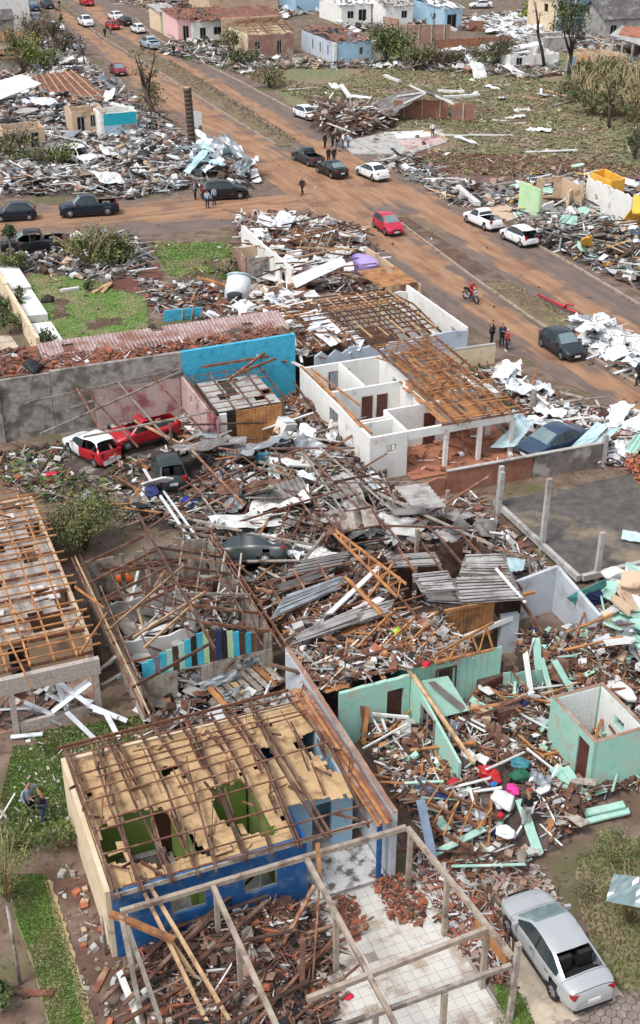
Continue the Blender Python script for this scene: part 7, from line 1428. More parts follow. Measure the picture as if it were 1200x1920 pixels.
mb = MB(); mb.panel([W(628, 1158, 2.9), W(700, 1128, 3.1), W(728, 1142, 2.8), W(655, 1172, 2.5)], .03, 0, 8, 4, bend=.08); one(mb, 'fallen_flag', 'cloth_red', 'crimson flag like cloth draped on the timber roof wreck', 'cloth')
mb = MB(); mb.panel([W(660, 1140, 3.05), W(712, 1118, 3.2), W(722, 1124, 3.1), W(672, 1150, 2.95)], .03, 0, 8, 3, bend=.06); one(mb, 'white_cloth', 'cloth_white', 'white cloth strip on top of the crimson flag', 'cloth')
# crumpled sheets by photograph corners
for q, mat, lab, nm in (
    ([(672, 478, 2.6), (722, 502, 2.6), (715, 512, 1.4), (664, 492, 1.2)], 'plaster_lilac', None, None),
    ([(545, 520, 3), (640, 480, 3.2), (650, 495, 3.0), (555, 540, 2.8)], 'sheet_white', 'long white crumpled sheet across the corner house beams', 'crumpled_sheet'),
    ([(500, 545, 2.6), (530, 560, 2.8), (600, 555, 2.8), (590, 545, 2.6)], 'sheet_white', 'white crumpled awning sheet on cream wall stub', 'crumpled_sheet'),
    ([(560, 590, 3.0), (592, 578, 3.1), (640, 620, 3.0), (612, 640, 2.9)], 'metal_white', 'white ribbed sheet lying diagonal at the end of cyan wall', 'crumpled_sheet'),
    ([(590, 625, 3.0), (612, 612, 3.0), (640, 640, 2.9), (620, 650, 2.8)], 'metal_white', 'small white ribbed sheet above blue grey wall', 'crumpled_sheet'),
    ([(508, 820, .9), (550, 808, 1.0), (568, 822, .9), (520, 845, .7)], 'metal_white', 'white dented freezer lid shape right of plank shed', 'crumpled_sheet'),
    ([(918, 840, .5), (975, 785, 1.6), (1000, 795, 1.6), (965, 838, .6)], 'metal_teal', 'pale teal metal sheet leaning between porch and blue car', 'metal_panel'),
    ([(1070, 838, 1.2), (1120, 790, 2.0), (1140, 800, 1.9), (1098, 842, 1.0)], 'metal_teal', 'pale blue metal sheet lying over the blue car roof', 'metal_panel'),
    ([(1085, 850, .9), (1140, 805, 1.6), (1165, 800, 1.7), (1115, 848, 1.0)], 'metal_teal', 'second pale blue sheet ending at pier of the boundary wall', 'metal_panel'),
    ([(985, 720, .3), (1010, 712, 1.4), (1040, 735, 1.3), (1020, 760, .3)], 'metal_white', 'white refrigerator door lying in road edge heap', 'metal_panel'),
    ([(1165, 792, 1.4), (1215, 770, 1.8), (1225, 800, 1.2), (1180, 812, .9)], 'metal_white', 'white curved metal sheet at right edge above teal boards', 'metal_panel'),
    ([(992, 800, .8), (1018, 812, 1.0), (1015, 822, .8), (990, 810, .6)], 'plaster_pink', 'small pink mattress strip in road edge heap', 'metal_panel'),
    ([(1160, 860, .4), (1190, 862, .4), (1215, 810, 1.5), (1190, 815, 1.5)], 'mint_board', 'teal green sheet standing at right edge beyond the boundary wall', 'metal_panel'),
    ([(765, 1490, .5), (845, 1535, .4), (850, 1505, .6), (790, 1455, 1.2)], 'blue_panel', 'slate blue panel lying beside the grey boundary wall end', 'metal_panel'),
    ([(1165, 1010, .6), (1215, 1020, .6), (1215, 1003, .8), (1168, 992, .8)], 'metal_teal', 'pale boat shaped sheet on the concrete lot at right edge', 'metal_panel'),
    ([(950, 1045, .6), (985, 1050, .6), (982, 1068, 1.2), (955, 1072, .8)], 'metal_teal', 'pale teal tank lid between corrugated roof and concrete lot', 'metal_panel'),
    ([(1060, 1120, 2.0), (1135, 1085, 2.4), (1136, 1100, 1.7), (1080, 1135, 1.4)], 'teal_board', 'dark teal board on top of grey garden wall', 'metal_panel'),
    ([(1085, 1120, 1.8), (1125, 1105, 1.8), (1140, 1130, 1.0), (1105, 1138, 1.0)], 'navy', 'navy blue board behind the grey garden wall', 'metal_panel'),
    ([(1160, 1190, 1.0), (1190, 1180, 1.2), (1225, 1240, .8), (1200, 1250, .6)], 'metal_grey', 'grey ribbed metal sheet at right edge over mint slabs', 'metal_panel'),
    ([(700, 945, 1.6), (790, 905, 1.7), (842, 952, 1.6), (760, 960, 1.5)], None, None, None),
    ([(525, 960, .8), (560, 958, .8), (556, 985, .9), (530, 990, .8)], None, None, None),
    ([(490, 1000, .8), (540, 1005, .9), (548, 1025, .7), (505, 1025, .6)], 'metal_white', 'white sink like sheet right of tipped teal car', 'crumpled_sheet'),
    ([(830, 1420, .5), (1180, 1420, .5), (1180, 1420, .5), (830, 1420, .5)], None, None, None)):
    if not lab: continue
    mb = MB(); mb.panel([W(*c) for c in q], .03, 0, 6, 4, bend=.05); one(mb, nm, mat, lab, 'metal sheet' if nm == 'crumpled_sheet' else 'panel')
CSH = thing('corrugated_canopy', 'light grey corrugated canopy on thin posts in front of the brick boundary wall', 'canopy', W(760, 960))
for i, q in enumerate(([(738, 912, 2.2), (800, 905, 2.2), (838, 950, 2.1), (778, 954, 2.1)], [(730, 955, 2.1), (795, 952, 2.1), (800, 962, 2.0), (742, 966, 2.0)], [(842, 995, 1.2), (860, 965, 1.6), (882, 985, 1.0), (872, 998, .9)])):
    Pp = [W(*c) for c in q]; corr(CSH, 'roof_sheet', 'fibre_cement', [Pp[0], Pp[1], Pp[2], Pp[3]] if i == 2 else [Pp[0], Pp[3], Pp[2], Pp[1]], 7, .04, .02)
for q in ((738, 985), (836, 985), (765, 970), (780, 1060)): a = W(*q); timber(CSH, 'post', (a.x, a.y, 0), (a.x, a.y, 2.0), .18, .18, 'concrete_frame')
HB = thing('wooden_hatch', 'weathered plank loft hatch in a dark frame leaning above orange truss', 'hatch', W(680, 1000)); one_part('boards', 'wood_grey', HB, lambda mb: [mb.panel([W(634 + k * 14, 962 - k * 2, 2.4), W(647 + k * 14, 960 - k * 2, 2.4), W(655 + k * 14, (992 if k != 2 else 975) - k, 1.8), W(642 + k * 14, 994 - k, 1.8)], .04) for k in range(5)])
for a in ((625, 965, 695, 950), (695, 950, 722, 995), (625, 965, 655, 1025), (640, 998, 715, 985), (655, 1022, 730, 1010)): timber(HB, 'frame_bar', W(a[0], a[1], 2.4), W(a[2], a[3], 2.0), .1, .08, 'wood_dark')
# thin steel lattice lying over the central rubble
SF = thing('steel_roof_frame', 'rusty bare steel roof frame sagging over the central rubble', 'roof frame', W(560, 930))
for a in ((313, 920, 565, 843, 1.0, 1.8), (370, 1003, 640, 918, 1.2, 2.0), (495, 841, 665, 840, 1.8, 2.0), (495, 841, 600, 990, 1.8, 1.6), (515, 846, 660, 1030, 1.8, 1.7), (562, 839, 705, 985, 2.0, 1.8), (600, 905, 790, 904, 2.0, 2.0), (640, 895, 775, 1042, 2.0, 1.8), (700, 985, 865, 990, 1.8, 1.6), (600, 840, 740, 960, 2.0, 1.9), (330, 865, 460, 1040, 1.2, 1.2), (700, 898, 850, 1030, 2, 1.6), (640, 1000, 720, 975, 1.7, 1.7), (395, 1010, 470, 1080, 1.4, 1.0), (565, 843, 660, 985, 1.9, 1.7)):
    timber(SF, 'bar', W(a[0], a[1], a[4]), W(a[2], a[3], a[5]), .07, .09, random.choice(('metal_rusty', 'wood_grey', 'metal_rusty')))
# pointed out sticks: pixel a -> pixel b
ST = [
 ((270, 880, 295, 920), 'white_lath', 'white window frame side lying left of dark hatchback', 'sheet_white', .16, .06, (.4, .6)), ((290, 915, 355, 1010), 'white_lath', 'long pale metal gutter running down to the plank house roof', 'metal_white', .14, .08, (.9, 1.4)), ((302, 915, 372, 1012), 'white_lath', 'second pale gutter parallel beside the first', 'metal_white', .1, .08, (1.0, 1.4)),
 ((360, 965, 385, 930), 'white_lath', 'white bent frame piece right of royal blue bundle', 'metal_white', .14, .06, (.6, .9)), ((385, 930, 398, 970), 'white_lath', 'white frame piece hanging down by blue bundle', 'metal_white', .16, .06, (.9, .4)), ((360, 860, 440, 832), 'white_lath', 'long white door frame right of dark hatchback', 'sheet_white', .16, .06, (.7, .9)), ((440, 832, 470, 862), 'white_lath', 'white frame end bent down toward lattice', 'sheet_white', .16, .06, (.9, .6)),
 ((255, 790, 432, 880), 'fallen_timber', 'long tan beam fallen past the red pickup to the hatchback', 'wood_pale', .12, .1, (1.6, .4)), ((95, 775, 195, 745), 'fallen_timber', 'grey pole leaning out from the high grey wall', 'wood_grey', .12, .1, (1.0, 2.3)),
 ((776, 1268, 882, 1425), 'fallen_timber', 'long pale beam sloping down through the mint house', 'wood_pale', .14, .12, (2.75, .9)), ((788, 1500, 812, 1612), 'fallen_timber', 'slate blue and white board standing beside carport corner', 'blue_panel', .3, .06, (1.8, .8)), ((815, 1600, 905, 1555), 'fallen_board', 'pale mint board lying below the carport corner', 'mint_board', .26, .05, (.5, .7)),
 ((1040, 1440, 1075, 1505), 'fallen_board', 'wide mint board lying left of bathroom doorway', 'mint_board', .45, .05, (.7, .5)), ((975, 1500, 1010, 1600), 'fallen_board', 'mint board standing behind searching person', 'mint_board', .35, .05, (1.0, .3)), ((1060, 1440, 1100, 1500), 'fallen_board', 'second wide mint board beside the bathroom doorway', 'mint_board', .35, .05, (.8, .4)), ((1095, 1525, 1170, 1508), 'fallen_board', 'pale mint board in front of bathroom cubicle corner', 'mint_board', .3, .08, (.3, .4)), ((1100, 1540, 1180, 1520), 'fallen_board', 'white edged mint board lowest in front of bathroom corner', 'mint_board', .25, .08, (.15, .25)),
 ((985, 1225, 1000, 1330), 'fallen_board', 'upright white board leaning right of low mint wall', 'sheet_white', .22, .05, (2.0, .4)), ((1005, 1195, 1012, 1280), 'fallen_board', 'mint board leaning below the grey garden wall', 'mint_board', .3, .05, (2.0, .5)), ((1015, 1235, 1035, 1305), 'fallen_board', 'narrow mint board leaning beside tyre heap', 'mint_board', .22, .05, (1.6, .4)), ((1040, 1240, 1075, 1300), 'fallen_board', 'pale mint board sloping toward bathroom cubicle', 'mint_board', .28, .05, (1.3, .5)), ((990, 1240, 1000, 1200), 'fallen_board', 'cream board leaning near grey pillar', 'sheet_white', .25, .05, (.9, 2.0)),
 ((735, 1060, 660, 1160), 'fallen_timber', 'orange rafter fallen across slipped roof sheets', 'wood_orange', .1, .1, (3.2, 2.8)), ((600, 1215, 690, 1165), 'fallen_board', 'wide orange brown board at the left edge of timber roof', 'wood_orange', .35, .06, (2.6, 2.8)), ((590, 1228, 690, 1190), 'fallen_board', 'second wide brown board below the first at roof edge', 'wood_red', .3, .06, (2.5, 2.6)), ((618, 1150, 712, 1062), 'fallen_timber', 'white painted beam lying on slipped roof sheets', 'sheet_white', .22, .08, (3.0, 3.2)),
 ((560, 1260, 745, 1215), 'fallen_timber', 'long dark beam along the mint house ceiling edge', 'wood_dark', .14, .12, (2.8, 3.0)), ((640, 1275, 880, 1225), 'fallen_timber', 'long brown beam at front of mint house ceiling', 'wood_red', .12, .12, (2.75, 2.75)), ((505, 1245, 610, 1275), 'fallen_timber', 'dark beam sticking over the grey boundary wall', 'wood_dark', .12, .1, (2.6, 3.0)),
 ((675, 1300, 690, 1390), 'fallen_board', 'brown splintered board standing at mint house left corner', 'wood_red', .2, .05, (2.2, .3)), ((690, 1325, 682, 1395), 'fallen_board', 'second brown splintered board at mint house corner', 'wood_orange', .18, .05, (1.8, .3)),
 ((695, 1340, 740, 1420), 'white_lath', 'white bed frame bar inside the mint house', 'sheet_white', .08, .06, (1.2, .5)), ((695, 1338, 765, 1345), 'white_lath', 'white bed frame head inside the mint house', 'sheet_white', .1, .1, (1.4, 1.3)), ((765, 1345, 766, 1390), 'white_lath', 'white bed frame post inside the mint house', 'sheet_white', .08, .08, (1.3, .3)), ((683, 1402, 762, 1358), 'white_lath', 'white diagonal lath across the bed frame', 'sheet_white', .06, .06, (.9, 1.3)), ((735, 1400, 715, 1345), 'white_lath', 'second white bed bar inside the mint house', 'sheet_white', .1, .05, (.5, 1.2)),
 ((885, 1350, 965, 1390), 'white_lath', 'white lath crossing the yard before dark dresser', 'sheet_white', .08, .05, (.9, .6)), ((970, 1335, 1035, 1370), 'white_lath', 'white lath pointing at the bathroom cubicle', 'sheet_white', .08, .05, (.9, .8)), ((932, 1360, 948, 1410), 'white_lath', 'short white lath near dark dresser', 'sheet_white', .08, .05, (.8, .6)), ((990, 1405, 1060, 1460), 'white_lath', 'white lath beside the teal bag heap', 'sheet_white', .08, .05, (.8, .6)), ((965, 1570, 1045, 1440), 'white_lath', 'long white lath across behind searching person', 'sheet_white', .07, .05, (.6, 1.0)),
 ((240, 1610, 395, 1930), 'fallen_timber', 'long tan rafter sliding from blue house roof to ground', 'wood_pale', .1, .12, (2.9, .5)), ((268, 1640, 440, 1930), 'fallen_timber', 'second long tan rafter sliding beside the first', 'wood_pale', .1, .12, (2.8, .5)), ((205, 1712, 325, 1762), 'fallen_timber', 'splintered orange timber wedged at cream house corner', 'wood_orange', .2, .14, (2.6, 2.0)), ((310, 1750, 385, 1860), 'fallen_timber', 'orange tan rafter below the splintered timber', 'wood_pale', .1, .1, (1.8, .4)),
 ((228, 1722, 270, 1930), 'grey_post', 'grey weathered post leaning at cream house corner', 'wood_grey', .14, .14, (2.5, .2)), ((240, 1740, 310, 1940), 'grey_post', 'second grey weathered beam leaning next to the corner post', 'wood_grey', .12, .14, (2.4, .5)), ((225, 1825, 270, 1935), 'grey_post', 'whitish board standing by the garden path', 'sheet_white', .2, .05, (.9, .2)),
 ((595, 1580, 600, 1650), 'fallen_timber', 'pale splintered rafter end standing at carport beam', 'wood_orange', .14, .08, (3.2, 2.4)), ((590, 1660, 520, 1790), 'fallen_timber', 'brown beam leaning on timber heap under carport', 'wood_red', .12, .08, (1.8, .5)), ((568, 1760, 566, 1870), 'fallen_timber', 'dark red post standing in the carport rubble', 'wood_dark', .16, .14, (1.6, .05)), ((600, 1650, 585, 1850), 'fallen_timber', 'thin brown lath leaning on carport beam', 'wood_red', .06, .05, (2.4, .1)),
 ((40, 1862, 98, 1862), 'garden_plank', 'red brown plank lying on the garden bed at left edge', 'wood_red', .22, .06, (.06, .06)), ((0, 1850, 55, 1868), 'garden_plank', 'dark plank behind red brown garden plank', 'wood_dark', .14, .06, (.1, .06)), ((15, 1535, 0, 1520), 'garden_plank', 'short pole end at left edge on lawn', 'wood_grey', .08, .06, (.4, .1)), ((0, 1535, 28, 1488), 'garden_plank', 'white thin pole lying at left edge near two people', 'sheet_white', .05, .05, (.1, .3)), ((178, 1860, 200, 1815), 'garden_plank', 'small brown board on the soil by garden path', 'wood_red', .2, .06, (.05, .05)),
 ((960, 735, 1005, 745), 'white_pole', 'white pole lying on the grass by road edge heap', 'sheet_white', .16, .14, (.1, .2)), ((890, 716, 935, 742), 'white_pole', 'thick white tube lying along the grass by white house', 'sheet_white', .45, .4, (.1, .2)), ((1000, 780, 1000, 735), 'grey_post', 'grey stump post standing in road edge heap', 'wood_grey', .3, .3, (.1, 1.8)),
 ((860, 352, 895, 382), 'fallen_tree_trunk', 'white pipe lying right of mud toward the small white pickup', 'sheet_white', .5, .4, (.3, .3)), ((905, 352, 968, 344), 'fallen_tree_trunk', 'long fallen pale trunk beyond the small white pickup', 'wood_grey', .6, .4, (.3, .4)), ((640, 160, 655, 181), 'white_pole', 'short white beam stuck in field left of collapsed roof', 'sheet_white', .5, .3, (.2, 1.2)), ((722, 142, 750, 153), 'white_pole', 'white beam lying behind the collapsed roof', 'sheet_white', .5, .3, (.2, .3)), ((820, 170, 870, 172), 'white_pole', 'long white beam lying right of collapsed roof', 'sheet_white', .45, .3, (.2, .2)), ((835, 182, 900, 178), 'white_pole', 'second long white beam right of collapsed roof', 'sheet_white', .45, .3, (.2, .2)),
 ((175, 548, 208, 530), 'white_pole', 'cream plank lying on red soil at lawn edge', 'wood_pale', .3, .12, (.1, .2)), ((192, 548, 208, 530), 'white_pole', 'second cream plank crossed beside red soil', 'wood_pale', .3, .12, (.1, .3)), ((370, 520, 425, 535), 'white_pole', 'yellow pole lying in the rear lawn', 'wood_orange', .16, .14, (.1, .1)), ((115, 545, 148, 540), 'white_pole', 'white stone edge piece across the lawn', 'sheet_white', .3, .2, (.15, .15))]
for px, nm, lab, mat, w_, h_, z in ST: stick(px, nm, {'white_lath': 'lath', 'fallen_timber': 'beam', 'fallen_board': 'board', 'grey_post': 'post', 'garden_plank': 'plank', 'white_pole': 'pole', 'fallen_tree_trunk': 'trunk'}[nm], lab, mat, w_, h_, z)
mb = MB()
# white twisted metal frame on the porch of left house
TW = thing('twisted_frame', 'tangle of white bent metal profiles lying over the left house porch rail', 'metal frame', W(150, 1345))
for a in ((85, 1295, 100, 1272, 1.2, 1.7), (100, 1272, 168, 1322, 1.7, .9), (88, 1300, 130, 1322, 1.0, .8), (98, 1335, 170, 1280, .6, 1.6), (118, 1312, 165, 1275, .9, 1.6), (165, 1322, 238, 1352, .9, .3), (200, 1340, 224, 1385, .7, .1), (125, 1335, 182, 1390, .8, .1), (0, 1330, 75, 1327, .5, .6), (45, 1317, 100, 1340, .9, .4), (105, 1275, 125, 1330, 1.7, .6), (175, 1330, 220, 1345, .8, .5), (20, 1382, 80, 1376, .1, .15), (110, 1300, 175, 1315, 1.0, .9)):
    timber(TW, 'profile', W(a[0], a[1], a[4]), W(a[2], a[3], a[5]), .2, .05, 'metal_white', rnd(-.6, .6))
# porch roof boards fallen before the plank house
PR = thing('fallen_porch_roof', 'fallen porch roof of grey brown boards in front of plank house', 'roof', W(440, 1300))
for k in range(9):
    a = W(385 + k * 13, 1282 - k * 5, .8); b = W(425 + k * 13, 1325 - k * 6, .5); mb = MB(); mb.beam(a, b, .25, .03); mb.build('board', random.choice(('wood_grey', 'wood_pale', 'wood_grey', 'wood_orange')), PR)
for q in ([(370, 1280, .9), (440, 1255, 1.2), (455, 1268, .9), (385, 1296, .7)], [(450, 1225, 1.0), (498, 1225, 1.0), (500, 1245, .8), (452, 1250, .8)], [(415, 1300, 1.0), (455, 1283, 1.1), (460, 1290, .9), (425, 1310, .8)]):
    mb = MB(); mb.panel([W(*c) for c in q], .02, 0, 8, 5, bend=.12); one(mb, 'crumpled_sheet', 'metal_grey', 'crumpled grey metal sheet before the plank house front', 'metal sheet', 'crumpled grey sheets before plank house')
# furniture
t = thing('dresser', 'dark wooden dresser standing open in the mint house yard', 'dresser', W(945, 1370)); p = W(945, 1372)
one_part('case', 'door_brown', t, lambda mb: mb.bb((p.x - .4, p.y - .2, .5), (p.x + .5, p.y + .3, 1.2))); one_part('top', 'cloth_brown', t, lambda mb: mb.bb((p.x - .45, p.y - .25, 1.204), (p.x + .55, p.y + .35, 1.25))); one_part('drawer', 'wood_red', t, lambda mb: [mb.bb((p.x - .35, p.y - .23, .56 + k * .22), (p.x + .45, p.y - .203, .74 + k * .22)) for k in range(3)])
t = thing('cabinet', 'brown cabinet pair lying against the low mint plank wall', 'cabinet', W(915, 1310)); p = W(915, 1310)
one_part('case', 'cloth_brown', t, lambda mb: (mb.box((p.x, p.y, .9), (1.3, .6, .6), 0, Matrix.Rotation(.2, 3, 'Z')), mb.box((p.x + .7, p.y + .1, 1.1), (.4, .5, .9), 0, Matrix.Rotation(.25, 3, 'Y')))); one_part('door', 'door_brown', t, lambda mb: mb.box((p.x - .05, p.y - .34, .9), (1.1, .03, .5), 0, Matrix.Rotation(.2, 3, 'Z')))
t = thing('washing_machine', 'white washing machine tipped beside plank shed', 'washing machine', W(535, 825)); p = W(535, 828)
one_part('body', 'sheet_white', t, lambda mb: mb.box((p.x, p.y, .9), (.9, .8, .8), 0, Euler((.2, .3, .4)).to_matrix())); one_part('lid', 'metal_white', t, lambda mb: mb.box((p.x + .1, p.y + .05, 1.36), (.8, .7, .05), 0, Euler((.2, .3, .4)).to_matrix()))
t = thing('satellite_tank', 'white round water tank lying beyond the rear lawn', 'water tank', W(455, 560)); p = W(452, 565)
one_part('shell', 'metal_white', t, lambda mb: mb.tube([(p.x - .3, p.y, .1), (p.x, p.y + .5, 1.0), (p.x + .2, p.y + .9, 1.5)], 1.0, .85, 18)); one_part('rim', 'metal_teal', t, lambda mb: mb.tube([(p.x + .2, p.y + .9, 1.5), (p.x + .24, p.y + .98, 1.62)], .92, .92, 18))
t = thing('waste_bin', 'black bin standing before the white water tank', 'bin', W(441, 580)); p = W(441, 580); one_part('tub', 'black_stuff', t, lambda mb: mb.tube([(p.x, p.y, 0), (p.x, p.y, 1.1)], .45, .55, 14)); one_part('lid', 'trim_black', t, lambda mb: mb.tube([(p.x, p.y, 1.1), (p.x, p.y, 1.18)], .58, .5, 14))
# small signs and standing posts
t = thing('street_sign', 'blank pale green sign board on a pole by dead black tree', 'sign', W(1063, 165)); p = W(1063, 165); one_part('pole', 'metal_grey', t, lambda mb: mb.tube([p, p + Vector((0, 0, 3.4))], .1)); one_part('board', 'metal_teal', t, lambda mb: mb.panel([p + Vector(q) for q in ((-.5, -.1, 2.2), (.9, -.12, 2.8), (1.0, -.1, 4.1), (-.4, -.1, 3.5))], .05))
t = thing('street_sign', 'small white sign plate on a rusty post beside burnt palm stump', 'sign', W(377, 274)); p = W(377, 274); one_part('post', 'bark', t, lambda mb: mb.tube([p, p + Vector((0, 0, 2.2))], .2)); one_part('plate', 'sheet_white', t, lambda mb: mb.panel([p + Vector(q) for q in ((-.7, -.1, 2.1), (.2, -.1, 1.9), (.2, -.1, 3.6), (-.7, -.1, 3.8))], .05))
for q, h, lab in (((952, 250 - 166), 9.5, 'thin pale utility pole in front of two storey blue house'), ((1073, 70), 6, 'thin pale pole right of dark bush at two storey house'), ((1036, 70), 7.5, 'pale pole at the left corner of two storey blue house')):
    if q[0] == 952: continue
    p = W(*q); t = thing('utility_pole', lab, 'pole', p); one_part('shaft', 'cement', t, lambda mb: mb.tube([p, p + Vector((0, 0, h))], .16, .12)); one_part('crossarm', 'wood_grey', t, lambda mb: mb.beam(p + Vector((-.6, 0, h - .4)), p + Vector((.6, 0, h - .4)), .1, .12))
# garden fence posts bottom left
for a, b, lab in (((38, 1845), (14, 1700), 'leaning thin grey garden post at left edge'), ((200, 1790), (190, 1720), 'short grey garden stake by cream wall')):
    p = W(*a); q = Wv(b[0], b[1], p.y); mb = MB(); mb.tube([p, q], .06, .05, 8); one(mb, 'garden_post', 'wood_grey', lab, 'post')
# ------------------------------------------------------------------ trees and plants
p = W(362, 292); t = thing('palm_stump', 'tall burnt brown palm trunk without crown at street corner', 'tree', p)
def trunk(mb, n=16, r=.42, h=6.9):
    for k in range(n): z0 = h * k / n; mb.tube([p + Vector((-.25 * z0 / h, 0, z0)), p + Vector((-.25 * (z0 + h / n) / h, 0, z0 + h / n * .96))], r * rnd(.92, 1.0), r * rnd(1.0, 1.1), 10)
one_part('trunk', 'bark', t, trunk); one_part('stem_top', 'wood_pale', t, lambda mb: mb.tube([p + Vector((-.25, 0, 6.88)), p + Vector((-.26, 0, 7.0))], .36, .3, 10))
bare_tree('broken_tree', 'snapped leafless brown tree left of the palm trunk', W(296, 240), 8.5, 4, 'bark', .34, (-1.2, .5), 60, 'leaf_dry')
bare_tree('dead_tree', 'black leafless many limbed tree right of collapsed white house', W(1062, 168), 9.5, 7, 'bark_burnt', .32, (.3, 0))
bare_tree('dead_tree', 'slim black leaning bare trunk left of the many limbed tree', W(1022, 130), 9.5, 3, 'bark_burnt', .26, (-1.6, .4))
bare_tree('dead_tree', 'broken reddish bare stems at the right edge of field', W(1142, 240), 6, 4, 'bark', .22, (-.3, 0), 30)
bare_tree('dead_tree', 'thin bare pale tree standing by brown brick wall', W(815, 96), 9, 3, 'bark_grey', .1, (-.3, 0))
bare_tree('dead_tree', 'grey leafless tree amid the dead shrubs at top left', W(100, 118), 7, 6, 'bark_grey', .25, (.4, 0), 160, 'leaf_dry')
bare_tree('dead_tree', 'bare grey tree by the kerb below pale blue dented car', W(158, 130), 4.5, 4, 'bark_grey', .2, (0, 0), 40, 'leaf_dry')
shrub('big_bush', 'large feathery green bush between left house and plank house', 'bush', W(160, 1030), (2.0, 1.6, 1.75), 11000, .075, ['leaf_mid', 'leaf_light', 'leaf_dark', 'leaf_dry'], 14, clump=40, zc=1.45)
shrub('garden_shrub', 'leafless twiggy shrub with green tips at bottom left', 'shrub', W(15, 1690), (1.2, 1.0, 1.4), 1500, .06, ['leaf_mid', 'leaf_light', 'leaf_dry'], 40, 'straw', 16, zc=1.5)
shrub('garden_shrub', 'low green shrub at the back of cream wall', 'shrub', W(110, 1590), (.9, .7, .6), 1400, .06, ['leaf_mid', 'leaf_light', 'leaf_dark'], 8, 'straw', 12, zc=.55)
shrub('garden_shrub', 'green shrub right of the two people by cream wall', 'shrub', W(30, 1590), (1.0, .8, .7), 1500, .06, ['leaf_mid', 'leaf_light', 'leaf_dark'], 8, 'straw', 12, zc=.65)
shrub('garden_shrub', 'spiky dark green plant at the bottom left edge', 'plant', W(0, 1890), (.5, .5, .5), 500, .12, ['leaf_dark', 'leaf_mid'], 4, 'straw', 6, zc=.5)
shrub('garden_shrub', 'tall green shrub with bare lower twigs right of silver sedan', 'shrub', W(1180, 1730), (1.2, 1.3, 1.2), 1500, .05, ['leaf_mid', 'leaf_light', 'leaf_dry', 'leaf_dark'], 34, 'straw', 28, zc=1.15)
shrub('garden_shrub', 'green shrub below the white edged mint board', 'shrub', W(1150, 1620), (.9, .8, .7), 1300, .05, ['leaf_mid', 'leaf_light', 'leaf_dark'], 12, 'straw', 16, zc=.7)
shrub('garden_shrub', 'dry weeds between the silver sedan and tall shrub', 'shrub', W(1110, 1680), (.6, .8, .35), 900, .05, ['leaf_mid', 'leaf_dry'], 10, 'straw', 8, zc=.3)
mb = MB(); mb.panel([W(1136, 1690, 2.0), W(1200, 1702, 2.0), W(1208, 1645, 2.6), W(1150, 1638, 2.6)], .02, 0, 6, 6, bend=.03); one(mb, 'broken_windshield', 'glass_pale', 'cracked car windshield resting on the tall shrub', 'windshield')
shrub('garden_shrub', 'blown down twiggy shrub by the wrecked black pickup', 'shrub', W(170, 500), (3.0, 1.6, 1.6), 2600, .16, ['leaf_mid', 'leaf_light', 'leaf_dry'], 30, 'straw', 16, zc=1.5)
shrub('garden_shrub', 'leafy green bush right of the blown down shrub', 'shrub', W(222, 490), (1.8, 1.2, 1.1), 1500, .16, ['leaf_mid', 'leaf_dark', 'leaf_light'], 8, clump=12, zc=1.0)
shrub('garden_shrub', 'yellowish rounded shrub at the left end of lawn', 'shrub', W(28, 512), (1.3, 1.0, 1.0), 1000, .15, ['leaf_mid', 'leaf_light'], 6, clump=10, zc=.9)
shrub('garden_shrub', 'small dark shrub at the corner of red soil', 'shrub', W(170, 545), (.6, .5, .6), 400, .12, ['leaf_dark', 'leaf_mid'], 4, clump=6, zc=.5)
for i, q in enumerate(((8, 590), (32, 580), (84, 655), (20, 625))): shrub('hedge_plant', ('dark hedge plant at left edge outside white yard wall', 'dark hedge plant in the gap of white yard wall', 'dark low plant at the lower end of white yard wall', 'dark reddish plant beside tan paving at left edge')[i], 'plant', W(*q), (.9, 1.0, .8), 500, .15, ['leaf_dark', 'leaf_dark', 'leaf_mid'], 4, clump=8, zc=.7)
p = W(24, 500); t = thing('small_palm', 'slim young palm standing before the wrecked black pickup', 'tree', p); one_part('trunk', 'bark_grey', t, lambda mb: mb.tube([p, p + Vector((0, 0, 2.4))], .09)); one_part('crown', 'leaf_dark', t, lambda mb: leaf_cloud(mb, p + Vector((0, 0, 2.7)), (.8, .8, .6), 300, .22, 1, 6))
shrub('garden_shrub', 'low bush at the ruined corner wall beside rear lawn', 'shrub', W(455, 520), (1.8, 1.2, .9), 900, .16, ['leaf_dark', 'leaf_mid', 'leaf_dry'], 6, clump=10, zc=.7)
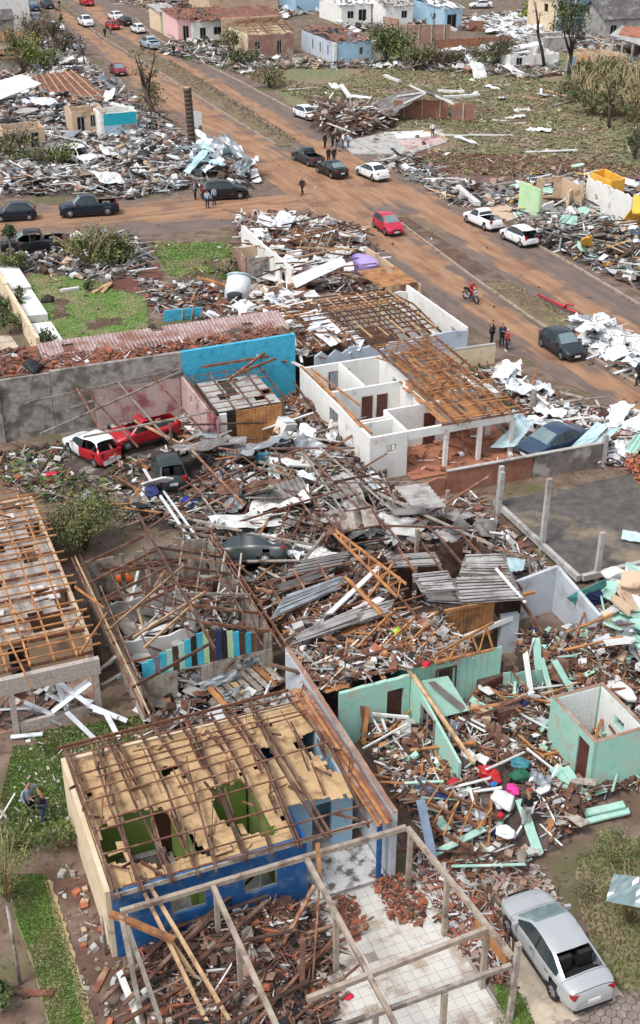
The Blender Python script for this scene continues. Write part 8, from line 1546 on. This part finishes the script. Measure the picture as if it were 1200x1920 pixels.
for q, rad, n, s_, ms, lab, zc in (((45, 140), (2.6, 2, 3.2), 1700, .3, ['leaf_yellow', 'leaf_light', 'leaf_mid'], 'yellow green tall bush at top left below dead shrubs', 3.2), ((85, 130), (2.6, 2, 1.5), 1100, .3, ['leaf_mid', 'leaf_light'], 'green bush right of the yellow green one', 1.3), ((70, 90), (3.6, 2.2, 2.8), 1500, .3, ['leaf_dry', 'bark_grey', 'leaf_dry'], 'grey dead shrub left of white sedan', 2.6), ((120, 105), (3, 2, 2.2), 1100, .3, ['leaf_dry', 'bark_grey'], 'brown dead shrub below white sedan', 2),
    ((725, 118), (3.2, 2, 3), 1700, .32, ['leaf_mid', 'leaf_dark', 'leaf_mid'], 'dark green bush right of the blue grey house', 2.8), ((755, 118), (3.6, 2, 2.6), 1700, .32, ['leaf_mid', 'leaf_light', 'leaf_mid'], 'bright green bush before the brown brick wall', 2.4), ((780, 130), (3, 2, 2), 900, .32, ['leaf_dry', 'leaf_mid'], 'brownish bush at right end of brown brick wall', 1.6), ((1062, 75), (3.4, 2.6, 3.2), 1800, .36, ['leaf_dark', 'leaf_mid'], 'dark round bush in front of two storey blue house', 3),
    ((990, 42), (2.2, 1.6, 2), 700, .34, ['leaf_yellow', 'leaf_mid'], 'yellow green shrub left of two storey house', 1.8), ((435, 105), (2, 1.5, 2.2), 700, .3, ['leaf_mid', 'leaf_dry'], 'small olive bush at the left wall of brown brick house', 2), ((375, 75), (2.2, 1.4, 2.4), 800, .3, ['leaf_dry', 'leaf_mid'], 'dry brown bush before the white walled house', 2.2), ((455, 125), (3.4, 1.8, 1.6), 900, .3, ['leaf_dark', 'leaf_mid', 'leaf_dry'], 'dark brush pile below brown brick house', 1.2),
    ((505, 165), (2.4, 1.6, 2), 800, .28, ['leaf_dry', 'leaf_mid'], 'dry stump of brush at near edge of field', 1.6), ((20, 300), (3, 2, 2), 900, .26, ['leaf_mid', 'leaf_dry', 'leaf_dark'], 'green bush before peach doorway walls', 1.6), ((75, 315), (3, 1.6, 1.4), 900, .26, ['leaf_mid', 'leaf_dry'], 'flattened green bush below peach doorway walls', 1.1), ((125, 310), (2, 1.4, 1.4), 600, .26, ['leaf_mid', 'leaf_light'], 'light green bush left of white flattened car', 1.1),
    ((285, 215), (2, 1.6, 2.6), 700, .28, ['leaf_dry', 'leaf_dry', 'leaf_mid'], 'brown dry bush below the snapped tree', 2.2), ((930, 125), (3.5, 2.2, 2.4), 1100, .34, ['leaf_dry', 'leaf_mid', 'leaf_dark'], 'olive brush left of collapsed white house', 2), ((830, 125), (4, 2, 1.4), 900, .34, ['leaf_dry', 'bark', 'leaf_dark'], 'brown brush pile in the field before red brick wall', 1.1), ((1190, 300), (1.6, 1.2, 2.2), 500, .26, ['leaf_dark', 'leaf_mid'], 'dark shrub at right edge of field', 2)):
    shrub('wild_bush', lab, 'bush', W(*q), rad, int(n * .85), s_ * .85, ms, 14, 'bark_grey', 20, zc=zc, bare=.35)
for i, q in enumerate(((1085, 190), (1120, 185), (1160, 190), (1195, 195), (1100, 160), (1140, 155), (1180, 160), (1150, 220), (1190, 230), (1110, 215))): shrub('reed_thicket', 'tall olive reed thicket at the right end of green field', 'reeds', W(*q), (3.4, 2.2, 2.0), 520, .3, ['leaf_mid', 'grass_olive', 'leaf_dry', 'leaf_dark'], 34, 'straw', 18, 'reed thickets at the right of the field', zc=1.7, bare=.5)
SLAB = poly_px([(620, 300), (620, 250), (735, 240), (850, 240), (850, 275), (770, 300)])
bits('rubble', 'dirt, leaves and scraps littering the yard lawn', poly_px([(20, 520), (150, 505), (270, 555), (300, 640), (120, 660), (40, 560)]), 420, (.05, .3), [('soil', 3), ('leaf_dry', 3), ('sheet_white', 1), ('wood_dark', 2)], .02, mound=None)
bits('rubble', 'dirt, leaves and scraps littering the rear lawn', poly_px([(275, 455), (440, 455), (470, 500), (430, 525), (320, 520)]), 420, (.05, .4), [('soil', 3), ('leaf_dry', 3), ('sheet_white', 1), ('wood_dark', 2)], .03, mound=None)
for q in ([(150, 600), (220, 595), (235, 610), (170, 618)], [(95, 565), (125, 560), (130, 590), (100, 600)], [(375, 490), (440, 480), (465, 500), (400, 515)], [(350, 505), (400, 510), (420, 530), (340, 525)]): sheet('soil_patch', poly_px(q), .024, 'soil', .35, .5)
tufts('grass', 'green lawn grass of the yard beside white yard wall', poly_px([(20, 520), (150, 505), (270, 555), (300, 640), (120, 660), (40, 560)]), 8000, .05, ['grass_blade', 'lawn_green'], .03)
tufts('grass', 'green grass of the rear lawn below side street', poly_px([(275, 455), (440, 455), (470, 500), (430, 525), (320, 520)]), 5000, .07, ['grass_blade', 'lawn_green'], .04)
tufts('grass', 'bright grass strip of the garden at bottom left', poly_px([(15, 1640), (85, 1640), (120, 1740), (150, 1840), (180, 1930), (95, 1930), (60, 1800), (30, 1720)]), 9000, .06, ['grass_blade', 'grass_blade', 'lawn_green', 'leaf_dry'], .012)
tufts('grass', 'grass around the two people by cream wall', poly_px([(25, 1400), (110, 1395), (135, 1480), (140, 1560), (40, 1600), (0, 1500)]), 7000, .09, ['grass_blade', 'leaf_mid'], .014)
tufts('grass', 'grass beneath the left house porch rubble', poly_px([(50, 1375), (220, 1350), (330, 1330), (230, 1400), (90, 1420)]), 4000, .09, ['grass_blade', 'leaf_mid', 'leaf_dark'], .014)
tufts('grass', 'rough weeds right of the silver sedan', poly_px([(1080, 1610), (1230, 1560), (1230, 1900), (1150, 1850), (1090, 1720)]), 3600, .12, ['grass_blade', 'leaf_dry', 'leaf_mid'], .012)
tufts('grass', 'small grass patch beside driveway and carport post', poly_px([(930, 1840), (985, 1870), (1010, 1940), (930, 1940)]), 1500, .07, ['grass_blade', 'leaf_light'], .012)
tufts('grass', 'green grass in front of the white house porch', poly_px([(880, 690), (940, 690), (1000, 745), (990, 785), (900, 745)]), 4000, .16, ['grass_blade', 'leaf_mid'], .03)
tufts('grass', 'rough weeds along the median', [(45.3, 50), (47.9, 50), (47.4, 78), (45.4, 78)], 1500, .18, ['leaf_dry', 'straw', 'grass_olive', 'leaf_mid'], .04, spread=1.5)
tufts('grass', 'rough weeds along the far median', [(47.4, 128), (49.4, 128), (51, 185), (47.3, 185)], 1500, .22, ['leaf_dry', 'straw', 'grass_olive'], .06, spread=1.5)
tufts('grass', 'flattened weeds of the green field', poly_px([(420, 130), (600, 160), (720, 120), (900, 130), (1240, 190), (1240, 330), (860, 330), (720, 280), (600, 200)]), 9000, .2, ['leaf_dry', 'grass_olive', 'leaf_mid', 'straw', 'field_grass'], .1, avoid=lambda x, y: inpoly((x, y), SLAB), spread=4)
